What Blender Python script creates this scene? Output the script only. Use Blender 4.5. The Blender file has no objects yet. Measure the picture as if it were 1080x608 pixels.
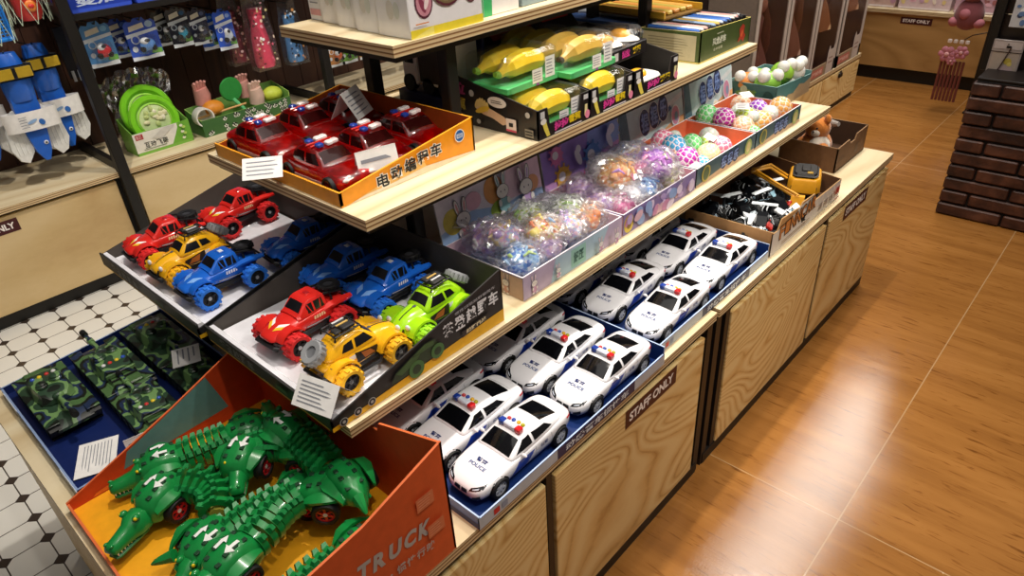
import bpy, math, random
from math import sin, cos, pi, radians
from mathutils import Vector, Matrix
from mathutils.bvhtree import BVHTree
random.seed(7)
SC = bpy.context.scene
SC.cycles.transparent_max_bounces = 32
COL = SC.collection
# ------------------------------------------------------------------ materials
def lin(c):
    if isinstance(c, str):
        c = c.lstrip('#'); c = [int(c[i:i+2], 16)/255 for i in (0, 2, 4)]
    return tuple((x/12.92 if x <= .04045 else ((x+.055)/1.055)**2.4) for x in c) + (1.0,)
MATS = {}
def nodes_of(name):
    m = bpy.data.materials.new(name); m.use_nodes = True
    nt = m.node_tree
    return m, nt, nt.nodes['Principled BSDF']
def P(col, rough=.5, metal=0., coat=0., trans=0., ior=1.45, var=.06, vscale=60., bump=0., bscale=200., emit=0., alpha=1., sheen=0., spec=.5):
    """plain surface with a faint procedural variation of tone"""
    key = ('P', col, rough, metal, coat, trans, ior, var, vscale, bump, bscale, emit, alpha, sheen, spec)
    if key in MATS: return MATS[key]
    m, nt, b = nodes_of('surface_' + str(len(MATS)))
    n = nt.nodes; L = nt.links
    c = lin(col)
    tc = n.new('ShaderNodeTexCoord')
    nz = n.new('ShaderNodeTexNoise'); nz.inputs['Scale'].default_value = vscale; nz.inputs['Detail'].default_value = 3
    L.new(tc.outputs['Object'], nz.inputs['Vector'])
    rp = n.new('ShaderNodeValToRGB')
    rp.color_ramp.elements[0].position = .3; rp.color_ramp.elements[1].position = .7
    rp.color_ramp.elements[0].color = tuple(x*(1-var) for x in c[:3]) + (1,)
    rp.color_ramp.elements[1].color = tuple(min(1, x*(1+var)) for x in c[:3]) + (1,)
    L.new(nz.outputs['Fac'], rp.inputs['Fac']); L.new(rp.outputs['Color'], b.inputs['Base Color'])
    b.inputs['Roughness'].default_value = rough; b.inputs['Metallic'].default_value = metal
    b.inputs['Coat Weight'].default_value = coat; b.inputs['Coat Roughness'].default_value = .08
    b.inputs['Transmission Weight'].default_value = trans; b.inputs['IOR'].default_value = ior
    b.inputs['Alpha'].default_value = alpha; b.inputs['Sheen Weight'].default_value = sheen
    b.inputs['Specular IOR Level'].default_value = spec
    if emit:
        L.new(rp.outputs['Color'], b.inputs['Emission Color']); b.inputs['Emission Strength'].default_value = emit
    if bump:
        bn = n.new('ShaderNodeTexNoise'); bn.inputs['Scale'].default_value = bscale; bn.inputs['Detail'].default_value = 4
        L.new(tc.outputs['Object'], bn.inputs['Vector'])
        bp = n.new('ShaderNodeBump'); bp.inputs['Strength'].default_value = bump; bp.inputs['Distance'].default_value = .002
        L.new(bn.outputs['Fac'], bp.inputs['Height']); L.new(bp.outputs['Normal'], b.inputs['Normal'])
    MATS[key] = m
    return m
def ramp(n, stops, interp='LINEAR'):
    r = n.new('ShaderNodeValToRGB'); cr = r.color_ramp; cr.interpolation = interp
    while len(cr.elements) < len(stops): cr.elements.new(.5)
    for e, (p, c) in zip(cr.elements, stops): e.position = p; e.color = lin(c)
    return r
def math_node(nt, op, a, b=None, c=None):
    m = nt.nodes.new('ShaderNodeMath'); m.operation = op
    for i, v in enumerate((a, b, c)):
        if v is None: continue
        if isinstance(v, (int, float)): m.inputs[i].default_value = v
        else: nt.links.new(v, m.inputs[i])
    return m.outputs[0]
def wood(name, dark, mid, light, axis=1, scale=3., stretch=9., distort=5., rough=.45, rings=5., coat=0., coord='Object', pos=(.12, .42, .8), nscale=.32):
    """figured wood: bands of grain running along one axis, with cathedral swirls"""
    if name in MATS: return MATS[name]
    m, nt, b = nodes_of(name); n = nt.nodes; L = nt.links
    tc = n.new('ShaderNodeTexCoord'); mp = n.new('ShaderNodeMapping')
    s = [stretch]*3; s[axis] = 1.
    mp.inputs['Scale'].default_value = [x*scale for x in s]
    L.new(tc.outputs[coord], mp.inputs['Vector'])
    a = n.new('ShaderNodeTexNoise'); a.inputs['Scale'].default_value = nscale; a.inputs['Detail'].default_value = 1.5; a.inputs['Distortion'].default_value = .9
    L.new(mp.outputs['Vector'], a.inputs['Vector'])
    w = math_node(nt, 'MULTIPLY', a.outputs['Fac'], rings*6)
    w = math_node(nt, 'FRACT', w)
    w2 = math_node(nt, 'PINGPONG', w, .5)
    w2 = math_node(nt, 'MULTIPLY', w2, 2.)
    f = n.new('ShaderNodeTexNoise'); f.inputs['Scale'].default_value = 4.; f.inputs['Detail'].default_value = 6; f.inputs['Roughness'].default_value = .7
    L.new(mp.outputs['Vector'], f.inputs['Vector'])
    mx = math_node(nt, 'MULTIPLY_ADD', w2, .55, math_node(nt, 'MULTIPLY', f.outputs['Fac'], .5))
    r = ramp(n, [(pos[0], dark), (pos[1], mid), (pos[2], light)])
    L.new(mx, r.inputs['Fac']); L.new(r.outputs['Color'], b.inputs['Base Color'])
    b.inputs['Roughness'].default_value = rough; b.inputs['Coat Weight'].default_value = coat
    bp = n.new('ShaderNodeBump'); bp.inputs['Strength'].default_value = .08; bp.inputs['Distance'].default_value = .001
    L.new(mx, bp.inputs['Height']); L.new(bp.outputs['Normal'], b.inputs['Normal'])
    MATS[name] = m
    return m
def ply_edge():
    if 'ply_edge' in MATS: return MATS['ply_edge']
    m, nt, b = nodes_of('plywood_edge'); n = nt.nodes; L = nt.links
    tc = n.new('ShaderNodeTexCoord'); sp = n.new('ShaderNodeSeparateXYZ'); L.new(tc.outputs['Object'], sp.inputs[0])
    z = math_node(nt, 'MULTIPLY', sp.outputs['Z'], 1/.0078)
    z = math_node(nt, 'FRACT', z)
    r = ramp(n, [(0, '#dcc59a'), (.5, '#cfb384'), (.56, '#8a6238'), (.86, '#7b5430'), (.93, '#d8c096')])
    L.new(z, r.inputs['Fac']); L.new(r.outputs['Color'], b.inputs['Base Color']); b.inputs['Roughness'].default_value = .6
    MATS['ply_edge'] = m
    return m
def noise_mat(name, stops, scale=40., detail=2., rough=.5, coat=0., interp='CONSTANT', vor=False, trans=0., distortion=.0, metal=0., bump=0.):
    if name in MATS: return MATS[name]
    m, nt, b = nodes_of(name); n = nt.nodes; L = nt.links
    tc = n.new('ShaderNodeTexCoord')
    if vor:
        t = n.new('ShaderNodeTexVoronoi'); t.inputs['Scale'].default_value = scale
        L.new(tc.outputs['Object'], t.inputs['Vector'])
        sp = n.new('ShaderNodeSeparateColor'); L.new(t.outputs['Color'], sp.inputs[0]); fac = sp.outputs[0]
    else:
        t = n.new('ShaderNodeTexNoise'); t.inputs['Scale'].default_value = scale; t.inputs['Detail'].default_value = detail; t.inputs['Distortion'].default_value = distortion
        L.new(tc.outputs['Object'], t.inputs['Vector']); fac = t.outputs['Fac']
    r = ramp(n, stops, interp); L.new(fac, r.inputs['Fac']); L.new(r.outputs['Color'], b.inputs['Base Color'])
    b.inputs['Roughness'].default_value = rough; b.inputs['Coat Weight'].default_value = coat
    b.inputs['Transmission Weight'].default_value = trans; b.inputs['Metallic'].default_value = metal
    if bump:
        bp = n.new('ShaderNodeBump'); bp.inputs['Strength'].default_value = bump; bp.inputs['Distance'].default_value = .003
        L.new(fac, bp.inputs['Height']); L.new(bp.outputs['Normal'], b.inputs['Normal'])
    MATS[name] = m
    return m
def film(name='clear_film', tint='#ffffff', clear=.75, rough=.08, milk=.35):
    """thin clear plastic: mostly see-through with bright glints"""
    if name in MATS: return MATS[name]
    m, nt, b = nodes_of(name); n = nt.nodes; L = nt.links
    out = n['Material Output']
    tr = n.new('ShaderNodeBsdfTransparent'); tr.inputs[0].default_value = lin(tint)
    gl = n.new('ShaderNodeBsdfGlossy'); gl.inputs['Roughness'].default_value = rough
    df = n.new('ShaderNodeBsdfTranslucent'); df.inputs[0].default_value = lin('#e8eaf0' if tint == '#ffffff' else tint)
    tc = n.new('ShaderNodeTexCoord'); nz = n.new('ShaderNodeTexNoise'); nz.inputs['Scale'].default_value = 55; nz.inputs['Detail'].default_value = 5
    L.new(tc.outputs['Object'], nz.inputs['Vector'])
    bp = n.new('ShaderNodeBump'); bp.inputs['Strength'].default_value = .5; bp.inputs['Distance'].default_value = .004
    L.new(nz.outputs['Fac'], bp.inputs['Height']); L.new(bp.outputs['Normal'], gl.inputs['Normal'])
    m1 = n.new('ShaderNodeMixShader'); m1.inputs[0].default_value = milk
    L.new(gl.outputs[0], m1.inputs[1]); L.new(df.outputs[0], m1.inputs[2])
    m2 = n.new('ShaderNodeMixShader'); m2.inputs[0].default_value = clear
    L.new(m1.outputs[0], m2.inputs[1]); L.new(tr.outputs[0], m2.inputs[2])
    L.new(m2.outputs[0], out.inputs['Surface'])
    MATS[name] = m
    return m
# ------------------------------------------------------------------ mesh builder
class M:
    def __init__(s): s.v = []; s.f = []; s.mi = []; s.mats = []; s.T = Matrix.Identity(4)
    def k(s, m):
        if m not in s.mats: s.mats.append(m)
        return s.mats.index(m)
    def add(s, vs, fs, m):
        o = len(s.v); s.v += [tuple(s.T @ Vector(v)) for v in vs]
        i = s.k(m)
        for f in fs: s.f.append(tuple(a+o for a in f)); s.mi.append(i)
        return s
    def box(s, x0, x1, y0, y1, z0, z1, m, b=0., side=None):
        """box, edges chamfered by b; side = other material for the upright faces"""
        if b <= 0:
            vs = [(x0,y0,z0),(x1,y0,z0),(x1,y1,z0),(x0,y1,z0),(x0,y0,z1),(x1,y0,z1),(x1,y1,z1),(x0,y1,z1)]
            s.add(vs, [(3,2,1,0),(4,5,6,7)], m)
            o = len(s.v)-8; i = s.k(side or m)
            for f in [(0,1,5,4),(1,2,6,5),(2,3,7,6),(3,0,4,7)]: s.f.append(tuple(a+o for a in f)); s.mi.append(i)
            return s
        b = min(b, (x1-x0)*.49, (y1-y0)*.49, (z1-z0)*.49)
        def ring(x0,x1,y0,y1,z,c): return [(x0+c,y0,z),(x1-c,y0,z),(x1,y0+c,z),(x1,y1-c,z),(x1-c,y1,z),(x0+c,y1,z),(x0,y1-c,z),(x0,y0+c,z)]
        return s.loft([ring(x0+b,x1-b,y0+b,y1-b,z0,b*.4), ring(x0,x1,y0,y1,z0+b,b), ring(x0,x1,y0,y1,z1-b,b), ring(x0+b,x1-b,y0+b,y1-b,z1,b*.4)], m)
    def loft(s, rings, m, cap=True, closed=True):
        n = len(rings[0]); vs = [p for r in rings for p in r]; fs = []
        for i in range(len(rings)-1):
            for j in range(n if closed else n-1):
                k = (j+1) % n; fs.append((i*n+j, i*n+k, (i+1)*n+k, (i+1)*n+j))
        if cap and closed:
            fs.append(tuple(range(n-1, -1, -1))); o = (len(rings)-1)*n; fs.append(tuple(range(o, o+n)))
        return s.add(vs, fs, m)
    def cyl(s, p0, p1, r0, m, r1=None, n=14, cap=True):
        p0 = Vector(p0); p1 = Vector(p1); r1 = r0 if r1 is None else r1
        d = (p1-p0).normalized(); a = d.orthogonal().normalized(); c = d.cross(a)
        ring = lambda p, r: [tuple(p + (a*cos(2*pi*i/n) + c*sin(2*pi*i/n))*r) for i in range(n)]
        return s.loft([ring(p0, r0), ring(p1, r1)], m, cap)
    def tube(s, pts, r, m, n=8, closed=False):
        pts = [Vector(p) for p in pts]; rings = []; N = len(pts); a = None
        rr = r if isinstance(r, (list, tuple)) else [r]*N
        for i, p in enumerate(pts):
            q0 = pts[(i-1) % N] if (closed or i) else p; q1 = pts[(i+1) % N] if (closed or i < N-1) else p
            d = (q1-q0).normalized()
            a = d.orthogonal().normalized() if a is None else (a - d*a.dot(d)).normalized()
            c = d.cross(a)
            rings.append([tuple(p + (a*cos(2*pi*j/n) + c*sin(2*pi*j/n))*rr[i]) for j in range(n)])
        if closed: rings.append(rings[0])
        return s.loft(rings, m, not closed)
    def ell(s, c, r, m, nu=16, nv=10, fn=None):
        if isinstance(r, (int, float)): r = (r, r, r)
        vs = [(c[0], c[1], c[2]-r[2])]; fs = []
        for i in range(1, nv):
            t = -pi/2 + pi*i/nv
            for j in range(nu):
                u = 2*pi*j/nu; k = fn(u, t) if fn else 1.
                vs.append((c[0]+r[0]*cos(t)*cos(u)*k, c[1]+r[1]*cos(t)*sin(u)*k, c[2]+r[2]*sin(t)*k))
        vs.append((c[0], c[1], c[2]+r[2])); e = len(vs)-1
        for j in range(nu):
            k = (j+1) % nu
            fs.append((0, 1+k, 1+j)); fs.append((e, e-nu+j, e-nu+k))
            for i in range(nv-2): o = 1+i*nu; fs.append((o+j, o+k, o+nu+k, o+nu+j))
        return s.add(vs, fs, m)
    def lathe(s, prof, m, origin=(0,0,0), axis='Z', n=20):
        """prof: (radius, height) pairs turned about an axis"""
        R = {'Z': Matrix.Identity(3), 'X': Matrix(((0,0,1),(1,0,0),(0,1,0))), 'Y': Matrix(((1,0,0),(0,0,1),(0,-1,0)))}[axis]
        o = Vector(origin)
        if prof[0][0] > 1e-6 and prof[-1][0] > 1e-6: prof = list(prof) + [prof[0]]
        rings = [[tuple(o + R @ Vector((r*cos(2*pi*j/n), r*sin(2*pi*j/n), h))) for j in range(n)] for r, h in prof]
        return s.loft(rings, m, False)
    def prism(s, poly, off, m, edge=None):
        n = len(poly); off = Vector(off); vs = [tuple(p) for p in poly] + [tuple(Vector(p)+off) for p in poly]
        s.add(vs, [tuple(range(n-1, -1, -1)), tuple(range(n, 2*n))], m)
        o = len(s.v)-2*n; i = s.k(edge or m)
        for j in range(n): k = (j+1) % n; s.f.append((o+j, o+k, o+n+k, o+n+j)); s.mi.append(i)
        return s
    def panel(s, poly, off, mout, min_, edge):
        """sheet of card: outer face, inner face and edge of their own"""
        n = len(poly); off = Vector(off); vs = [tuple(p) for p in poly] + [tuple(Vector(p)+off) for p in poly]
        s.add(vs, [tuple(range(n-1, -1, -1))], mout); o = len(s.v)-2*n
        s.f.append(tuple(range(o+n, o+2*n))); s.mi.append(s.k(min_))
        i = s.k(edge)
        for j in range(n): k = (j+1) % n; s.f.append((o+j, o+k, o+n+k, o+n+j)); s.mi.append(i)
        return s
    def mesh(s, name='m'):
        me = bpy.data.meshes.new(name); me.from_pydata(s.v, [], s.f)
        for m in s.mats: me.materials.append(m)
        me.polygons.foreach_set('material_index', s.mi); me.update()
        return me
    def build(s, name, parent=None, smooth=35, sub=0, loc=None, rotz=0., fix=True):
        me = s.mesh(name)
        if fix:
            import bmesh
            bm = bmesh.new(); bm.from_mesh(me); bmesh.ops.recalc_face_normals(bm, faces=bm.faces); bm.to_mesh(me); bm.free()
        o = bpy.data.objects.new(name, me); COL.objects.link(o)
        if sub:
            md = o.modifiers.new('sub', 'SUBSURF'); md.levels = md.render_levels = sub
            dg = bpy.context.evaluated_depsgraph_get(); new = bpy.data.meshes.new_from_object(o.evaluated_get(dg))
            o.modifiers.clear(); o.data = new; new.name = name; me = new
        me.polygons.foreach_set('use_smooth', [smooth > 0]*len(me.polygons))
        if 0 < smooth < 180: me.set_sharp_from_angle(angle=radians(smooth))
        me.update()
        if loc is not None: o.location = loc
        o.rotation_euler.z = rotz
        if parent is not None: o.parent = parent
        return o
def bvh(o):
    me = o.data
    return BVHTree.FromPolygons([v.co.copy() for v in me.vertices], [tuple(p.vertices) for p in me.polygons])
# ------------------------------------------------------------------ things, labels, copies
def tag(o, label, cat, group=None, kind=None):
    if label: o['label'] = label
    if cat: o['category'] = cat
    if group: o['group'] = group
    if kind: o['kind'] = kind
    return o
def thing(name, label, cat, loc=(0,0,0), rotz=0., group=None):
    o = bpy.data.objects.new(name, None); o.empty_display_size = .05; COL.objects.link(o)
    o.location = loc; o.rotation_euler = (0, 0, rotz)
    return tag(o, label, cat, group)
def structure(o): o['kind'] = 'structure'; return o
KIDS = {}
def kids(o): return [c for c in COL.objects if c.parent == o]
def dup(root, label, loc, rot=0., group=None, kd=None):
    """copy of a thing with copies of its parts and sub-parts"""
    r = root.copy(); COL.objects.link(r); r.location = loc
    r.rotation_euler = rot if isinstance(rot, (tuple, list)) else (0, 0, rot)
    tag(r, label, None, group)
    for ch in (kd or kids(root)):
        c = ch.copy(); COL.objects.link(c); c.parent = r
        if ch.children:
            for g in list(ch.children):
                d = g.copy(); COL.objects.link(d); d.parent = c
    return r
# ------------------------------------------------------------------ flat print on panels
FONTC = {}
def text_data(body, bold=0.):
    key = (body, bold)
    if key in FONTC: return FONTC[key]
    cu = bpy.data.curves.new('t', 'FONT'); cu.body = body; cu.align_x = 'CENTER'; cu.align_y = 'CENTER'; cu.resolution_u = 3; cu.offset = bold
    o = bpy.data.objects.new('t', cu); COL.objects.link(o)
    dg = bpy.context.evaluated_depsgraph_get(); me = bpy.data.meshes.new_from_object(o.evaluated_get(dg))
    vs = [tuple(v.co[:2]) for v in me.vertices]; fs = [tuple(p.vertices) for p in me.polygons]
    bpy.data.objects.remove(o); bpy.data.curves.remove(cu); bpy.data.meshes.remove(me)
    x0 = min(v[0] for v in vs); x1 = max(v[0] for v in vs); y0 = min(v[1] for v in vs); y1 = max(v[1] for v in vs)
    FONTC[key] = ([(v[0]-(x0+x1)/2, v[1]-(y0+y1)/2) for v in vs], fs, x1-x0, y1-y0)
    return FONTC[key]
class Deco:
    """ink on a flat panel: shapes in panel coordinates (u to the right, v up), each layer a hair above the last"""
    def __init__(s, o, u, v, lift=.0006):
        s.o = Vector(o); s.u = Vector(u).normalized(); s.v = Vector(v).normalized(); s.n = s.u.cross(s.v); s.e = lift; s.m = M()
    def pt(s, a, b): return tuple(s.o + s.u*a + s.v*b + s.n*s.e)
    def step(s): s.e += .00025
    def poly(s, pts, m): s.m.add([s.pt(*p) for p in pts], [tuple(range(len(pts)))], m); s.step(); return s
    def rect(s, a0, b0, a1, b1, m): return s.poly([(a0,b0),(a1,b0),(a1,b1),(a0,b1)], m)
    def oval(s, a, b, ra, rb, m, n=20, rot=0.):
        c, d = cos(rot), sin(rot)
        return s.poly([(a+ra*cos(t)*c-rb*sin(t)*d, b+ra*cos(t)*d+rb*sin(t)*c) for t in [2*pi*i/n for i in range(n)]], m)
    def text(s, body, a, b, w, h, m, bold=.02, rot=0., shear=0.):
        vs, fs, tw, th = text_data(body, bold)
        c, d = cos(rot), sin(rot)
        P2 = [((x*w/tw) + shear*(y*h/th), y*h/th) for x, y in vs]
        s.m.add([s.pt(a+x*c-y*d, b+x*d+y*c) for x, y in P2], fs, m); s.step(); return s
    def lines(s, a0, b0, a1, b1, n, m, fill=.5, jag=.25, seed=1):
        rnd = random.Random(seed); h = (b1-b0)/n
        for i in range(n):
            y = b1-(i+.5)*h
            s.m.add([s.pt(a0,y-h*fill/2), s.pt(a1-rnd.random()*jag*(a1-a0),y-h*fill/2), s.pt(a1-rnd.random()*jag*(a1-a0),y+h*fill/2), s.pt(a0,y+h*fill/2)], [(0,1,2,3)], m)
        s.step(); return s
    def build(s, name, parent, label=None):
        if not s.m.f: return None
        o = s.m.build(name, parent, smooth=0, fix=False)
        if label: o['label'] = label
        return o
def project(m, tree, pts2, faces, mapper, d, mat, eps=.0005, reach=.3):
    """wrap a flat patch onto a body: mapper gives the start point of the ray, d its direction"""
    d = Vector(d).normalized(); vs = []; ok = []
    for p in pts2:
        q = Vector(mapper(*p)); h = tree.ray_cast(q - d*reach, d)
        ok.append(h[0] is not None)
        if h[0] is None: h = tree.find_nearest(q)
        vs.append(tuple(h[0] - d*eps))
    m.add(vs, [f for f in faces if all(ok[i] for i in f)] or faces, mat)
def quadgrid(c, n=6, k=6):
    """bilinear grid over four corners"""
    a, b, cc, d = [Vector(x) for x in c]; pts = []; fs = []
    for i in range(k+1):
        for j in range(n+1):
            s, t = j/n, i/k
            pts.append(tuple((a*(1-s)+b*s)*(1-t) + (d*(1-s)+cc*s)*t))
    for i in range(k):
        for j in range(n): o = i*(n+1)+j; fs.append((o, o+1, o+n+2, o+n+1))
    return pts, fs
def discgrid(cx, cy, r, n=24, k=3, r0=0., a0=0., a1=2*pi):
    pts = []; fs = []
    for i in range(k+1):
        for j in range(n+1):
            q = r0+(r-r0)*i/k; a = a0+(a1-a0)*j/n; pts.append((cx+q*cos(a), cy+q*sin(a)))
    for i in range(k):
        for j in range(n): o = i*(n+1)+j; fs.append((o, o+1, o+n+2, o+n+1))
    return pts, fs
# ================================================================== camera
CAM_H = 1.45
cam = bpy.data.cameras.new('camera'); co = bpy.data.objects.new('camera', cam); COL.objects.link(co)
cam.sensor_width = 36; cam.lens = 730.9/1080*36; cam.clip_start = .02; cam.clip_end = 60
ya, pt, rl = radians(-44.198), radians(-31.774), radians(-3.7045)
fw = Vector((sin(ya)*cos(pt), cos(ya)*cos(pt), sin(pt))); rt = Vector((cos(ya), -sin(ya), 0)); up = rt.cross(fw)
r2 = rt*cos(rl)+up*sin(rl); u2 = -rt*sin(rl)+up*cos(rl)
mw = Matrix((r2, u2, -fw)).transposed().to_4x4(); mw.translation = (0, 0, CAM_H); co.matrix_world = mw
SC.camera = co
# ================================================================== shared materials
BIRCH = wood('birch_ply_top', '#cdb488', '#e0cda6', '#eadbb8', axis=1, scale=1.1, stretch=5, rings=2.2, rough=.4)
DOOR = wood('figured_ply_door', '#b08142', '#d6b070', '#e4c78c', axis=1, scale=2.2, stretch=2.3, rings=6., rough=.42, pos=(.16, .36, .7), nscale=.45)
DOOR2 = wood('pale_ply_door', '#b99765', '#cdb07c', '#dcc394', axis=1, scale=1.6, stretch=2.4, rings=2.6, rough=.45)
EDGE = ply_edge()
BLACK = P('#15120f', .5); STEEL = P('#1b1816', .45); DKBROWN = P('#2b1810', .6)
WHITE = P('#eeeeec', .45); PAPER = P('#f1efec', .6); KRAFT = P('#a98456', .75); CARDGREY = P('#b9b2a6', .7)
INK = P('#1c1c1e', .5); RED = P('#c8202a', .4); GREYINK = P('#8d9099', .6)
# ================================================================== floors
def wood_tile():
    m, nt, b = nodes_of('wood_look_tile'); n = nt.nodes; L = nt.links
    tc = n.new('ShaderNodeTexCoord'); sp = n.new('ShaderNodeSeparateXYZ'); L.new(tc.outputs['Object'], sp.inputs[0])
    X, Y = sp.outputs['X'], sp.outputs['Y']
    ux = math_node(nt, 'DIVIDE', math_node(nt, 'ADD', X, .238), .612); uy = math_node(nt, 'DIVIDE', math_node(nt, 'SUBTRACT', Y, 1.361), 2.448)
    def edge(u, w):
        f = math_node(nt, 'FRACT', u); return math_node(nt, 'LESS_THAN', math_node(nt, 'SUBTRACT', .5, math_node(nt, 'ABSOLUTE', math_node(nt, 'SUBTRACT', f, .5))), w)
    g = math_node(nt, 'MAXIMUM', edge(ux, .0028), edge(uy, .0007))
    cb = n.new('ShaderNodeCombineXYZ')
    L.new(math_node(nt, 'ADD', math_node(nt, 'MULTIPLY', X, 1.0), math_node(nt, 'MULTIPLY', math_node(nt, 'FLOOR', ux), 7.3)), cb.inputs[0])
    L.new(math_node(nt, 'ADD', math_node(nt, 'MULTIPLY', Y, 9.), math_node(nt, 'MULTIPLY', math_node(nt, 'FLOOR', uy), 3.1)), cb.inputs[1])
    a = n.new('ShaderNodeTexNoise'); a.inputs['Scale'].default_value = 1.6; a.inputs['Detail'].default_value = 5; a.inputs['Roughness'].default_value = .62; a.inputs['Distortion'].default_value = .6
    L.new(cb.outputs[0], a.inputs['Vector'])
    f = n.new('ShaderNodeTexNoise'); f.inputs['Scale'].default_value = 13; f.inputs['Detail'].default_value = 5; f.inputs['Distortion'].default_value = .8
    L.new(cb.outputs[0], f.inputs['Vector'])
    r = ramp(n, [(.25, '#8a5a2a'), (.45, '#996630'), (.62, '#a67138'), (.8, '#b07c42')]); L.new(a.outputs['Fac'], r.inputs['Fac'])
    k = ramp(n, [(.27, '#6d421c'), (.33, '#c0a888'), (.42, '#ffffff')]); L.new(f.outputs['Fac'], k.inputs['Fac'])
    mx = n.new('ShaderNodeMixRGB'); mx.blend_type = 'MULTIPLY'; mx.inputs[0].default_value = .6
    L.new(r.outputs[0], mx.inputs[1]); L.new(k.outputs[0], mx.inputs[2])
    m2 = n.new('ShaderNodeMixRGB'); m2.inputs[2].default_value = lin('#b89468'); L.new(g, m2.inputs[0]); L.new(mx.outputs[0], m2.inputs[1])
    L.new(m2.outputs[0], b.inputs['Base Color']); 
    b.inputs['Roughness'].default_value = .11; b.inputs['Specular IOR Level'].default_value = .5
    bn = n.new('ShaderNodeTexNoise'); bn.inputs['Scale'].default_value = 260; bn.inputs['Detail'].default_value = 2
    L.new(tc.outputs['Object'], bn.inputs['Vector'])
    bp = n.new('ShaderNodeBump'); bp.inputs['Strength'].default_value = .22; bp.inputs['Distance'].default_value = .0008
    L.new(math_node(nt, 'ADD', bn.outputs['Fac'], math_node(nt, 'MULTIPLY', f.outputs['Fac'], 1.2)), bp.inputs['Height']); L.new(bp.outputs[0], b.inputs['Normal'])
    return m
def octagon_tile():
    m, nt, b = nodes_of('octagon_and_dot_tile'); n = nt.nodes; L = nt.links
    tc = n.new('ShaderNodeTexCoord'); sp = n.new('ShaderNodeSeparateXYZ'); L.new(tc.outputs['Object'], sp.inputs[0])
    S = .1027
    def cell(c, o):
        u = math_node(nt, 'DIVIDE', math_node(nt, 'SUBTRACT', c, o), S)
        f = math_node(nt, 'FRACT', math_node(nt, 'ADD', u, .5)); return math_node(nt, 'ABSOLUTE', math_node(nt, 'SUBTRACT', f, .5))
    ax = cell(sp.outputs['X'], -2.800); ay = cell(sp.outputs['Y'], .2195)
    d = math_node(nt, 'ADD', ax, ay)
    dot = math_node(nt, 'LESS_THAN', d, .20)
    rim = math_node(nt, 'MULTIPLY', math_node(nt, 'GREATER_THAN', d, .20), math_node(nt, 'LESS_THAN', d, .225))
    ln = math_node(nt, 'LESS_THAN', math_node(nt, 'MINIMUM', ax, ay), .016)
    dk = math_node(nt, 'MAXIMUM', dot, ln)
    mx = n.new('ShaderNodeMixRGB'); mx.inputs[1].default_value = lin('#dedcd4'); mx.inputs[2].default_value = lin('#3a302a'); L.new(dk, mx.inputs[0])
    L.new(mx.outputs[0], b.inputs['Base Color']); b.inputs['Roughness'].default_value = .35
    bp = n.new('ShaderNodeBump'); bp.inputs['Strength'].default_value = .3; bp.inputs['Distance'].default_value = .001
    L.new(math_node(nt, 'SUBTRACT', 1., ln), bp.inputs['Height']); L.new(bp.outputs[0], b.inputs['Normal'])
    return m
MATS['wt'] = wood_tile()
structure(M().box(-1.0, 3.0, -1.5, 8, -.03, 0, MATS['wt']).build('floor', smooth=0))
structure(M().box(-4.2, -1.0, -1.5, 2.9, -.03, 0, octagon_tile()).build('floor_tiled', smooth=0))
structure(M().box(-4.2, -1.0, 2.9, 8, -.03, 0, MATS['wt']).build('floor_back', smooth=0))
# ================================================================== brick corner on the right
def brick():
    m, nt, b = nodes_of('dark_brick'); n = nt.nodes; L = nt.links
    tc = n.new('ShaderNodeTexCoord')
    nz = n.new('ShaderNodeTexNoise'); nz.inputs['Scale'].default_value = 14; nz.inputs['Detail'].default_value = 5
    L.new(tc.outputs['Object'], nz.inputs['Vector'])
    r = ramp(n, [(.3, '#2a1511'), (.5, '#4a2a1f'), (.7, '#6a4230')]); L.new(nz.outputs['Fac'], r.inputs['Fac'])
    L.new(r.outputs[0], b.inputs['Base Color']); b.inputs['Roughness'].default_value = .55
    bp = n.new('ShaderNodeBump'); bp.inputs['Strength'].default_value = .8; bp.inputs['Distance'].default_value = .01
    L.new(nz.outputs['Fac'], bp.inputs['Height']); L.new(bp.outputs[0], b.inputs['Normal'])
    return m
BRICK = brick(); MORTAR = P('#150d0a', .9)
bw = M(); bx0, by0 = -.548, 3.30
bw.box(bx0+.012, 1.6, by0+.012, 3.62, 0, .584, MORTAR)
rb = random.Random(3); ch = .0585
for k in range(10):
    z0 = k*ch+.004; z1 = (k+1)*ch-.005; x = bx0
    lens = [.10, .245] if k % 2 else [.245]
    i = 0
    while x < 1.55:
        ln = (.11 if (k % 2 and i == 0) else .25) ; j = rb.uniform(-.004, .004)
        bw.box(x, min(x+ln-.009, 1.6), by0+j, by0+.1, z0, z1, BRICK, .005); x += ln; i += 1
    y = by0+.104
    while y < 3.6:
        bw.box(bx0+rb.uniform(-.003, .004), bx0+.1, y, min(y+.12, 3.62), z0, z1, BRICK, .005); y += .129
structure(bw.build('wall_brick', smooth=30))
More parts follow.
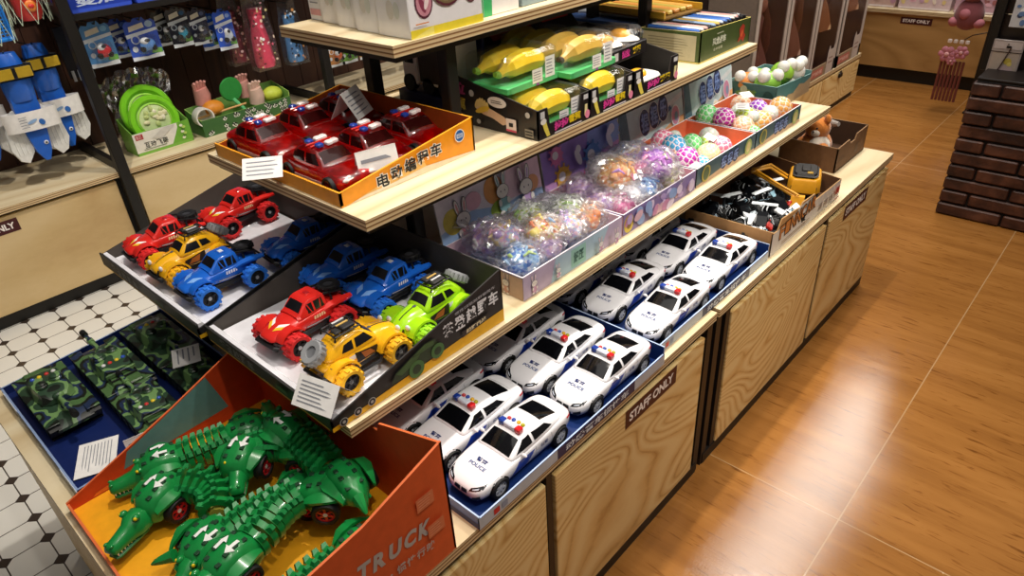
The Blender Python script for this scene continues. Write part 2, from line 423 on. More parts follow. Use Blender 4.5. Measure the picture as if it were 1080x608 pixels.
# ================================================================== centre display: base cabinets, each with its own worktop, doors and toe strip
CX0, CX1, CT = -1.66, -.588, .52
STK = P('#451518', .5)
def sticker(parent, o, u, v, w=.2, h=.05):
    d = Deco(o, u, v, .0008); d.rect(-w/2, -h/2, w/2, h/2, STK); d.text('STAFF ONLY', 0, 0, w*.86, h*.5, P('#f6f0ec', .5), .035)
    return d.build('sticker', parent, 'dark red STAFF ONLY sticker')
def base_cabinet(label, y0, y1, doors, posts, stickers):
    t = thing('base_cabinet', label, 'cabinet', ((CX0+CX1)/2, (y0+y1)/2, 0), 0, 'centre display base cabinets')
    ox, oy = (CX0+CX1)/2, (y0+y1)/2
    def loc(mb): mb.T = Matrix.Translation((-ox, -oy, 0)); return mb
    loc(M()).box(CX0+.03, CX1-.022, y0+.02, y1-.02, .035, CT-.025, BLACK).build('carcass', t, 0)
    loc(M()).box(CX0, CX1, y0, y1, CT-.022, CT, BIRCH, 0, EDGE).build('worktop', t, 0)
    loc(M()).box(CX0+.002, CX1-.005, y0+.002, y1-.002, CT-.033, CT-.022, STEEL).build('top_frame', t, 0)
    loc(M()).box(CX0+.04, CX1-.004, y0+.012, y1-.012, 0, .036, BLACK).build('toe_kick', t, 0)
    for a, b in doors:
        loc(M()).box(CX1-.022, CX1-.002, a, b, .038, .472, DOOR, .0015).build('door', t, 0)
        loc(M()).box(CX0+.002, CX0+.022, a, b, .038, .472, DOOR, .0015).build('door', t, 0)
    for a, b in posts:
        loc(M()).box(CX1-.03, CX1-.006, a, b, .0, CT-.033, STEEL).build('post', t, 0)
    loc(M()).box(CX0+.04, CX1-.03, y0+.004, y0+.021, .038, .472, DOOR).build('end_panel', t, 0)
    loc(M()).box(CX0+.04, CX1-.03, y1-.021, y1-.004, .038, .472, DOOR).build('end_panel', t, 0)
    for (y, z) in stickers:
        sticker(t, (CX1-.002-ox, y-oy, z), (0, 1, 0), (0, 0, 1))
    return t
base_cabinet('near pale plywood base cabinet under the two trays of white police cars', .045, 1.288, [(.062, .662), (.69, 1.244)], [(.047, .06), (.668, .684), (1.262, 1.286)], [(1.018, .445)])
base_cabinet('far plywood base cabinet under the cardboard boxes of robot cars and plush', 1.302, 2.52, [(1.377, 1.966), (1.990, 2.505)], [(1.305, 1.33), (1.352, 1.374), (1.970, 1.986)], [(2.21, .45)])
# ------------------------------------------------------------------ three riser shelves, each smaller than the last
def riser(label, x0, x1, y0, y1, z, legs, zf, th=.02):
    t = thing('riser_shelf', label, 'shelf', ((x0+x1)/2, (y0+y1)/2, zf), 0, 'stepped plywood shelves')
    T = Matrix.Translation((-(x0+x1)/2, -(y0+y1)/2, -zf))
    b = M(); b.T = T; b.box(x0, x1, y0, y1, z-th, z, BIRCH, 0, EDGE); b.build('board', t, 0)
    f = M(); f.T = T; f.box(x0+.012, x1-.012, y0+.012, y1-.012, z-th-.012, z-th, STEEL); f.build('frame', t, 0)
    for x, y in legs:
        l = M(); l.T = T; l.box(x-.014, x+.014, y-.014, y+.014, zf, z-th-.012, STEEL, .002); l.build('leg', t, 0)
    return t
S2, SM, ST = .72, .973, 1.195
riser('lowest, widest plywood riser shelf, carrying black toy truck boxes and squeeze ball boxes', -1.504, -.746, .39, 2.28, S2,
      [(-1.05, .46), (-1.45, .46), (-1.05, 2.24), (-1.45, 2.24), (-1.05, 1.33), (-1.45, 1.33)], CT)
riser('middle plywood riser shelf, carrying the orange tray of red cars and the banana boxes', -1.386, -.86, .56, 1.93, SM,
      [(-1.045, .80), (-1.33, .80), (-1.045, 1.86), (-1.33, 1.86)], S2)
riser('topmost plywood riser shelf, carrying the white boxed toys', -1.31, -.96, .74, 1.78, ST,
      [(-1.03, .92), (-1.275, .92), (-1.085, 1.70), (-1.26, 1.70)], SM)
# ================================================================== left wall rack: posts, back boards, cabinets below
RX = -2.985; RZ = .465; RB = -3.42
def rack_cabinet(label, y0, y1, doors, stk=None):
    t = thing('wall_cabinet', label, 'cabinet', ((RX+RB)/2, (y0+y1)/2, 0), 0, 'plywood cabinets of the wall rack')
    T = Matrix.Translation((-(RX+RB)/2, -(y0+y1)/2, 0))
    def bx(name, *a, **k):
        m = M(); m.T = T; m.box(*a, **k); return m.build(name, t, 0)
    bx('carcass', RB, RX-.02, y0, y1, .06, RZ-.03, BLACK); bx('toe_kick', RB, RX-.03, y0, y1, 0, .06, BLACK)
    bx('worktop', RB, RX+.012, y0, y1, RZ-.022, RZ, BIRCH, side=EDGE)
    for a, b in doors: bx('door', RX-.02, RX, a, b, .062, RZ-.036, DOOR2, b=.0015)
    if stk: sticker(t, (RX+.0002-(RX+RB)/2, stk-(y0+y1)/2, RZ-.075), (0, 1, 0), (0, 0, 1), .2, .05)
    return t
rack_cabinet('plywood wall cabinet under the swim fins, left of the black upright', -.6, .845, [(-.56, .21), (.215, .815)], .345)
rack_cabinet('plywood wall cabinet under the green flying disc box, right of the black upright', .855, 1.865, [(.885, 1.835)])
rack_cabinet('plywood wall cabinet at the far end of the wall rack', 1.885, 3.36, [(1.915, 2.62), (2.63, 3.34)])
def upright(y, label):
    t = thing('rack_upright', label, 'post', (RX, y, 0), 0, 'black rack uprights')
    M().box(.0, .035, -.02, .02, 0, 2.0, BLACK, .002).build('post', t, 0)
    M().box(-.42, .0, -.012, .012, RZ+.001, RZ+.035, BLACK).build('foot_arm', t, 0)
    M().box(-.42, .0, -.012, .012, 1.06, 1.09, BLACK).build('bracket', t, 0)
upright(.85, 'black steel upright of the wall rack between the swim fins and the flying disc box')
upright(1.875, 'black steel upright of the wall rack farther back, behind the riser shelves')
upright(3.37, 'black steel upright at the far end of the wall rack')
bk = M(); rack = thing('wall_rack', 'dark brown boarded wall rack carrying the hanging toy packs', 'rack', (RB-.02, 1.4, RZ)); bk.T = Matrix.Translation((-RB+.02, -1.4, -RZ))
DKW = wood('dark_back_board', '#2c170d', '#40241a', '#4d2e20', axis=2, scale=1.2, stretch=8, rings=1.5, rough=.55)
for k in range(40):
    y = -.6+k*.1; bk.box(RB-.02, RB, y+.0015, y+.0985, RZ, 2.0, DKW)
bk.build('back_panel', rack, smooth=0)
wl = M(); wl.box(-3.6, RB-.03, -1.4, 5.6, 0, 2.9, P('#2a1c16', .8)); structure(wl.build('wall_left', smooth=0))
rl_ = M(); rl_.T = bk.T; rl_.box(RB+.001, RB+.02, -.6, 3.36, 1.005, 1.022, BLACK); rl_.build('hanging_rail', rack, 0)
sh = thing('rack_shelf', 'upper black shelf of the wall rack holding the blue boxed toys', 'shelf', (RB+.2, 1.5, 1.030))
M().box(-.2, .21, -.62, .60, .0, .016, BLACK).build('board', sh, 0); M().box(.195, .212, -.62, .60, .0, .022, STEEL).build('front_lip', sh, 0)
# ================================================================== far plywood unit with doll boxes, back counter
fc = thing('far_cabinet', 'plywood cabinet beyond the main display, under the tall doll boxes', 'cabinet', (-1.70, 3.9, 0))
M().box(-.24, .225, -1.1, .93, .03, .235, BLACK).build('carcass', fc, 0)
M().box(-.25, .243, -1.1, .94, .246, .27, BIRCH, 0, EDGE).build('worktop', fc, 0)
for a, b in [(-1.08, -.28), (-.26, .335), (.345, .93)]: M().box(.222, .242, a, b, .035, .232, DOOR, .001).build('door', fc, 0)
M().box(-.24, .232, -1.1, .93, 0, .03, BLACK).build('toe_kick', fc, 0)
M().box(-.24, .22, .93, .945, .035, .235, DOOR2).build('end_panel', fc, 0)
bcn = thing('back_counter', 'wide plywood counter across the far end with a STAFF ONLY sticker', 'counter', (-.8, 5.5, 0))
M().box(-1.5, 1.6, -.2, .25, .0, .09, BLACK).build('toe_kick', bcn, 0)
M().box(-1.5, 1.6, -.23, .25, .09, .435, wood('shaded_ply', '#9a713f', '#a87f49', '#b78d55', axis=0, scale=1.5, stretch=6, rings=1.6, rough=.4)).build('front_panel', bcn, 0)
M().box(-1.52, 1.62, -.25, .27, .44, .465, BIRCH, 0, EDGE).build('worktop', bcn, 0)
M().box(-1.5, 1.6, .22, .27, .465, 1.6, P('#3b2a26', .7)).build('back_board', bcn, 0)
sticker(bcn, (-.49, -.2305, .40), (1, 0, 0), (0, 0, 1), .19, .042)
structure(M().box(-3.6, 3.0, 5.9, 6.0, 0, 2.9, P('#4a3a33', .8)).build('wall_back', smooth=0))
# ================================================================== police saloon (nose towards -y, wheels on z = 0)
def hull(stations, m, sub=1, name='body', parent=None, smooth=60):
    """stations: (y, list of (x, z) from the bottom centre line outwards and up to the top centre line); mirrored"""
    rings = []
    for y, half in stations:
        r = [(x, y, z) for x, z in half]
        r += [(-x, y, z) for x, z in reversed(half) if x > 1e-6]
        rings.append(r)
    b = M(); b.loft(rings, m); return b.build(name, parent, smooth, sub)
def wheel(parent, c, r, w, tyre, rim, hub=None, spokes=5, side=1, name='wheel', knob=0, n=22):
    """tyre turned about x, with rim and spokes on the outer side"""
    x, y, z = c
    mb = M(); ri = r*.70; h = w/2
    mb.lathe([(ri, -h), (r*.93, -h), (r, -h*.65), (r, h*.65), (r*.93, h), (ri, h), (ri*.96, h*.6), (ri*.96, -h*.6)], tyre, c, 'X', n)
    if knob:
        for k in range(knob):
            a = 2*pi*k/knob
            for sx in (-1, 1):
                q = a + (pi/knob if sx > 0 else 0); o = Vector((x+sx*h*.5, y+cos(q)*r, z+sin(q)*r))
                R = Matrix.Rotation(q, 4, 'X'); mb.T = Matrix.Translation(o) @ R
                mb.box(-h*.42, h*.42, -r*.10, r*.07, -r*.11, r*.11, tyre); mb.T = Matrix.Identity(4)
    ob = mb.build(name, parent, 40)
    rb_ = M(); xo = x+side*h*.55
    rb_.lathe([(0, -h*.3), (ri*.98, -h*.3), (ri*.98, h*.1), (ri*.82, h*.1), (ri*.78, -h*.1), (0, -h*.1)] if side > 0 else [(0, h*.3), (ri*.98, h*.3), (ri*.98, -h*.1), (ri*.82, -h*.1), (ri*.78, h*.1), (0, h*.1)], P('#26272b', .4) if spokes else rim, (xo, y, z), 'X', 20)
    rb_.lathe([(ri*.80, -h*.1), (ri*.98, -h*.1), (ri*.98, h*.16), (ri*.80, h*.16)], rim, (xo, y, z), 'X', 20)
    for k in range(spokes):
        a = 2*pi*k/spokes; rb_.T = Matrix.Translation((xo, y, z)) @ Matrix.Rotation(a, 4, 'X')
        rb_.box(-h*.1, h*.14, -ri*.13, ri*.13, 0, ri*.85, rim); rb_.T = Matrix.Identity(4)
    rb_.cyl((xo-h*.1, y, z), (xo+h*.2, y, z), ri*.24, hub or rim, n=12)
    rb_.build('rim', ob, 40)
    return ob
PWHITE = P('#f4f4f8', .22, coat=.6, var=.02); PGLASS = P('#0b0c10', .08, coat=.8, var=.2); TYRE = P('#111112', .6); CHROME = P('#d4d7dc', .28, .25)
PBLUE = P('#1b3fae', .35, coat=.4); PNAVY = P('#132a6e', .4)
def police_car(label, loc, rz, group):
    t = thing('toy_police_car', label, 'toy car', loc, rz, group)
    def half(w, zb, zs, zt, tuck=.86):
        return [(0, zb), (w*.8, zb), (w*tuck, zb+.004), (w*.985, (zb*1.2+zs)/2.2), (w, zs-.008), (w*.965, zs), (w*.82, zs+(zt-zs)*.65), (w*.45, zt), (0, zt+.0008)]
    st = [(-.1265, half(.022, .018, .028, .030)), (-.1235, half(.034, .013, .033, .036)), (-.115, half(.0425, .011, .037, .041)), (-.098, half(.0465, .010, .0415, .0455)),
          (-.07, half(.0478, .010, .045, .0495)), (-.042, half(.048, .010, .047, .0525)), (0, half(.0475, .010, .049, .054)), (.045, half(.048, .010, .051, .056)),
          (.075, half(.0485, .010, .0525, .0565)), (.098, half(.047, .012, .052, .0565)), (.115, half(.0435, .014, .050, .0555)), (.1235, half(.036, .017, .047, .053)), (.1265, half(.026, .022, .042, .046))]
    body = hull(st, PWHITE, 1, 'body', t)
    def cab(y, wb, zb, wt, zt):
        return (y, [(0, zb-.01), (wb, zb-.01), (wb, zb), (wb*.62+wt*.38, zb*.55+zt*.45), (wt*1.03, zb*.16+zt*.84), (wt*.86, zt-.0006), (wt*.45, zt+.0012), (0, zt+.0016)])
    cb = [cab(-.046, .040, .050, .037, .0515), cab(-.040, .0425, .050, .037, .0545), cab(-.022, .044, .0505, .0355, .0645), cab(-.006, .0445, .051, .034, .0715), (cab(.012, .0445, .052, .0335, .0745)),
          cab(.036, .0445, .053, .033, .0742), cab(.062, .044, .054, .0325, .0695), cab(.088, .042, .0545, .031, .0615), cab(.104, .039, .054, .031, .0565)]
    roof = hull(cb, PWHITE, 1, 'roof', t)
    T1 = bvh(body); T2 = bvh(roof)
    g = M()
    p, f = quadgrid([(-.0335, -.041), (.0335, -.041), (.0285, -.010), (-.0285, -.010)], 8, 6)
    project(g, T2, p, f, lambda x, y: (x, y, .1), (0, 0, -1), PGLASS)
    g.build('windscreen', t, 60)
    g = M(); p, f = quadgrid([(-.026, .050), (.026, .050), (.0275, .092), (-.0275, .092)], 8, 6); project(g, T2, p, f, lambda x, y: (x, y, .1), (0, 0, -1), PGLASS); g.build('rear_window', t, 60)
    for s in (-1, 1):
        for c in ([(-.030, .0545), (.0105, .0565), (.0105, .0705), (-.006, .0685)], [(.0165, .0568), (.066, .0585), (.052, .0675), (.0165, .0705)]):
            g = M(); p, f = quadgrid(c, 6, 4); project(g, T2, p, f, lambda y, z: (s*.1, y, z), (-s, 0, 0), PGLASS); g.build('side_window', t, 60)
        g = M()   # wheel arches, blue flash, door lines
        for wy in (-.079, .082):
            g = M(); p, f = discgrid(wy, .0205, .0235, 20, 3); project(g, T1, p, f, lambda y, z: (s*.1, y, max(z, .0)), (-s, 0, 0), P('#0d0d0f', .7), .0004)
            g.build('wheel_arch', t, 60)
        g = M()
        p, f = quadgrid([(-.055, .020), (-.012, .020), (.012, .044), (-.030, .044)], 8, 4); project(g, T1, p, f, lambda y, z: (s*.1, y, z), (-s, 0, 0), PBLUE, .0005)
        p, f = quadgrid([(.004, .016), (.060, .016), (.056, .022), (.010, .022)], 8, 2); project(g, T1, p, f, lambda y, z: (s*.1, y, z), (-s, 0, 0), PBLUE, .0005)
        for a, b_ in (((-.0065, .02), (-.004, .05)), ((.0125, .018), (.0145, .052)), ((.060, .024), (.056, .05))):
            p, f = quadgrid([(a[0], a[1]), (a[0]+.0008, a[1]), (b_[0]+.0008, b_[1]), (b_[0], b_[1])], 1, 5); project(g, T1, p, f, lambda y, z: (s*.1, y, z), (-s, 0, 0), P('#8d909a', .5), .0007)
        vs, fs, tw, th = text_data('公安', .02); q = [(-s*0+ (x*s)*.020/tw+.036, y*.0085/th+.040) for x, y in vs]
        project(g, T1, q, fs, lambda y, z: (s*.1, y, z), (-s, 0, 0), PNAVY, .0007)
        g.build('side_livery', t, 60)
        g = M(); g.ell((s*.0505, -.020, .0535), (.006, .0035, .0035), PWHITE, 10, 6); g.cyl((s*.044, -.020, .051), (s*.049, -.020, .053), .0014, PWHITE, n=6); g.build('mirror', t)
        g = M(); p, f = quadgrid([(.017, .0330), (.0390, .0380), (.0395, .0425), (.020, .0380)], 5, 3); project(g, T1, p, f, lambda x, z: (s*x, -.2, z), (0, 1, 0), P('#15161a', .15, coat=.8), .0008)
        p, f = quadgrid([(.023, .0362), (.033, .0382), (.033, .0396), (.024, .0374)], 4, 2); project(g, T1, p, f, lambda x, z: (s*x, -.2, z), (0, 1, 0), P('#cfd6e4', .1), .0012); g.build('headlight', t, 60)
        g = M(); p, f = quadgrid([(.020, .043), (.038, .043), (.037, .048), (.021, .048)], 4, 2); project(g, T1, p, f, lambda x, z: (s*x, .2, z), (0, -1, 0), RED, .0008); 
        p, f = quadgrid([(.104, .0465), (.118, .0445), (.118, .048), (.104, .0495)], 4, 2); project(g, T1, p, f, lambda y, z: (s*.1, y, z), (-s, 0, 0), RED, .0008); g.build('tail_light', t, 60)
        for wy in (-.079, .082): wheel(t, (s*.0432, wy, .0205), .0205, .0135, TYRE, CHROME, side=s, spokes=7)
    g = M()
    for s in (-1, 1):
        p, f = quadgrid([(.0015, .0255), (.0150, .0270), (.0140, .0340), (.0015, .0340)], 4, 3); project(g, T1, p, f, lambda x, z: (s*x, -.2, z), (0, 1, 0), P('#111215', .3), .0012)
    g.build('kidney_grille', t, 60)
    g = M()
    p, f = quadgrid([(-.017, .0165), (.017, .0165), (.021, .0215), (-.021, .0215)], 8, 2); project(g, T1, p, f, lambda x, z: (x, -.2, z), (0, 1, 0), P('#111215', .4), .0012)
    for s in (-1, 1):
        p, f = quadgrid([(.022, .015), (.0375, .019), (.0385, .029), (.026, .0240)], 4, 2); project(g, T1, p, f, lambda x, z: (s*x, -.2, z), (0, 1, 0), P('#111215', .4), .0012)
    g.build('air_intake', t, 60)
    g = M(); vs, fs, tw, th = text_data('警察', .015)
    project(g, T1, [(x*.024/tw, -.072+y*.0085/th) for x, y in vs], fs, lambda x, y: (x, y, .1), (0, 0, -1), PNAVY, .0006)
    vs, fs, tw, th = text_data('POLICE', .02)
    project(g, T1, [(x*.037/tw, -.0845+y*.0068/th) for x, y in vs], fs, lambda x, y: (x, y, .1), (0, 0, -1), P('#1f4488', .4), .0006)
    g.build('bonnet_lettering', t, 60)
    lb = M().box(-.013, .013, -.0035, .0085, .0735, .0835, P('#dfe6f5', .2, coat=.5), .002).build('light_bar', t)
    M().box(-.0255, -.0130, -.004, .009, .0730, .0838, P('#1e3f9e', .2, coat=.7), .002).build('blue_lamp', lb); M().box(.0130, .0255, -.004, .009, .0730, .0838, P('#d8262b', .2, coat=.7), .002).build('red_lamp', lb)
    for x, y, c in ((-.0155, .016, '#d02c30'), (-.006, .0175, '#2148b0'), (.0055, .018, '#e8b41e'), (.0155, .0175, '#b9b324')):
        M().ell((x, y, .0755), (.0043, .0043, .004), P(c, .3, coat=.5), 12, 8).build('roof_button', t)
    return t
# ================================================================== off-road toy trucks
def arch(m, c, r, a0, a1, x0, x1, th, mat, n=10):
    """fender: a curved band over a wheel, between x0 and x1"""
    y, z = c; rings = []
    for i in range(n+1):
        a = a0+(a1-a0)*i/n; q = r+th
        rings.append([(x0, y+r*cos(a), z+r*sin(a)), (x1, y+r*cos(a), z+r*sin(a)), (x1*.96+x0*.04, y+q*cos(a), z+q*sin(a)), (x0, y+q*cos(a), z+q*sin(a))])
    m.loft(rings, mat)
def truck_chassis(t, tyre, R=.0265, wx=.049, wy=(-.056, .054), rimc=None, grille=True):
    k = M(); B_ = P('#131315', .5)
    k.box(-.022, .022, -.075, .075, .026, .036, B_, .002); k.box(-.03, .03, -.030, .032, .020, .034, B_, .003)
    for y in wy:
        k.cyl((-wx, y, R), (wx, y, R), .005, B_, n=8); k.ell((0, y, R), (.010, .011, .010), B_, 10, 8)
        for s in (-1, 1):
            k.tube([(s*.022, y-.014, .034), (s*.036, y, R+.004)], .003, B_, 6); k.tube([(s*.022, y+.014, .034), (s*.036, y, R+.004)], .003, B_, 6)
            for q in range(6): k.lathe([(.0055, 0), (.0065, .0012), (.0055, .0024)], P('#3a3b40', .4), (s*.031, y+.012, .034+q*.0035), 'Z', 10)
    k.build('chassis', t)
    b = M(); b.tube([(-.032, -.083, .030), (-.028, -.090, .032), (.028, -.090, .032), (.032, -.083, .030)], .0042, B_, 8); b.box(-.026, .026, -.088, -.080, .018, .030, B_, .003)
    for s in (-1, 1): b.tube([(s*.014, -.088, .030), (s*.014, -.080, .046)], .003, B_, 6)
    b.build('front_bumper', t)
    for s in (-1, 1):
        for y in wy: wheel(t, (s*wx, y, R), R*.93, .025, tyre, tyre if rimc is None else rimc, P('#c9ccd2', .3, .6), 5, s, 'wheel', 13)
def baja_truck(label, loc, rz, group, body_c, tyre_c, wname='trophy'):
    t = thing('toy_pickup_truck', label, 'toy truck', loc, rz, group)
    C_ = P(body_c, .25, coat=.5, var=.03); D_ = P('#121317', .3, coat=.5); T_ = P(tyre_c, .55)
    truck_chassis(t, T_, rimc=P('#1a1a1c', .5))
    def half(w, zb, zs, zt): return [(0, zb), (w*.9, zb), (w, zb+.003), (w, zs-.004), (w*.93, zs), (w*.55, zt), (0, zt+.001)]
    st = [(-.090, half(.016, .040, .043, .045)), (-.086, half(.024, .038, .045, .048)), (-.072, half(.028, .038, .050, .054)), (-.050, half(.031, .038, .055, .060)), (-.026, half(.034, .036, .060, .064)),
          (0, half(.035, .034, .062, .065)), (.03, half(.035, .034, .0625, .065)), (.055, half(.033, .040, .062, .064)), (.080, half(.030, .048, .0605, .063)), (.086, half(.027, .050, .059, .061))]
    body = hull(st, C_, 1, 'body', t, 50)
    cb = [(y, [(0, .058), (wb, .058), (wb, .062), (wt, zt-.003), (wt*.9, zt), (0, zt+.001)]) for y, wb, wt, zt in ((-.030, .029, .026, .066), (-.024, .031, .026, .069), (-.005, .032, .0255, .086), (.004, .032, .025, .0885), (.030, .031, .0245, .0885), (.036, .030, .0245, .086), (.042, .028, .023, .068))]
    cab = hull(cb, C_, 0, 'cab', t, 30)
    T1, T2 = bvh(body), bvh(cab)
    g = M(); p, f = quadgrid([(-.022, -.0225), (.022, -.0225), (.019, -.0075), (-.019, -.0075)], 6, 4); project(g, T2, p, f, lambda x, y: (x, y, .2), (0, 0, -1), D_); g.build('windscreen', t, 40)
    for s in (-1, 1):
        g = M()
        for c in ([(-.0165, .0655), (.006, .0655), (.006, .083), (-.0055, .083)], [(.010, .0655), (.031, .0655), (.029, .083), (.010, .083)]):
            p, f = quadgrid(c, 4, 4); project(g, T2, p, f, lambda y, z: (s*.2, y, z), (-s, 0, 0), D_)
        p, f = quadgrid([(.000, .0655), (.002, .0655), (-.004, .083), (-.006, .083)], 1, 3); project(g, T2, p, f, lambda y, z: (s*.2, y, z), (-s, 0, 0), C_, .0012)
        p, f = quadgrid([(.020, .0655), (.022, .0655), (.026, .083), (.024, .083)], 1, 3); project(g, T2, p, f, lambda y, z: (s*.2, y, z), (-s, 0, 0), C_, .0012)
        g.build('side_window', t, 40)
        fd = M(); arch(fd, (-.054, .027), .0295, radians(35), radians(150), s*.022, s*.043, .003, C_)
        fd.build('front_fender', t, 40)
        fd = M(); fd.loft([[(s*.030, y, z0), (s*w, y, z0-.002), (s*w, y, z0+.002), (s*.030, y, z0+.005)] for y, z0, w in ((.022, .054, .034), (.036, .0605, .040), (.056, .0625, .044), (.076, .060, .043), (.092, .057, .036))], C_); fd.build('rear_fender', t, 40)
        d = M(); p, f = quadgrid([(-.020, .040), (.036, .036), (.036, .040), (-.018, .043)], 6, 2); project(d, T1, p, f, lambda y, z: (s*.2, y, z), (-s, 0, 0), P('#15151a', .4), .0006)
        p, f = quadgrid([(-.018, .0415), (.034, .0385), (.034, .0398), (-.018, .0428)], 6, 1); project(d, T1, p, f, lambda y, z: (s*.2, y, z), (-s, 0, 0), P('#e6e6ea', .4), .0009)
        for q in range(5):
            y0 = .000+q*.0055; p, f = quadgrid([(y0, .050), (y0+.0035, .050), (y0+.0048, .057), (y0+.0014, .057)], 1, 2); project(d, T1, p, f, lambda y, z: (s*.2, y, z), (-s, 0, 0), P('#f0d8a8' if body_c[1] > '8' else '#e8ecf4', .4), .0008)
        for q, cc in ((0, '#f2c230'), (1, '#f4f4f4')):
            p, f = quadgrid([(-.074+q*.008, .0), (-.066+q*.008, .0), (-.052+q*.008, .016), (-.060+q*.008, .016)], 3, 3); project(d, T1, p, f, lambda y, x: (s*(x+.006), y, .2), (0, 0, -1), P(cc if body_c[1] > '8' else '#7fb0f0', .4), .0007)
        d.build('livery', t, 60)
    k = M(); B_ = P('#131315', .5)
    for y, z in ((.052, .076), (.078, .074)):
        k.tube([(-.026, y, .062), (-.022, y, z), (.022, y, z), (.026, y, .062)], .0024, B_, 6)
    for s in (-1, 1): k.tube([(s*.022, .036, .084), (s*.024, .078, .074), (s*.026, .088, .060)], .0024, B_, 6)
    k.build('bed_bars', t)
    sp = M(); sp.lathe([(.010, -.006), (.019, -.007), (.021, -.004), (.021, .004), (.019, .007), (.010, .006)], P('#17171a', .6), (0, .066, .080), 'Z', 18)
    for q in range(12): a = 2*pi*q/12; sp.box(.021*cos(a)-.002, .021*cos(a)+.002, .066+.021*sin(a)-.002, .066+.021*sin(a)+.002, .075, .085, P('#17171a', .6))
    sp.lathe([(0, -.003), (.010, -.003), (.010, .004), (0, .003)], P('#3c3d42', .4), (0, .066, .080), 'Z', 14); sp.build('spare_wheel', t)
    r = M(); r.box(-.009, .009, .008, .024, .0890, .0905, C_, .0006); r.box(-.006, .006, .011, .020, .0902, .0915, P('#e8ecf4', .4) if body_c[1] < '8' else P('#a81a20', .3), .0003); r.build('roof_hatch', t)
    return t
def beetle(label, loc, rz, group, body_c, tyre_c):
    t = thing('toy_buggy_car', label, 'toy car', loc, rz, group)
    C_ = P(body_c, .22, coat=.6, var=.03); D_ = P('#141418', .3, coat=.5)
    truck_chassis(t, P(tyre_c, .55), rimc=P('#2a2a2d', .5))
    def half(w, zb, zs, zt): return [(0, zb), (w*.9, zb), (w, zb+.004), (w, zs-.005), (w*.9, zs), (w*.5, zt-.001), (0, zt)]
    st = [(-.088, half(.010, .040, .043, .045)), (-.085, half(.016, .038, .047, .052)), (-.074, half(.021, .036, .052, .060)), (-.055, half(.026, .034, .056, .066)), (-.032, half(.031, .032, .059, .069)),
          (0, half(.034, .030, .061, .069)), (.03, half(.034, .030, .061, .069)), (.055, half(.031, .034, .059, .066)), (.074, half(.026, .038, .055, .060)), (.084, half(.018, .042, .050, .053))]
    body = hull(st, C_, 1, 'body', t, 50)
    cb = [(y, [(0, .056), (wb, .056), (wb, .062), (wb*.55+wt*.45, .062*.5+zt*.5), (wt, zt-.004), (wt*.75, zt), (0, zt+.002)]) for y, wb, wt, zt in
          ((-.034, .027, .024, .0665), (-.028, .030, .0245, .071), (-.012, .0315, .024, .087), (.004, .032, .0238, .0925), (.026, .032, .0235, .0925), (.046, .030, .0225, .086), (.062, .0265, .020, .075), (.074, .022, .017, .064))]
    cab = hull(cb, C_, 1, 'cab', t, 60); T1, T2 = bvh(body), bvh(cab)
    g = M(); p, f = quadgrid([(-.021, -.028), (.021, -.028), (.018, -.0135), (-.018, -.0135)], 6, 4); project(g, T2, p, f, lambda x, y: (x, y, .2), (0, 0, -1), D_); g.build('windscreen', t, 40)
    for s in (-1, 1):
        for c in ([(-.0215, .0665), (.016, .0665), (.014, .083), (-.0085, .083)], [(.021, .0675), (.044, .0675), (.036, .080), (.019, .083)]):
            g = M(); p, f = quadgrid(c, 6, 4); project(g, T2, p, f, lambda y, z: (s*.2, y, z), (-s, 0, 0), D_); g.build('side_window', t, 40)
        fd = M()
        arch(fd, (-.054, .027), .0288, radians(15), radians(160), s*.020, s*.045, .004, C_); fd.build('front_fender', t, 50); fd = M()
        arch(fd, (.052, .027), .0288, radians(20), radians(165), s*.020, s*.045, .004, C_)
        fd.build('rear_fender', t, 50)
        d = M()
        p, f = quadgrid([(-.030, .036), (.020, .036), (.022, .058), (-.026, .050)], 6, 3); project(d, T1, p, f, lambda y, z: (s*.2, y, z), (-s, 0, 0), P('#2a2320', .4), .0005)
        p, f = quadgrid([(-.020, .039), (.004, .039), (.010, .054), (-.010, .050)], 4, 3); project(d, T1, p, f, lambda y, z: (s*.2, y, z), (-s, 0, 0), P('#b5662a', .4), .0009)
        p, f = quadgrid([(.022, .048), (.034, .048), (.034, .056), (.022, .056)], 2, 2); project(d, T1, p, f, lambda y, z: (s*.2, y, z), (-s, 0, 0), P('#d9d9dd', .4), .0009)
        d.build('livery', t, 50)
        b = M(); b.tube([(s*.034, -.028, .026), (s*.044, -.020, .023), (s*.044, .020, .023), (s*.034, .028, .026)], .003, P('#27272a', .4), 6); b.build('side_step', t)
        b = M(); b.ell((s*.026, -.079, .053), (.006, .004, .006), P('#dfe3ea', .15, coat=.7), 12, 8); b.build('headlight', t)
    d = M(); p, f = quadgrid([(-.0012, -.076), (.0012, -.076), (.0012, -.040), (-.0012, -.040)], 1, 8); project(d, T1, p, f, lambda x, y: (x, y, .2), (0, 0, -1), P('#1c1c1c', .5), .0006)
    p, f = discgrid(0, -.036, .004, 12, 1); project(d, T1, p, f, lambda x, y: (x, y, .2), (0, 0, -1), P('#55585c', .3), .0008); d.build('bonnet_trim', t)
    rk = M(); B_ = P('#18181a', .5)
    for x in (-.021, .021): rk.tube([(x, -.008, .091), (x, -.006, .099), (x, .046, .099), (x, .048, .090)], .0018, B_, 6)
    for k in range(6): y = -.006+k*.0104; rk.tube([(-.021, y, .099), (.021, y, .099)], .0015, B_, 6)
    rk.build('roof_rack', t)
    cg = M(); cg.box(-.017, .001, .000, .026, .0985, .106, P('#232326', .6), .002); cg.box(.004, .018, .004, .034, .0985, .105, P('#2c2b2a', .6), .002); cg.box(-.016, .0, .028, .042, .0985, .1035, P('#1e1e20', .6), .002)
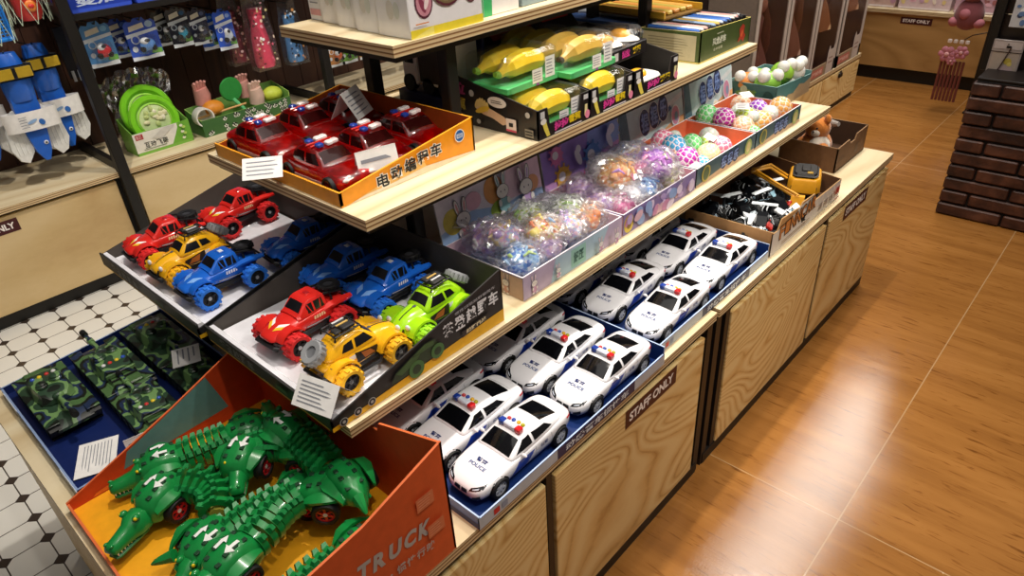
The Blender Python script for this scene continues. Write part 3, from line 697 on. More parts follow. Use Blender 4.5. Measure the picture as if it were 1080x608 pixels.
    for q, cc in ((0, '#c9a55a'), (1, '#d8d8da')): cg.box(-.005+q*.012, -.001+q*.012, .006, .030, .106, .1075, P(cc, .5))
    cg.build('roof_luggage', t)
    sp = M(); a = Vector((0, .080, .077)); R = Matrix.Translation(a) @ Matrix.Rotation(radians(-38), 4, 'X'); sp.T = R
    sp.lathe([(.011, -.008), (.0205, -.009), (.0225, -.005), (.0225, .005), (.0205, .009), (.011, .008)], P('#8e9093', .6), (0, 0, 0), 'Z', 20)
    for q in range(16): a = 2*pi*q/16; sp.box(.0225*cos(a)-.0018, .0225*cos(a)+.0018, .0225*sin(a)-.0018, .0225*sin(a)+.0018, -.006, .006, P('#8e9093', .6))
    sp.lathe([(0, -.003), (.0115, -.003), (.0115, .005), (0, .004)], P('#6e7074', .35), (0, 0, 0), 'Z', 14)
    sp.build('spare_wheel', t)
    bb = M(); bb.tube([(-.030, .080, .034), (-.026, .090, .036), (.026, .090, .036), (.030, .080, .034)], .004, P('#18181a', .5), 8); bb.build('rear_bumper', t)
    return t
# ================================================================== display boxes of card
def display_box(name, label, x0, x1, y0, y1, z, S, E, N, W, mo, mi, edge=None, th=.003, floor=None, group=None, cat='box', lean=None):
    """open card box: a wall on each side (S towards -y, E +x, N +y, W -x) with its height at both ends, going anticlockwise"""
    cx, cy = (x0+x1)/2, (y0+y1)/2
    t = thing(name, label, cat, (cx, cy, z), 0, group)
    a, b, c, d = x0-cx, x1-cx, y0-cy, y1-cy; edge = edge or mo
    M().panel([(a,c,0),(b,c,0),(b,d,0),(a,d,0)], (0,0,.003), mo, floor or mi, edge).build('floor_panel', t, 0, fix=False)
    def wall(nm, p, q, h, off):
        if not h: return None
        pl = [(p[0],p[1],.003),(q[0],q[1],.003)] + [(p[0]+(q[0]-p[0])*u, p[1]+(q[1]-p[1])*u, hh) for u, hh in (h if isinstance(h[0], tuple) else ((1,h[1]),(0,h[0])))]
        return M().panel(pl, off, mo, mi, edge).build(nm, t, 0, fix=False)
    t2 = t
    wall('near_panel', (a,c), (b,c), S, (0,th,0)); wall('right_panel', (b,c), (b,d), E, (-th,0,0))
    wall('back_panel', (b,d), (a,d), N, (0,-th,0)); wall('left_panel', (a,d), (a,c), W, (th,0,0))
    t['w'] = 0; del t['w']
    return t
def face(t, side, x0, x1, y0, y1, lift=.0005):
    """drawing plane on an outer wall; u runs to the right as one looks at the wall, origin at its lower left corner"""
    cx, cy = (x0+x1)/2, (y0+y1)/2
    if side == 'S': return Deco((x0-cx, y0-cy, 0), (1,0,0), (0,0,1), lift)
    if side == 'E': return Deco((x1-cx, y0-cy, 0), (0,1,0), (0,0,1), lift)
    if side == 'N': return Deco((x1-cx, y1-cy, 0), (-1,0,0), (0,0,1), lift)
    if side == 'W': return Deco((x0-cx, y1-cy, 0), (0,-1,0), (0,0,1), lift)
CARDBLACK = P('#1c1b1d', .45, var=.1); CARDIN = P('#4a443f', .7); YEL = P('#e8b020', .5)
def price_tag(label, loc, rz, tilt=0., fold=.0, w=.06, h=.05, lines=5, group='folded white price tags'):
    """folded white ticket standing like a tent (fold > 0) or lying as a flat card"""
    t = thing('price_tag', label, 'price tag', loc, rz, group)
    if fold:
        for s in (1, -1):
            v = Vector((0, s*-sin(fold), -cos(fold))); o = Vector((0, 0, h*cos(fold)))
            p = [Vector((-w/2,0,0))+o, Vector((w/2,0,0))+o, Vector((w/2,0,0))+o+v*h, Vector((-w/2,0,0))+o+v*h]
            nrm = Vector((0, s*-cos(fold), sin(fold)))
            q = M().prism(p, nrm*-.0005, PAPER).build('leaf', t, 0)
            if s == 1:
                d = Deco(p[3], (1,0,0), -v, .0007); d.lines(w*.1, h*.12, w*.9, h*.88, lines, GREYINK, .28, .35, int(abs(loc[0])*1000)); d.build('fine_print', q)
    else:
        m = M(); m.T = Matrix.Rotation(tilt, 4, 'X'); m.box(-w/2, w/2, -h/2, h/2, 0, .0008, PAPER); q = m.build('card', t, 0)
        d = Deco(m.T @ Vector((-w/2, -h/2, .0008)), (1,0,0), m.T.to_3x3() @ Vector((0,1,0)), .0003); d.lines(w*.1, h*.12, w*.9, h*.88, lines, GREYINK, .28, .35, int(abs(loc[0])*1000)); d.build('fine_print', q)
    return t
# ------------------------------------------------------------------ police car trays on the counter
TBLUE = P('#2a5cc0', .35, coat=.3); TIN = P('#16326f', .4); TRIM_ = P('#b9cfee', .4); SILVERC = P('#b6bcc4', .4)
def police_tray(label, x0, x1, y0, y1):
    t = display_box('car_tray', label, x0, x1, y0, y1, CT+.0005, (.030,.030), (.026,.026), (.045,.045), (.03,.03), TBLUE, TIN, TRIM_, .003, TIN, 'blue display trays of police cars', 'tray')
    d = face(t, 'E', x0, x1, y0, y1); L = y1-y0
    d.rect(0, 0, L*.36, .0255, SILVERC); d.rect(L*.36, .0, L*.80, .0255, P('#1b2a55', .4)); d.rect(L*.80, 0, L, .0255, SILVERC)
    d.rect(L*.06, .006, L*.085, .019, RED); d.rect(L*.095, .006, L*.12, .019, P('#8a93a8', .5))
    d.text('动感警车惯性车', L*.58, .0125, L*.36, .0165, P('#dfe5ee', .5), .02)
    d.build('side_print', t)
    d = face(t, 'S', x0, x1, y0, y1); d.rect(0, 0, x1-x0, .012, P('#1a2d66', .4)); d.build('near_print', t)
    return t
police_tray('blue display tray of police cars on the near counter, against the orange box', -.925, -.583, .488, 1.046)
police_tray('blue display tray of police cars farther along, against the cardboard robot car box', -.962, -.606, 1.056, 1.588)
PG1 = 'white toy police cars'
pc = police_car('white toy police car nearest the orange box, at the near tray front corner', (-.648, .638, CT+.0045), 0, PG1)
pk = kids(pc)
for x, y, l in ((-.645, .908, 'white toy police car on the aisle side, at the far end of the near tray'),
                (-.757, .630, 'half shaded toy police car second from the aisle, touching the orange box side'),
                (-.754, .898, 'white toy police car second from the aisle in the far row of the near tray'),
                (-.866, .632, 'shaded toy police car deepest under the shelf in the near row of the near tray'),
                (-.864, .895, 'shaded toy police car deepest under the shelf in the far row of the near tray'),
                (-.664, 1.193, 'white toy police car at the aisle side near end of the far tray'),
                (-.672, 1.450, 'white toy police car on the aisle side, next to the cardboard robot car box'),
                (-.786, 1.194, 'white toy police car second from the aisle at the near end of the far tray'),
                (-.786, 1.450, 'white toy police car second from the aisle at the far end of the far tray'),
                (-.902, 1.194, 'shaded toy police car deepest under the shelf at the near end of the far tray'),
                (-.897, 1.45, 'shaded toy police car deepest under the shelf at the far end of the far tray')):
    dup(pc, l, (x, y, CT+.0045), random.uniform(-.01, .01), PG1, pk)
# ------------------------------------------------------------------ the two black boxes of off-road toys on the lowest riser shelf
VAC = P('#e8e8ee', .25, coat=.4)
def truck_box(label, x0, x1, y0, y1):
    t = display_box('truck_box', label, x0, x1, y0, y1, S2+.0005, (.030,.030), ((1,.110),(.02,.022),(0,.022)), (.110,.110), ((1,.026),(.98,.026),(0,.110)), CARDBLACK, CARDIN, P('#2c2a2a', .6), .003, CARDBLACK, 'black display boxes of off-road toys')
    w, L = x1-x0, y1-y0
    v = M(); a, b, c, d_ = -w/2+.006, w/2-.006, -L/2+.006, L/2-.006
    v.box(a, b, c, d_, .0035, .0085, VAC, .002)
    for i in range(3):
        for j in range(2):
            cx = a+(i+.5)*(b-a)/3; cy = c+(j+.5)*(d_-c)/2
            v.box(cx-.034, cx+.034, cy-.030, cy+.030, .0085, .0098, VAC, .0006)
    v.loft([[(a,c,.008),(b,c,.008),(b,c+.02,.008),(a,c+.02,.008)],[(a,c-.0005,.028),(b,c-.0005,.028),(b,c+.008,.028),(a,c+.008,.028)]], VAC)
    v.build('plastic_insert', t, 40)
    e = face(t, 'E', x0, x1, y0, y1)
    e.poly([(0,0),(L,0),(L,.026),(0,.008)], YEL); e.rect(L*.055, .010, L*.06, .011, YEL)
    [e.text(ch_, L*(.645+q*.072), .053+q*.0022, .0245, .028, P('#e4e4e6', .5), .03) for q, ch_ in enumerate('攀登越野车')]; e.text('惯性四驱越野攀爬车', L*.82, .080, .10, .006, P('#b9b9bd', .5), .0, radians(4))
    e.poly([(L*.72,.034),(L*.90,.040),(L*.90,.028),(L*.72,.022)], P('#2a2320', .5)); e.text('越野挑战', L*.81, .031, .05, .008, P('#e8d9b0', .5), .02, radians(3))
    g1, g2 = P('#3f5a30', .5), P('#2a3a22', .5)                      # printed picture of a green buggy
    e.poly([(L*.30,.020),(L*.33,.036),(L*.42,.048),(L*.50,.058),(L*.56,.056),(L*.58,.036),(L*.56,.026),(L*.45,.018)], g2)
    e.poly([(L*.33,.034),(L*.42,.047),(L*.47,.044),(L*.44,.034),(L*.36,.026)], g1); e.poly([(L*.43,.048),(L*.50,.057),(L*.55,.054),(L*.55,.046),(L*.47,.045)], g1)
    for u, v_, r in ((L*.44, .020, .0165), (L*.565, .030, .0145)): e.oval(u, v_, r, r, P('#47703a', .5)); e.oval(u, v_, r*.55, r*.55, g2)
    for u in (L*.05, L*.12, L*.19): e.oval(u, .010+u*.09, .0075, .0075, P('#b8b8b4', .5)); e.oval(u, .010+u*.09, .0062, .0062, CARDBLACK); e.oval(u, .010+u*.09, .003, .003, P('#b8b8b4', .5))
    e.build('side_print', t)
    s = face(t, 'S', x0, x1, y0, y1); s.rect(w*.02, 0, w*.98, .0035, P('#c59a2c', .5))
    [s.text(ch_, w*(.16+q*.062), .017, .021, .019, P('#7e7e80', .5), .02) for q, ch_ in enumerate('攀登越野车')]
    for k in range(7): s.rect(w*.5+k*.012, .006, w*.5+k*.012+.008, .0085, P('#b5913a', .5))
    s.rect(w*.62, .013, w*.70, .022, P('#3d5a34', .5)); s.build('near_print', t)
    n = Deco((w/2-.0032, L/2-.0031, 0), (-1,0,0), (0,0,1), .0002)
    return t
truck_box('black display box of off-road toys on the shelf side nearest the wall rack', -1.628, -1.165, .358, .752)
truck_box('black display box of off-road toys with white lettering and yellow base band', -1.152, -.757, .368, .752)
G_ = 'off-road toys in the black boxes'; tz = S2+.0107
SCL = .93
tr = baja_truck('red toy pickup with red tyres in the front black box, nose to the near side', (-.998, .487, tz), radians(3), G_, '#dc2a24', '#d92b2c'); tr.scale = (SCL,)*3
k_ = kids(tr)
dup(tr, 'red toy pickup at the near left corner of the left black box', (-1.530, .470, tz), radians(-4), G_, k_)
dup(tr, 'red toy pickup at the far left corner of the left black box', (-1.535, .652, tz), radians(4), G_, k_)
tb = baja_truck('blue toy pickup at the near right corner of the left black box', (-1.278, .470, tz), 0, G_, '#1c66d2', '#2b78e0'); tb.scale = (SCL,)*3
k_ = kids(tb)
dup(tb, 'blue toy pickup in shadow at the far right corner of the left black box', (-1.258, .655, tz), radians(-3), G_, k_)
dup(tb, 'blue toy pickup beside the lime green car in the front black box', (-.964, .652, tz), radians(2), G_, k_)
dup(tb, 'dark blue toy pickup in shadow at the far left corner of the front black box', (-1.085, .640, tz), radians(-2), G_, k_)
by = beetle('yellow rounded toy car with grey spare wheel towards the near side', (-.848, .488, tz), radians(180), G_, '#f2b41c', '#f0b51e'); by.scale = (SCL,)*3
dup(by, 'yellow rounded toy car between red and blue pickups in the left black box', (-1.402, .468, tz), radians(2), G_)
beetle('lime green rounded toy car in the far right corner of the front black box', (-.836, .644, tz), radians(2), G_, '#a6e01c', '#9ad81e').scale = (SCL,)*3
price_tag('folded white price tag hanging over the near rim of the front black box', (-.797, .388, S2+.034), radians(14), 0, radians(40), .080, .050, 6)
# ------------------------------------------------------------------ orange tray of clear red cars on the middle riser shelf
ORG = P('#f19a12', .4, coat=.2); ORGIN = P('#b9541c', .5); zm = SM+.0005
ox0, ox1, oy0, oy1 = -1.352, -.930, .566, .880
ot = display_box('car_tray', 'orange display tray of clear red cars on the middle riser shelf', ox0, ox1, oy0, oy1, zm, (.026,.026), (.026,.068), (.068,.068), (.068,.022), ORG, ORGIN, P('#f2a52c', .4), .004, P('#7a3a1a', .5), None, 'tray')
L = oy1-oy0; e = face(ot, 'E', ox0, ox1, oy0, oy1)
e.poly([(.02,.001),(L*.62,.001),(L*.58,.026),(L*.40,.020),(.03,.004)], P('#f3c06a', .4)); e.poly([(0,0),(L,0),(L,.003),(L*.60,.012)], P('#e9dcc0', .4)); e.poly([(L*.06,.002),(L*.55,.002),(L*.50,.008),(L*.16,.006)], P('#efe6d2', .4))
for q, ch_ in enumerate('电动编程车'):
    u = L*(.285+q*.098); e.text(ch_, u, .0185+q*.0042, .0285, .027, P('#f6f0e2', .4), .09); e.text(ch_, u, .0185+q*.0042, .0255, .024, INK, .025)
e.oval(L*.87, .044, .0125, .0125, P('#f3efe4', .4)); e.oval(L*.87, .044, .0105, .0105, P('#1c5fae', .4)); e.rect(L*.845, .040, L*.895, .048, P('#dfe8f2', .4)); e.lines(L*.85, .041, L*.89, .047, 2, P('#1c5fae', .4), .5, 0)
e.build('side_print', ot)
RCLEAR = film('clear_red_shell', '#ff4632', .42, .06, .62); RDEEP = noise_mat('red_works', [(0, '#3a0808'), (.42, '#a81810'), (.52, '#e0382a'), (.60, '#6a0e0a'), (.66, '#f0c8b8')], 60, 3, .3)
def clear_red_car(label, loc, rz, group):
    t = thing('clear_red_car', label, 'toy car', loc, rz, group)
    def half(w, zb, zs, zt): return [(0, zb), (w*.92, zb), (w, zb+.004), (w, zs-.004), (w*.95, zs), (w*.55, zt), (0, zt+.001)]
    st = [(-.098, half(.024, .016, .030, .033)), (-.092, half(.035, .013, .034, .037)), (-.070, half(.040, .012, .038, .042)), (-.035, half(.041, .012, .041, .045)), (.03, half(.041, .012, .042, .046)), (.07, half(.041, .012, .042, .045)), (.092, half(.036, .014, .039, .043)), (.098, half(.026, .018, .034, .037))]
    body = hull(st, RCLEAR, 1, 'body', t, 60)
    cb = [(y, [(0, .036), (wb, .036), (wb, .042), (wt, zt-.003), (wt*.85, zt), (0, zt+.001)]) for y, wb, wt, zt in ((-.048, .037, .033, .045), (-.040, .038, .033, .050), (-.022, .038, .0315, .0655), (-.010, .038, .031, .0695), (.030, .038, .031, .0695), (.042, .037, .0315, .065), (.062, .035, .031, .047))]
    cab = hull(cb, RCLEAR, 1, 'cab', t, 60); T2 = bvh(cab)
    D_ = P('#2a0606', .12, coat=.7)
    g = M()
    p, f = quadgrid([(-.029, -.041), (.029, -.041), (.025, -.022), (-.025, -.022)], 5, 3); project(g, T2, p, f, lambda x, y: (x, y, .2), (0, 0, -1), D_)
    g.build('windscreen', t, 40); g = M()
    p, f = quadgrid([(-.025, .043), (.025, .043), (.027, .058), (-.027, .058)], 5, 3); project(g, T2, p, f, lambda x, y: (x, y, .2), (0, 0, -1), D_); g.build('rear_window', t, 40)
    for s in (-1, 1):
        g = M()
        for c in ([(-.034, .046), (.004, .046), (.004, .063), (-.020, .063)], [(.009, .046), (.050, .046), (.040, .063), (.009, .063)]):
            p, f = quadgrid(c, 4, 3); project(g, T2, p, f, lambda y, z: (s*.2, y, z), (-s, 0, 0), D_)
        g.build('side_window', t, 40)
        for wy in (-.062, .060): wheel(t, (s*.0385, wy, .0175), .0175, .013, TYRE, P('#8c1a16', .3), side=s, spokes=5, n=18)
        g = M(); g.box(s*.041-.0006, s*.041+.0006, -.045, .045, .014, .020, P('#e8d9c8', .4)); g.build('side_sill', t)
    rn = random.Random(5); g = M()
    g.box(-.030, .030, -.085, .085, .016, .024, RDEEP, .003)
    for k in range(16):
        x, y = rn.uniform(-.026, .026), rn.uniform(-.08, .08); r = rn.uniform(.006, .013)
        g.cyl((x, y, .022), (x, y, rn.uniform(.027, .036)), r, rn.choice([RDEEP, P('#f0c8b8', .3), P('#c41c14', .3), P('#5a0a08', .3), P('#e8a23a', .3)]), n=10)
    g.build('gearwork', t, 40)
    for x, y, c in ((-.014, -.012, '#1f3f9e'), (-.0135, .020, '#1f3f9e'), (.004, -.014, '#f2e9e6'), (.016, -.012, '#f2d9d6'), (.004, .020, '#f2e9e6'), (.0155, .021, '#f2e9e6')):
        M().box(x-.0065, x+.0065, y-.0065, y+.0065, .0690, .0765, P(c, .25, coat=.5), .002).build('roof_light', t)
    g = M(); g.box(-.026, .026, -.004, .0005, .0690, .0725, P('#c4231a', .2, coat=.5), .001); g.box(-.026, .026, .009, .013, .0690, .0725, P('#c4231a', .2, coat=.5), .001); g.build('roof_bar', t)
    for s in (-1, 1): M().ell((s*.026, -.0935, .031), (.007, .004, .004), P('#f0dcd2', .1, coat=.8), 10, 6).build('headlight', t)
    return t
G_ = 'clear red cars in the orange tray'; cz = zm+.0045
rc = clear_red_car('clear red car at the near right corner of the orange tray', (-1.038, .619, cz), radians(90), G_); k_ = kids(rc)
for x, y, l in ((-1.040, .716, 'clear red car in the middle of the right column of the orange tray'), (-1.040, .812, 'clear red car at the far right corner of the orange tray'),
                (-1.248, .624, 'clear red car at the near left corner of the orange tray'), (-1.248, .720, 'clear red car in the middle of the left column of the orange tray'), (-1.248, .815, 'clear red car at the far left corner of the orange tray, in shadow')):
    dup(rc, l, (x, y, cz), radians(90)+random.uniform(-.02, .02), G_, k_)
price_tag('white price tag lying tilted over the near left rim of the orange tray', (-1.120, .540, SM+.036), radians(50), radians(38), 0, .070, .044, 4)
price_tag('tented white price tag standing among the red cars in the middle of the orange tray', (-1.150, .765, SM+.066), radians(118), 0, radians(30), .07, .058, 5)
price_tag('cream price tag standing against the right wall of the orange tray', (-.950, .664, SM+.014), radians(75), 0, radians(14), .075, .058, 2)
# ================================================================== toy tanks
CAMO = noise_mat('camouflage', [(0, '#131c13'), (.36, '#2a4430'), (.45, '#6c9058'), (.52, '#1e2e4c'), (.57, '#121810'), (.62, '#4a6a3e')], 17, 1.2, .4, .3)
def tank(label, loc, rz, group, elev=4):
    """toy tank, gun towards -y, turret with round hatches and coloured buttons"""
    t = thing('toy_tank', label, 'toy tank', loc, rz, group)
    B_ = P('#0f1110', .55)
    h = M(); h.loft([[(-.034, y, z0), (.034, y, z0), (.036, y, (z0+z1)/2), (.033, y, z1), (-.033, y, z1), (-.036, y, (z0+z1)/2)] for y, z0, z1 in ((-.118, .022, .028), (-.105, .016, .036), (-.075, .012, .042), (.095, .012, .042), (.112, .016, .040), (.116, .022, .034))], CAMO)
    h.box(-.028, .028, .055, .108, .041, .047, CAMO, .003); h.build('hull', t, 30)
    for s in (-1, 1):
        m = M(); pr = [(-.116, .030), (-.108, .014), (-.095, .004), (.090, .004), (.106, .014), (.114, .030), (.104, .037), (-.106, .037)]
        m.prism([(s*.0275, y, z) for y, z in pr], (s*.0205, 0, 0), B_)
        for k in range(26):
            y = -.100+k*.0078; m.box(min(s*.0275, s*.0485), max(s*.0275, s*.0485), y, y+.004, .0015, .0042, B_)
        q = m.build('track', t, 30)
        for k in range(6): M().cyl((s*.047, -.082+k*.034, .017), (s*.0495, -.082+k*.034, .017), .0115, P('#2a3328', .5), n=14).build('road_wheel', q)
        f = M(); f.box(min(s*.025, s*.050), max(s*.025, s*.050), -.112, .110, .0375, .0412, CAMO, .001); f.build('track_guard', t)
    tu = M(); tu.loft([[(-w, y, z0), (w, y, z0), (w*.82, y, z1), (-w*.82, y, z1)] for y, w, z0, z1 in ((-.048, .018, .044, .056), (-.036, .031, .043, .064), (.004, .036, .043, .068), (.046, .035, .043, .067), (.062, .028, .043, .062))], CAMO)
    T = tu.build('turret', t, 30)
    g = M(); a = radians(elev); d = Vector((0, -cos(a), sin(a))); o = Vector((0, -.044, .056))
    g.cyl(o, o+d*.085, .0055, CAMO, r1=.0042, n=12); g.cyl(o+d*.045, o+d*.060, .007, CAMO, n=12); g.cyl(o+d*.085, o+d*.102, .0068, B_, n=12); g.ell(o, (.012, .008, .009), CAMO, 12, 8); g.build('gun_barrel', t, 40)
    for x, y, r in ((-.014, -.006, .0115), (.016, .004, .0135)):
        q = M(); q.lathe([(0, 0), (r, 0), (r, .005), (r*.8, .0075), (r*.8, .010), (r*.5, .0125), (0, .013)], CAMO, (x, y, .0665), 'Z', 18); q.build('hatch', t, 40)
    for x, c in ((-.020, '#2b52b8'), (-.007, '#e8c92a'), (.007, '#c9302e'), (.020, '#d8d8d8')):
        M().ell((x, .036, .0675), (.0046, .0046, .0035), P(c, .3, coat=.5), 12, 6).build('button', t)
    r = M(); r.box(-.030, .030, .060, .066, .048, .058, CAMO, .001); r.tube([(-.026, .066, .050), (-.026, .080, .050), (.026, .080, .050), (.026, .066, .050)], .002, B_, 6); r.build('stowage_rack', t)
    return t
NAVY = P('#16265c', .35, coat=.3)
tt = display_box('tank_tray', 'navy display tray of camouflage toy tanks at the left end of the counter', -1.628, -1.170, .078, .434, CT+.0005, (.020,.020), (.03,.05), (.05,.05), (.04,.022), P('#16225a', .4), NAVY, P('#8ea4cc', .4), .004, NAVY, None, 'tray')
for x in (-1.56, -1.22):
    M().box(x-.045+1.399, x+.045+1.399, -.179, -.1775, .001, .0205, P('#c3ccd8', .4)).build('silver_flap', tt, 0)
tk0 = tank('camouflage toy tank at the near left corner of the navy tray', (-1.478, .146, CT+.0045), radians(90), 'camouflage toy tanks'); k_ = kids(tk0)
dup(tk0, 'camouflage toy tank in the middle left of the navy tray, buttons facing the orange box', (-1.480, .262, CT+.0045), radians(-90), 'camouflage toy tanks', k_)
dup(tk0, 'camouflage toy tank right against the orange box wall, gun pointing left', (-1.298, .262, CT+.0045), radians(-90), 'camouflage toy tanks', k_) if False else None
tk3 = tank('camouflage toy tank half hidden behind the orange crocodile box wall', (-1.288, .256, CT+.0045), radians(-90), 'camouflage toy tanks', 2)
tk3.scale = (.9, .9, .9); 
dup(tk0, 'dark toy tank in shadow at the far left corner of the navy tray', (-1.490, .375, CT+.0045), radians(90), 'camouflage toy tanks', k_)
d4 = dup(tk0, 'dark toy tank in shadow at the far right of the navy tray, under the shelf', (-1.290, .372, CT+.0045), radians(90), 'camouflage toy tanks', k_); d4.scale = (.88, .88, .88)
price_tag('white price card lying flat in the near right corner of the navy tray', (-1.262, .138, CT+.0065), radians(-25), 0, 0, .098, .070, 9)
price_tag('grey price card in shadow lying on the far tank in the navy tray', (-1.325, .368, CT+.079), radians(-22), 0, 0, .07, .055, 4)
price_tag('white price card leaning upright against the orange box wall in the navy tray', (-1.178, .205, CT+.005), radians(80), 0, radians(6), .06, .062, 5)
# ================================================================== orange box of crocodile trucks
CO = P('#d95a2b', .45); COI = P('#c8431c', .5); CY = P('#f0a81c', .45)
kx0, kx1, ky0, ky1 = -1.165, -.588, .055, .440
cb_ = display_box('crocodile_box', 'orange display box of green crocodile trucks at the near end of the counter', kx0, kx1, ky0, ky1, CT+.0005, (.020,.020), ((1,.232),(.62,.188),(.30,.172),(0,.150)), ((1,.160),(.275,.160),(.262,.180),(0,.232)), ((1,.022),(.45,.095),(0,.163)), CO, COI, P('#e0703e', .5), .004, CY)
d = Deco((kx0-(kx0+kx1)/2+.0043, ky0-(ky0+ky1)/2, 0), (0,1,0), (0,0,1), .0004)   # teal picture on the inside of the left wall
L = ky1-ky0; d.poly([(L*.26,.026),(L*.80,.034),(L*.74,.122),(L*.50,.086),(L*.30,.058)], P('#5f8a86', .5)); d.poly([(L*.10,.006),(L*.42,.006),(L*.36,.020),(L*.12,.012)], P('#e8772c', .5)); d.build('inner_print', cb_)
e = face(cb_, 'E', kx0, kx1, ky0, ky1, .0007)
SIL = P('#b9b5b0', .45)
for q, ch_ in enumerate('TRUCK'): e.text(ch_, .223+q*.0270, .112-q*.0035, .0225, .031, SIL, .05, rot=-.10, shear=.12)
[e.text(ch_, .225+q*.0183, .068-q*.0018, .0165 if ch_ != '·' else .004, .0175 if ch_ != '·' else .004, SIL, .02, rot=-.08) for q, ch_ in enumerate('变形·惯性行驶')]
for u, v in ((L*.88, .152), (L*.91, .086), (L*.25, .140)):
    e.rect(u-.016, v-.013, u+.016, v+.013, P('#dd7a55', .2, coat=.6)); e.lines(u-.013, v-.010, u+.013, v+.010, 4, P('#e59a78', .2), .3, .3, int(u*1000))
e.build('side_print', cb_)
CG = P('#17873f', .30, coat=.35, var=.1); CG2 = P('#178040', .4); CDK = P('#0d3a20', .5); CBEL = P('#b8b04a', .5); TOOTH = P('#eceadf', .4); WR = P('#c42024', .35)
def crocodile(label, path, z, group, bodyz=.030, dark=0):
    """crocodile truck bent along a path: head, front cab on wheels, a ribbed middle, rear pod on wheels, tail"""
    pts = [Vector((p[0], p[1], 0)) for p in path]
    seg = [(pts[i+1]-pts[i]).length for i in range(len(pts)-1)]; tot = sum(seg)
    def at(s):
        s = max(0, min(.9999, s))*tot; i = 0
        while i < len(seg)-1 and s > seg[i]: s -= seg[i]; i += 1
        p0 = pts[max(i-1, 0)]; p1 = pts[i]; p2 = pts[i+1]; p3 = pts[min(i+2, len(pts)-1)]; u = s/seg[i]
        return .5*((2*p1)+(p2-p0)*u+(2*p0-5*p1+4*p2-p3)*u*u+(3*p1-p0-3*p2+p3)*u*u*u)
    c = sum(pts, Vector())/len(pts)
    t = thing('crocodile_truck', label, 'toy truck', (c.x, c.y, z), 0, group)
    def frame(s):
        p = at(s)-c; d = (at(s+.04)-at(s-.04)).normalized(); x = Vector((-d.y, d.x, 0)); x = -x
        return Matrix(((x.x, d.x, 0, p.x), (x.y, d.y, 0, p.y), (0, 0, 1, 0), (0, 0, 0, 1)))
    k = tot/.34
    F = frame(.05); hd = M(); hd.T = F
    def ring(y, w, z0, z1, pinch=.6): return [(-w, y, z0), (w, y, z0), (w*1.05, y, z0+(z1-z0)*.45), (w*pinch, y, z1), (0, y, z1+.002), (-w*pinch, y, z1), (-w*1.05, y, z0+(z1-z0)*.45)]
    hd.loft([ring(-.034, .008, .026, .034), ring(-.030, .012, .024, .039), ring(-.012, .0125, .023, .041), ring(.006, .015, .022, .044), ring(.016, .019, .021, .052), ring(.034, .019, .020, .052), ring(.044, .015, .020, .044)], CG)
    hd.ell((-.006, -.029, .040), (.003, .004, .0025), CG, 8, 6); hd.ell((.006, -.029, .040), (.003, .004, .0025), CG, 8, 6)
    H = hd.build('head', t, 50)
    jw = M(); jw.T = F; jw.loft([ring(-.031, .008, .012, .018), ring(-.026, .011, .011, .019), ring(.0, .0125, .011, .019), ring(.030, .015, .012, .020)], CG2); jw.build('lower_jaw', t, 50)
    te = M(); te.T = F
    for s in (-1, 1):
        for q in range(7):
            y = -.028+q*.0065; te.cyl((s*.0105, y, .024), (s*.0112, y, .018), .0022, TOOTH, r1=.0003, n=6)
    te.build('teeth', H)
    for s in (-1, 1):
        q = M(); q.T = F; q.ell((s*.013, .020, .053), (.0055, .007, .0055), CG, 10, 8); q.ell((s*.0155, .0165, .0545), (.003, .003, .003), P('#e8c820', .2), 8, 6); q.build('eye', H)
    def pod(s, length, nm, decal, wheels=True, tip=False):
        F = frame(s); m = M(); m.T = F; L2 = length/2
        def rg(y, w, z1): return [(-w, y, .020), (w, y, .020), (w*1.06, y, .030), (w*.8, y, z1-.008), (w*.42, y, z1), (-w*.42, y, z1), (-w*.8, y, z1-.008), (-w*1.06, y, .030)]
        if tip: m.loft([rg(-L2, .020, .052), rg(-L2*.6, .029, .060), rg(0, .031, .062), rg(L2*.5, .025, .056), rg(L2*.95, .012, .044), rg(L2*1.25, .004, .036)], CG)
        else: m.loft([rg(-L2, .018, .046), rg(-L2*.75, .028, .060), rg(-L2*.1, .031, .070), rg(L2*.5, .030, .068), rg(L2, .024, .056)], CG)
        body = m.build(nm, t, 45); T_ = bvh(body)
        w = M()                                             # rows of square studs
        n_ = 4
        for sd in (-1, 1):
            for q in range(n_):
                y = -L2*.7+q*length*.8/n_ + .004; a = F @ Vector((sd*.012, y, .2)); h = T_.ray_cast(a, Vector((0,0,-1)))
                if h[0] is not None:
                    w.T = Matrix.Translation(h[0]) @ F.to_3x3().to_4x4(); w.box(-.0035, .0035, -.0042, .0042, -.001, .0016, CDK, .0006)
        if w.f: w.build('studs', body)
        for sd in (-1, 1):
            f = M(); f.T = F; f.loft([[(sd*.026, y, zz), (sd*(.026+wd), y, zz-.004), (sd*(.026+wd), y, zz+.001), (sd*.026, y, zz+.006)] for y, zz, wd in ((-L2*.8, .040, .006), (-L2*.4, .050, .016), (L2*.1, .052, .018), (L2*.6, .046, .010), (L2*.9, .038, .004))], CG); f.build('fender', t, 40)
            if wheels:
                wh = wheel(t, (0, 0, 0), .0225, .017, TYRE, WR, P('#e0d8d0', .3), 6, sd, 'wheel', 0, 20)
                o = F @ Vector((sd*.036, -L2*.05, .0225)); wh.matrix_parent_inverse = Matrix.Identity(4)
                wh.location = o; wh.rotation_euler = F.to_euler()
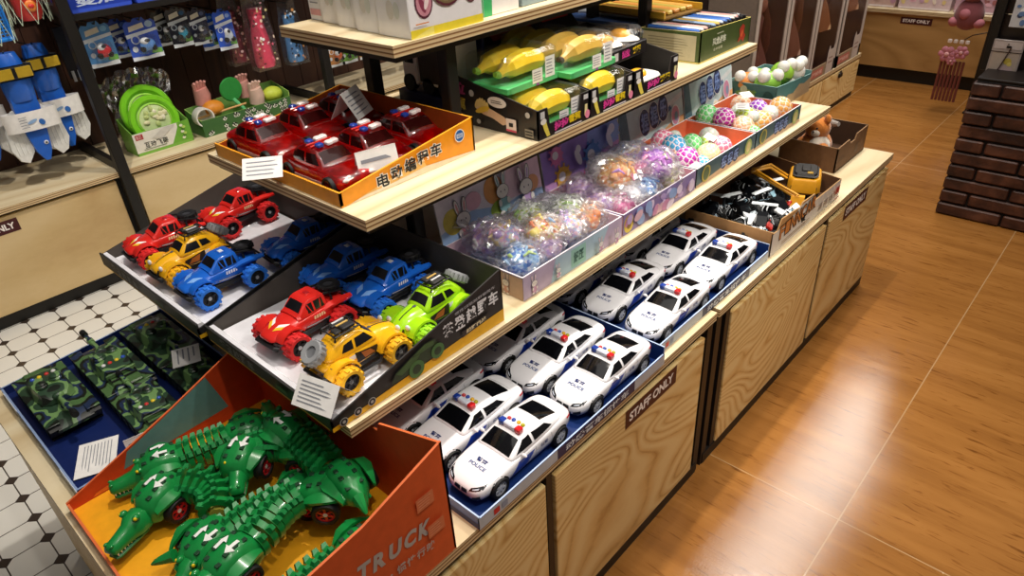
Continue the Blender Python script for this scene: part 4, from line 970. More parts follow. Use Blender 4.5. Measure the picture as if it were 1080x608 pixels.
        if decal:
            w = M()
            for sx, flip in ((-.010, 1), (.010, -1)):
                A = [(-.003, -.013), (.003, -.013), (.003, .001), (.0085, .001), (0, .012), (-.0085, .001), (-.003, .001)]
                P2 = []
                for x, y in A:
                    h = T_.ray_cast(F @ Vector((sx+x*flip, y*flip+L2*.1, .2)), Vector((0,0,-1))); P2.append(h[0]+Vector((0,0,.0028)) if h[0] is not None else F @ Vector((sx+x, y, .07)))
                w.add([tuple(p) for p in P2], [tuple(range(7))], P('#f0f2ee', .4))
            w.build('arrow_decal', body, 0)
    pod(.235, .078, 'cab', True)
    nr = 7
    bl = M(); bl.tube([frame(.34+i*.03) @ Vector((0, 0, .030)) for i in range(11)], .014, CBEL, 10); bl.build('belly', t)
    for i in range(nr):
        s = .355+i*.045; F = frame(s); m = M(); m.T = F
        w = .031-.0005*abs(i-2); rings = []
        for j in range(13):
            a = radians(-28+236*j/12); r0, r1 = w*.62, w
            cx, cz = cos(a), sin(a)
            rings.append([(r0*cx, -.0046, .034+r0*cz*.95), (r1*cx, -.0052, .034+r1*cz*.95), (r1*cx*1.06, .0046, .034+r1*cz*1.02), (r0*cx, .0050, .034+r0*cz*.95)])
        m.loft(rings, CG)
        rb_ = m.build('rib', t, 40)
        q = M()
        for ang in (40, 90, 140):
            a = radians(ang); q.T = F @ Matrix.Translation((w*cos(a), 0, .034+w*.95*sin(a))) @ Matrix.Rotation(a-pi/2, 4, 'Y').inverted()
            q.loft([[(-.006,-.005,-.002),(.006,-.005,-.002),(.006,.006,-.002),(-.006,.006,-.002)],[(-.0035,-.001,.0075),(.0035,-.001,.0075),(.0035,.006,.0075),(-.0035,.006,.0075)]], CG2)
        q.build('ridge_spikes', rb_, 0)
    pod(.79, .085, 'rear_pod', False, True, True)
    tl = M(); tl.tube([frame(.90+i*.025) @ Vector((0, 0, .038-.003*i)) for i in range(5)], [.011, .009, .007, .005, .002], CG, 8); tl.build('tail', t)
    return t
G_ = 'green crocodile trucks in the orange box'; zf = CT+.004
crocodile('green crocodile truck bent in a U at the near left of the orange box', [(-.985,.080),(-1.005,.130),(-1.02,.195),(-.955,.232),(-.892,.196),(-.872,.148),(-.905,.098)], zf+.008, G_)
crocodile('green crocodile truck along the left wall of the orange box, tail towards the back', [(-1.112,.140),(-1.100,.185),(-1.080,.245),(-1.066,.300),(-1.056,.350),(-1.03,.405)], zf+.004, G_)
crocodile('green crocodile truck in the middle of the orange box, ribs arched beside the yellow floor', [(-.925,.262),(-.955,.285),(-.968,.315),(-.945,.350),(-.905,.375),(-.87,.41)], zf+.034, G_)
crocodile('green crocodile truck at the near right of the orange box, white arrows on its cab', [(-.765,.095),(-.772,.150),(-.785,.215),(-.805,.270),(-.800,.320),(-.760,.365),(-.72,.385)], zf+.040, G_)
crocodile('green crocodile truck lying against the right wall of the orange box', [(-.665,.090),(-.672,.150),(-.680,.205),(-.685,.270),(-.680,.335),(-.690,.395)], zf+.002, G_)
crocodile('green crocodile truck low in the near middle of the orange box, under the others', [(-.835,.105),(-.852,.150),(-.862,.215),(-.860,.275),(-.852,.330),(-.835,.395)], zf+.002, G_)
crocodile('dark green crocodile truck in shadow at the back of the orange box', [(-1.02,.385),(-.96,.372),(-.89,.378),(-.82,.370),(-.76,.372),(-.69,.355)], zf+.050, G_)
# ================================================================== cardboard box of wrapped robot cars, with a yellow crane truck
qx0, qx1, qy0, qy1 = -.862, -.606, 1.600, 2.068
CRAFT = P('#b88a57', .7); QW = P('#d8cfc4', .5)
qb = display_box('robot_car_box', 'cardboard display box of black and white robot cars on the far counter', qx0, qx1, qy0, qy1, CT+.0005, ((1,.072),(.02,.072),(0,.092)), ((1,.058),(.57,.062),(.56,.086),(.38,.092),(.36,.080),(.30,.086),(.10,.094),(.06,.066),(0,.068)), (.06,.09), (.092,.092), CRAFT, P('#6a4a30', .75), KRAFT, .003)
e = face(qb, 'E', qx0, qx1, qy0, qy1); L = qy1-qy0
e.poly([(0,0),(L,0),(L,.058),(L*.58,.062),(L*.56,.084),(L*.37,.086),(L*.30,.078),(L*.08,.068),(0,.066)], QW)
for q, ch_ in enumerate('FINNCAR'):
    e.text(ch_, L*(.125+q*.070), .052+q*.0022, .034, .044, P('#3a2416', .5), .06); e.text(ch_, L*(.125+q*.070), .052+q*.0022, .027, .036, P('#c47a3a', .5), .02)
e.lines(L*.12, .014, L*.52, .026, 2, P('#8a6a50', .5), .35, .2, 4)
for q in range(3): e.rect(L*(.66+q*.08), .020, L*(.69+q*.08), .040, P('#9b8a80', .5)); e.lines(L*(.655+q*.08), .010, L*(.70+q*.08), .016, 2, GREYINK, .4, .1, q)
e.rect(L*.90, .026, L*.96, .048, P('#b8342c', .4)); e.rect(L*.90, .008, L*.97, .012, P('#b8342c', .4)); e.build('side_print', qb)
ZEB = noise_mat('robot_stripes', [(0, '#0c0c0e'), (.47, '#e8edf2'), (.53, '#16181c'), (.59, '#a8cce0'), (.63, '#101012')], 22, 1.5, .15, .8, distortion=1.2)
def robot_car(label, loc, rz, group, accent):
    """armoured toy car: wedge body of folded plates, big wheels, wing"""
    t = thing('robot_car', label, 'toy car', loc, rz, group)
    b = M(); b.loft([[(-w, y, z0), (w, y, z0), (w*1.05, y, (z0+z1)/2), (w*.7, y, z1), (-w*.7, y, z1), (-w*1.05, y, (z0+z1)/2)] for y, w, z0, z1 in ((-.060, .014, .014, .022), (-.048, .024, .012, .032), (-.020, .026, .012, .040), (.030, .027, .012, .042), (.056, .022, .016, .036))], ZEB); b.build('body', t, 25)
    c = M(); c.loft([[(-w, y, .036), (w, y, .036), (w*.6, y, z1), (-w*.6, y, z1)] for y, w, z1 in ((-.026, .018, .040), (-.008, .020, .056), (.014, .020, .058), (.034, .017, .042))], P('#0e1014', .1, coat=.8)); c.build('canopy', t, 25)
    p = M(); rn = random.Random(int(abs(loc[0]*1e4)))
    for k in range(4):
        x, y = rn.uniform(-.024, .024), rn.uniform(-.045, .045); p.T = Matrix.Translation((x, y, .040)) @ Matrix.Rotation(rn.uniform(-.7, .7), 4, 'X') @ Matrix.Rotation(rn.uniform(-.8, .8), 4, 'Y')
        p.box(-.008, .008, -.014, .014, -.003, .003, rn.choice([ZEB, P('#f0f2f4', .15, coat=.8), P('#17181b', .2, coat=.8), P(accent, .25, coat=.6)]), .001)
    p.build('armour_plates', t, 25)
    w_ = M(); w_.box(-.030, .030, .048, .062, .058, .061, P('#dfe6ea', .2, coat=.6), .001)
    for s in (-1, 1): w_.box(s*.018-.0015, s*.018+.0015, .050, .056, .036, .058, P('#17181b', .3))
    w_.build('wing', t, 25)
    for s in (-1, 1):
        for y in (-.040, .038): wheel(t, (s*.030, y, .018), .018, .015, TYRE, P('#b4bac0', .25, .7), None, 5, s, 'wheel', 10, 16)
    return t
G_ = 'wrapped robot cars'
for i, (x, y, r, dz, ac, l) in enumerate(((-.668, 1.668, 20, .010, '#b02820', 'black and white robot car nearest the near corner of the cardboard box, red flashes'), (-.745, 1.705, 60, .006, '#c8d4dc', 'black and white robot car second in from the near end of the cardboard box'),
        (-.672, 1.775, 75, .014, '#b02820', 'striped robot car beside the printed front of the cardboard box'), (-.765, 1.815, -20, .010, '#9cc8dc', 'striped robot car with pale blue plates at the back of the cardboard box'), (-.690, 1.856, 60, .010, '#9cc8dc', 'striped robot car under the crane boom in the cardboard box'), (-.805, 1.900, 80, .004, '#8a8f96', 'dark robot car deep in the far back of the cardboard box'), (-.815, 1.66, 10, .004, '#8a8f96', 'dark robot car at the near back corner of the cardboard box'))):
    robot_car(l, (x, y, CT+.004+dz), radians(r), G_, ac).scale = (1.16, 1.08, 1.2)
cr = thing('toy_crane_truck', 'yellow toy excavator with black top and long boom in the cardboard box', 'toy excavator', (-.684, 1.984, CT+.004), radians(20))
EY = P('#d9981e', .4, coat=.3); EB = P('#1d1b1a', .5)
def slab(w0, w1, l, z0, z1, m, bm): bm.loft([[(x*w, y*ll, z) for x, y in ((-1,-.7),(-.75,-1),(.75,-1),(1,-.7),(1,.7),(.75,1),(-.75,1),(-1,.7))] for w, ll, z in ((w0*.9, l*.9, z0), (w0, l, z0+.006), (w1, l*w1/w0, z1-.005), (w1*.92, l*.92*w1/w0, z1))], m)
m = M(); slab(.046, .044, .062, .040, .086, EY, m); m.build('body', cr, 40)
m = M(); slab(.036, .032, .050, .086, .098, EB, m); m.box(-.012, .012, -.020, .020, .098, .103, EB, .002); m.box(.004, .020, -.038, -.026, .097, .101, P('#a8852a', .4), .001); m.build('top_cover', cr, 40)
m = M(); m.box(-.036, .036, -.0605, -.0585, .052, .066, EB, .001); m.box(.0445, .0465, -.03, .03, .052, .066, EB, .001); m.build('name_plate', cr, 0)
for s in (-1, 1):
    m = M(); pr = [(-.058, .020), (-.048, .002), (.048, .002), (.058, .020), (.048, .036), (-.048, .036)]; m.prism([(s*.026, y, z) for y, z in pr], (s*.018, 0, 0), EB); m.build('track', cr, 30)
m = M()
for o, a, b_ in ((-.010, (-.050, -.020, .075), (-.150, -.060, .100)), (.012, (-.050, -.020, .075), (-.150, -.060, .100))): m.tube([(a[0], a[1]+o, a[2]), ((a[0]+b_[0])/2, (a[1]+b_[1])/2+o, .112), (b_[0], b_[1]+o, b_[2])], .0045, EY, 6)
m.build('boom', cr, 40)
m = M(); m.tube([(-.150, -.060, .100), (-.080, -.110, .088), (-.020, -.150, .072)], .0055, EY, 6); m.tube([(-.136, -.072, .108), (-.07, -.122, .094), (-.010, -.158, .080)], .003, EY, 6); m.build('dipper_arm', cr, 40)
m = M(); m.loft([[(-.030, -.165+y, z), (.006, -.165+y, z), (.006, -.150+y, z), (-.030, -.150+y, z)] for y, z in ((0, .050), (.004, .062), (.010, .074))], EY)
for k in range(4): m.cyl((-.027+k*.010, -.160, .052), (-.027+k*.010, -.172, .044), .003, EY, r1=.001, n=6)
m.build('bucket', cr, 30)
# ------------------------------------------------------------------ brown carton of plush toys at the far end of the counter
px0, px1, py0, py1 = -.872, -.682, 2.235, 2.498
BR = P('#6f4d31', .7, var=.12)
pb = display_box('plush_box', 'brown cardboard box with a plush toy at the far end of the counter', px0, px1, py0, py1, CT+.0005, (.088,.084), ((1,.088),(.62,.088),(.58,.070),(.42,.070),(.38,.086),(0,.084)), (.09,.09), (.09,.09), BR, P('#4a3222', .75), P('#8a6844', .7), .004)
e = face(pb, 'E', px0, px1, py0, py1); L = py1-py0; e.poly([(0,0),(L,0),(L,.006),(0,.006)], P('#50361f', .6)); e.lines(L*.08, .03, L*.30, .05, 2, P('#563a24', .6), .4, .3, 2); e.poly([(L*.62,.02),(L*.72,.02),(L*.72,.056),(L*.62,.056)], P('#5d4028', .6)); e.build('side_print', pb)
pf = P('#d9822f', .9, sheen=.5, bump=.5, bscale=300); pw = P('#ece2d2', .9, sheen=.5, bump=.5, bscale=300)
pl = thing('plush_toy', 'orange and white plush animal leaning out of the brown cardboard box', 'plush toy', (-.790, 2.330, CT+.004), radians(-20)); pl.scale = (.92, .92, .95)
m = M(); m.ell((0, 0, .050), (.055, .060, .050), pf, 18, 12); m.build('body', pl); m = M(); m.ell((.006, -.010, .112), (.044, .042, .040), pf, 18, 12, lambda u, t: 1+.04*sin(3*u)); m.ell((.020, -.035, .105), (.020, .018, .016), pw, 12, 8); h_ = m.build('head', pl)
M().ell((.024, -.050, .110), (.004, .004, .003), EB, 8, 6).build('nose', h_)
for s in (-1, 1):
    q = M(); q.ell((.006+s*.034, -.006, .150), (.014, .009, .018), pf, 12, 8); q.build('ear', pl); q = M(); q.ell((.010+s*.014+.006, -.042, .122), (.004, .004, .004), EB, 8, 6); q.build('eye', h_)
    q = M(); q.ell((.020+s*.045, -.040, .060), (.018, .026, .018), pf, 12, 8); q.build('arm', pl)
m = M(); m.ell((.030, -.018, .052), (.034, .046, .040), pw, 14, 10); m.build('belly_patch', pl)
m = M(); m.tube([(-.03, .05, .05), (-.04, .085, .075), (-.02, .10, .10), (.01, .095, .105)], [.018, .016, .014, .008], P('#9a9088', .9, sheen=.5), 10); m.build('tail', pl)
# ================================================================== squeeze toy boxes on the lowest riser shelf
def header_card(t, w, dx, z0, z1, lean, mat_, draw, back):
    """printed card standing up along the back edge of a box; local x = dx, leaning back by lean"""
    h = z1-z0
    m = M(); m.prism([(dx, -w/2, z0), (dx, w/2, z0), (dx-lean, w/2, z1), (dx-lean, -w/2, z1)], (-.003, 0, 0), mat_, P('#e6e2ea', .5))
    o = m.build('header_card', t, 0)
    d = Deco((dx+.0004, -w/2, z0), (0, 1, 0), (-lean, 0, h), .0005); draw(d, w, h); d.build('header_print', o)
def rabbit(d, x, y, s, body='#f2ece8', acc='#e8b7c4', rot=0.):
    """plain round rabbit: two ears, head, body, feet"""
    o = P('#6a6470', .5); b = P(body, .5); a = P(acc, .5)
    for k in (-1, 1):
        d.oval(x+k*.22*s, y+.95*s, .15*s, .42*s, o, 14, -k*.15); d.oval(x+k*.22*s, y+.95*s, .12*s, .38*s, b, 14, -k*.15); d.oval(x+k*.22*s, y+.93*s, .055*s, .26*s, a, 12, -k*.15)
    d.oval(x, y-.35*s, .40*s, .45*s, o, 16); d.oval(x, y-.35*s, .37*s, .42*s, a, 16)
    d.oval(x, y+.35*s, .45*s, .38*s, o, 18); d.oval(x, y+.35*s, .42*s, .35*s, b, 18)
    for k in (-1, 1): d.oval(x+k*.14*s, y+.36*s, .035*s, .05*s, o, 8); d.oval(x+k*.25*s, y-.72*s, .17*s, .10*s, b, 12); d.oval(x+k*.30*s, y-.2*s, .12*s, .18*s, b, 12)
def blobs(d, w, h, cols, n, seed, r=(.012, .03), v0=.1, v1=.9):
    rn = random.Random(seed)
    for i in range(n): d.oval(rn.uniform(.05, .95)*w, rn.uniform(v0, v1)*h, rn.uniform(*r), rn.uniform(*r)*.8, P(rn.choice(cols), .5), 14, rn.uniform(0, 3))
def draw_rabbits(d, w, h):
    d.poly([(0,0),(w,0),(w,h),(0,h)], P('#ece4f2', .5)); d.poly([(0,0),(w,0),(w,h*.52),(w*.6,h*.42),(w*.3,h*.58),(0,h*.45)], P('#a8c8f2', .5))
    d.poly([(w*.55,h*.5),(w,h*.42),(w,h),(w*.7,h)], P('#f2cfe0', .5)); d.oval(w*.12, h*.55, .028, .028, P('#e3cf5e', .5)); d.oval(w*.52, h*.72, .030, .032, P('#e8a35e', .5)); d.oval(w*.9, h*.55, .022, .020, P('#e8a878', .5)); d.oval(w*.32, h*.70, .024, .020, P('#e6b4c8', .5)); d.oval(w*.55, h*.42, .030, .020, P('#9cb84e', .5)); d.oval(w*.84, h*.3, .025, .018, P('#b9d8f0', .5))
    rabbit(d, w*.20, h*.42, .047, acc='#e8a0a8'); rabbit(d, w*.58, h*.56, .044, acc='#8fc0c8'); rabbit(d, w*.80, h*.46, .050, acc='#c8a8dc')
def draw_virus(d, w, h):
    d.rect(0, 0, w, h, P('#a184d4', .5)); d.poly([(0,0),(w*.7,0),(w,h*.35),(w,h*.6),(w*.5,h*.35),(0,h*.4)], P('#d3a0da', .5)); d.poly([(w*.55,h*.5),(w,h*.55),(w,h),(w*.6,h)], P('#98a6ea', .5))
    for x, y, s, c in ((.22, .40, .026, '#e6b24e'), (.60, .52, .030, '#5f86cf'), (.15, .78, .022, '#d678b0'), (.88, .8, .026, '#8ea8e0'), (.42, .2, .02, '#e88ab0')):
        X, Y = x*w, y*h
        for k in range(10): a = 2*pi*k/10; d.poly([(X+s*.8*cos(a-.12), Y+s*.8*sin(a-.12)), (X+s*1.3*cos(a-.1), Y+s*1.3*sin(a-.1)), (X+s*1.3*cos(a+.1), Y+s*1.3*sin(a+.1)), (X+s*.8*cos(a+.12), Y+s*.8*sin(a+.12))], P(c, .5))
        d.oval(X, Y, s, s, P(c, .5)); d.oval(X-s*.2, Y+s*.1, s*.5, s*.45, P('#e8e2ee', .5))
    for x, y in ((.38, .62), (.76, .28), (.80, .66)): d.oval(x*w, y*h, .010, .022, P('#e9dff0', .5), 14, .4); d.oval(x*w+.004, y*h+.02, .010, .010, P('#e9dff0', .5))
    d.text('!', w*.90, h*.12, .006, .022, P('#f0f0f4', .5))
def draw_balls(d, w, h):
    d.rect(0, 0, w, h, P('#c0d6da', .5)); d.poly([(0,0),(w,0),(w,h*.42),(w*.75,h*.36),(w*.5,h*.22),(w*.25,h*.12),(0,h*.05)], P('#f4b47c', .5)); d.poly([(w*.3,0),(w,0),(w,h*.25)], P('#e0786a', .5))
    d.poly([(w*.1,h*.30),(w*.45,h*.40),(w*.75,h*.62),(w,h*.78),(w,h*.86),(w*.7,h*.72),(w*.4,h*.50),(w*.1,h*.40)], P('#d6dde0', .5)); d.poly([(w*.55,h*.42),(w*.80,h*.62),(w*.78,h*.70),(w*.52,h*.46)], P('#3a5a8a', .5))
    d.poly([(w*.0,h*.25),(w*.13,h*.25),(w*.10,h*.95),(w*.0,h*.95)], P('#587684', .5))
    D_ = P('#28345e', .5); W_ = P('#dfe6ea', .5); B_ = P('#5f7fc0', .5)
    for q, ch_ in enumerate('捏捏乐'):
        x = w*(.36+q*.145); y = h*(.60+q*.055)
        d.oval(x, y, w*.088, h*.25, W_, 18); d.oval(x, y, w*.080, h*.235, D_, 18)
        d.text(ch_, x, y, w*.115, h*.34, B_, .06); d.text(ch_, x, y, w*.105, h*.31, P('#8fa6d8', .5), .0)
    for x, y, c in ((.84, .48, '#c98aa8'), (.30, .18, '#d8a8b8'), (.58, .20, '#e8dcc0')):
        d.oval(x*w, y*h, w*.075, h*.20, W_, 16); d.oval(x*w, y*h, w*.062, h*.17, P(c, .5), 16); d.oval(x*w+.004, y*h-.004, w*.03, h*.09, P('#7f95b0', .5), 12)
def squeeze_box(name, label, y0, y1, mo, mi, draw, front, x0=-.985, x1=-.770, hz=.052, floor=None, tall=.158, group='printed squeeze toy boxes'):
    t = display_box(name, label, x0, x1, y0, y1, S2+.0005, (hz*.95, hz), (hz, hz), (hz, hz*.95), (hz, hz), mo, mi, P('#ece6ea', .5), .003, floor, group)
    header_card(t, y1-y0-.004, -(x1-x0)/2-.001, .003, tall, .026, mo, draw, mi)
    front(t, x0, x1, y0, y1, hz)
    return t
LIL = P('#cfc0d6', .45); LILIN = P('#d8b8c4', .5); PUR = P('#a88fc4', .45); PURIN = P('#d9a0b4', .5); TEALC = P('#3f5f66', .45); SALMON = P('#e0805a', .5)
def front_rabbit(t, x0, x1, y0, y1, hz):
    d = face(t, 'E', x0, x1, y0, y1); w = y1-y0
    d.rect(0, 0, w, hz-.001, P('#b9a9c6', .5)); d.poly([(w*.25,0),(w*.75,0),(w*.85,hz-.001),(w*.3,hz-.001)], P('#a8c4d8', .5)); d.poly([(w*.45,.004),(w*.60,.004),(w*.60,.046),(w*.45,.046)], P('#8fc0b8', .5)); d.text('解压', w*.525, .025, .034, .026, P('#3a6a66', .5), .03)
    for x, s in ((.09, .019), (.30, .015), (.72, .017), (.88, .018)): rabbit(d, x*w, .021, s, acc='#d8a8c8')
    d.build('side_print', t)
    d = face(t, 'S', x0, x1, y0, y1); w = x1-x0; d.rect(0, 0, w, hz*.94, P('#cfae92', .5)); rabbit(d, w*.80, .021, .021, '#f0e4d4', '#e2a890'); rabbit(d, w*.45, .019, .018, '#f0e4d4', '#c8b0d0'); d.build('near_print', t)
def front_virus(t, x0, x1, y0, y1, hz):
    d = face(t, 'E', x0, x1, y0, y1); w = y1-y0; d.rect(0, 0, w, hz-.001, P('#8c7aa8', .5)); d.oval(w*.07, hz*.45, .019, .022, P('#d8c04e', .5)); d.oval(w*.07, hz*.45, .010, .013, P('#8a6a3a', .5))
    blobs(d, w, hz, ['#b8a0d0', '#c88ab0', '#8fa8d8', '#d8b0c0', '#7a6aa0', '#e0d0e8'], 34, 5, (.008, .018), .22, .78); d.build('side_print', t)
    d = face(t, 'S', x0, x1, y0, y1); d.rect(0, 0, x1-x0, hz*.94, P('#d8aab8', .5)); d.build('near_print', t)
def front_ball(seed):
    def f(t, x0, x1, y0, y1, hz):
        d = face(t, 'E', x0, x1, y0, y1); w = y1-y0; d.rect(0, 0, w, hz-.001, P('#44606a', .5)); d.poly([(0,0),(w,0),(w,.008),(w*.5,.016),(0,.006)], P('#c9a98a', .5))
        for q, ch_ in enumerate('捏捏乐'): x = w*(.44+q*.10); d.oval(x, .028, .018, .021, P('#24305a', .5)); d.text(ch_, x, .028, .026, .030, P('#8fa8e0', .5), .03)
        d.oval(w*.14, .027, .022, .022, P('#b8a84e', .5)); d.oval(w*.14, .027, .015, .018, P('#5a6a4a', .5)); d.oval(w*.86, .026, .020, .022, P('#a8b86a', .5)); d.oval(w*.86, .026, .012, .015, P('#d8c88a', .5)); d.build('side_print', t)
    return f
squeeze_box('squeeze_toy_box', 'pastel rabbit printed box of film-wrapped squeeze toys on the lowest riser shelf', .822, 1.150, LIL, LILIN, draw_rabbits, front_rabbit, floor=P('#a9c8e8', .5))
squeeze_box('squeeze_toy_box', 'purple germ printed box of film-wrapped squeeze toys on the lowest riser shelf', 1.156, 1.468, PUR, PURIN, draw_virus, front_virus)
squeeze_box('ball_box', 'salmon lined box of netted squeeze balls, the nearer one of two alike', 1.474, 1.792, TEALC, SALMON, draw_balls, front_ball(1))
squeeze_box('ball_box', 'salmon lined box of netted squeeze balls, the farther one, next to the bare shelf end', 1.798, 2.092, TEALC, SALMON, draw_balls, front_ball(2))
# ------------------------------------------------------------------ squeeze balls: bulges pressing through a net
def ball_mesh(cell, net, r, n_, seed):
    """sphere with bulging cells around evenly spread points, the net lying in the grooves"""
    import bmesh
    from mathutils.kdtree import KDTree
    kd = KDTree(n_); ga = pi*(3-5**.5)
    for i in range(n_):
        z = 1-2*(i+.5)/n_; q = (1-z*z)**.5; kd.insert(Vector((q*cos(ga*i), q*sin(ga*i), z)), i)
    kd.balance(); bm = bmesh.new(); bmesh.ops.create_icosphere(bm, subdivisions=5, radius=1.)
    sep = 1.9/n_**.5; fl = {}
    for v in bm.verts:
        nn = kd.find_n(v.co, 2); e = (nn[1][2]-nn[0][2])/sep; fl[v.index] = e
        v.co *= r*(.975+.05*min(1, e*2.0))
    me = bpy.data.meshes.new('ball'); bm.to_mesh(me); me.materials.append(cell); me.materials.append(net)
    me.polygons.foreach_set('material_index', [1 if sum(fl[i] for i in p.vertices)/len(p.vertices) < .33 else 0 for p in me.polygons]); me.polygons.foreach_set('use_smooth', [True]*len(me.polygons)); bm.free(); me.update()
    return me
NETW = P('#f4eff2', .4); BALLS = {}
def squeeze_ball(label, x, y, z, r, c, net='#f4eff2', freq=2, name='squeeze_ball', group='netted squeeze balls'):
    key = (c, net, freq)
    if key not in BALLS: BALLS[key] = ball_mesh(P(c, .25, coat=.5), P(net, .4), .034, 64 if freq == 2 else 110, 1)
    o = bpy.data.objects.new(name, BALLS[key]); COL.objects.link(o); o.location = (x, y, z); s = r/.034
    o.scale = (s, s, s*.94); o.rotation_euler = (random.uniform(0, 3), random.uniform(0, 3), random.uniform(0, 3))
    return tag(o, label, 'squeeze ball', group)
C_ = {'green': '#6fd87a', 'magenta': '#c83ab0', 'lime': '#b8d84e', 'white': '#ece8e6', 'orange': '#f0b060', 'peach': '#eeb890', 'blue': '#4fb4e6', 'pink': '#f08aa8', 'yellow': '#ecd84a', 'cream': '#e8e4a8', 'violet': '#9a48c8'}
zb = S2+.0035
FAR = [(-.945,1.838,.062,.034,'green','green netted squeeze ball at the back left of the farther ball box'), (-.890,1.838,.064,.032,'magenta','magenta netted squeeze ball beside the green one in the farther ball box'), (-.832,1.842,.048,.033,'peach','peach netted squeeze ball at the near side of the farther ball box'),
       (-.800,1.900,.050,.035,'orange','orange netted squeeze ball in the middle of the farther ball box'), (-.863,1.915,.050,.033,'lime','lime netted squeeze ball in the middle of the farther ball box'), (-.796,1.838,.036,.024,'green','small green netted squeeze ball at the front of the farther ball box'), (-.818,1.872,.074,.017,'white','small white squeeze ball on top in the farther ball box'),
       (-.812,1.968,.055,.026,'white','white squeeze ball right of the orange one in the farther ball box'), (-.806,2.040,.052,.036,'orange','orange netted squeeze ball at the far right corner of the farther ball box'), (-.905,1.965,.045,.028,'white','white squeeze ball at the back of the farther ball box'), (-.868,2.010,.045,.033,'violet','violet netted squeeze ball under the ribbon in the farther ball box'), (-.935,2.035,.040,.033,'peach','peach netted squeeze ball at the far back of the farther ball box'), (-.94,1.905,.034,.030,'white','white squeeze ball behind the green one in the farther ball box')]
NEAR = [(-.930,1.575,.064,.035,'pink','pink netted squeeze ball at the back of the nearer ball box'), (-.880,1.545,.070,.034,'blue','blue netted squeeze ball in the middle of the nearer ball box'), (-.868,1.615,.058,.030,'green','green netted squeeze ball at the back right of the nearer ball box'), (-.822,1.512,.060,.033,'magenta','magenta netted squeeze ball at the front of the nearer ball box'),
        (-.868,1.508,.050,.028,'orange','orange netted squeeze ball at the near side of the nearer ball box'), (-.930,1.632,.062,.019,'white','small white squeeze ball on top at the back of the nearer ball box'), (-.805,1.598,.048,.032,'cream','cream netted squeeze ball at the right of the nearer ball box'), (-.810,1.662,.046,.034,'pink','pink netted squeeze ball at the right front of the nearer ball box'),
        (-.796,1.550,.036,.026,'blue','small blue netted squeeze ball at the front of the nearer ball box'), (-.792,1.502,.044,.021,'white','white squeeze ball at the front corner of the nearer ball box'), (-.850,1.670,.044,.028,'lime','lime netted squeeze ball beside the pink one in the nearer ball box'), (-.935,1.510,.038,.033,'peach','peach netted squeeze ball at the back left of the nearer ball box'), (-.88,1.735,.034,.030,'white','white squeeze ball near the right wall of the nearer ball box')]
for L_ in (FAR, NEAR):
    for x, y, z, r, c, l in L_:
        squeeze_ball(l, max(-.980+r, min(x, -.776-r)), y, zb+max(z-.010, r*.97), r, C_[c], '#e8dccc' if c in ('orange', 'peach', 'cream') else ('#f6eef2' if c in ('magenta', 'blue', 'pink', 'violet') else '#d4ecd4'), 3 if c in ('cream',) else 2)
for (x, y, z, rz, l) in ((-.862, 1.888, .082, 30, 'white hang tag on the magenta ball in the farther ball box'), (-.905, 2.0, .08, 60, 'white hang tag near the back of the farther ball box'), (-.822, 1.63, .074, 100, 'white hang tag beside the pink ball in the nearer ball box')):
    price_tag(l, (x, y, zb+z), radians(rz), radians(18), 0, .036, .030, 3, 'white hang tags in the ball boxes')
# ------------------------------------------------------------------ film-wrapped squeeze toys
FILM = film('crinkled_film', '#ffffff', .64, .07, .5); FILM2 = film('tight_film', '#ffffff', .86, .05)
def confetti(name, cols, sc=150):
    st = [(i/len(cols), c) for i, c in enumerate(cols)]; return noise_mat('contents_'+name, st, sc, 1, .35, .4, 'CONSTANT', True)
PAL = {'lavender': ['#c9a8e0', '#e8c8e8', '#b890d8', '#f0e0f0', '#d8a8c0'], 'whitegreen': ['#f0f4ee', '#9cc86a', '#e0e8d8', '#c8d860', '#ffffff'], 'orangewhite': ['#f0a060', '#fff4ec', '#e87a4a', '#f8d8b8', '#f6e060'], 'orange': ['#f4a84a', '#f8c878', '#f08a3a', '#fde8c8', '#e8b060'],
       'pastel': ['#a8c8f0', '#f0b8d0', '#f8f0f8', '#c8a8e8', '#f4d890'], 'blue': ['#4a90e0', '#a8d0f4', '#e8f2fa', '#2a68c8', '#88b8e8'], 'purple': ['#a050c8', '#d8a0e8', '#7a2aa8', '#f0d8f4', '#c878d8'], 'yellow': ['#f0ecc0', '#e0e078', '#fbf8e8', '#d0d890', '#f4f0d8'], 'magenta': ['#d84a9a', '#f090c0', '#f8d8e8', '#b82a80', '#e878b0'], 'white': ['#f4f2f4', '#e0e4ec', '#ffffff', '#d8d0e0', '#ece8f0']}
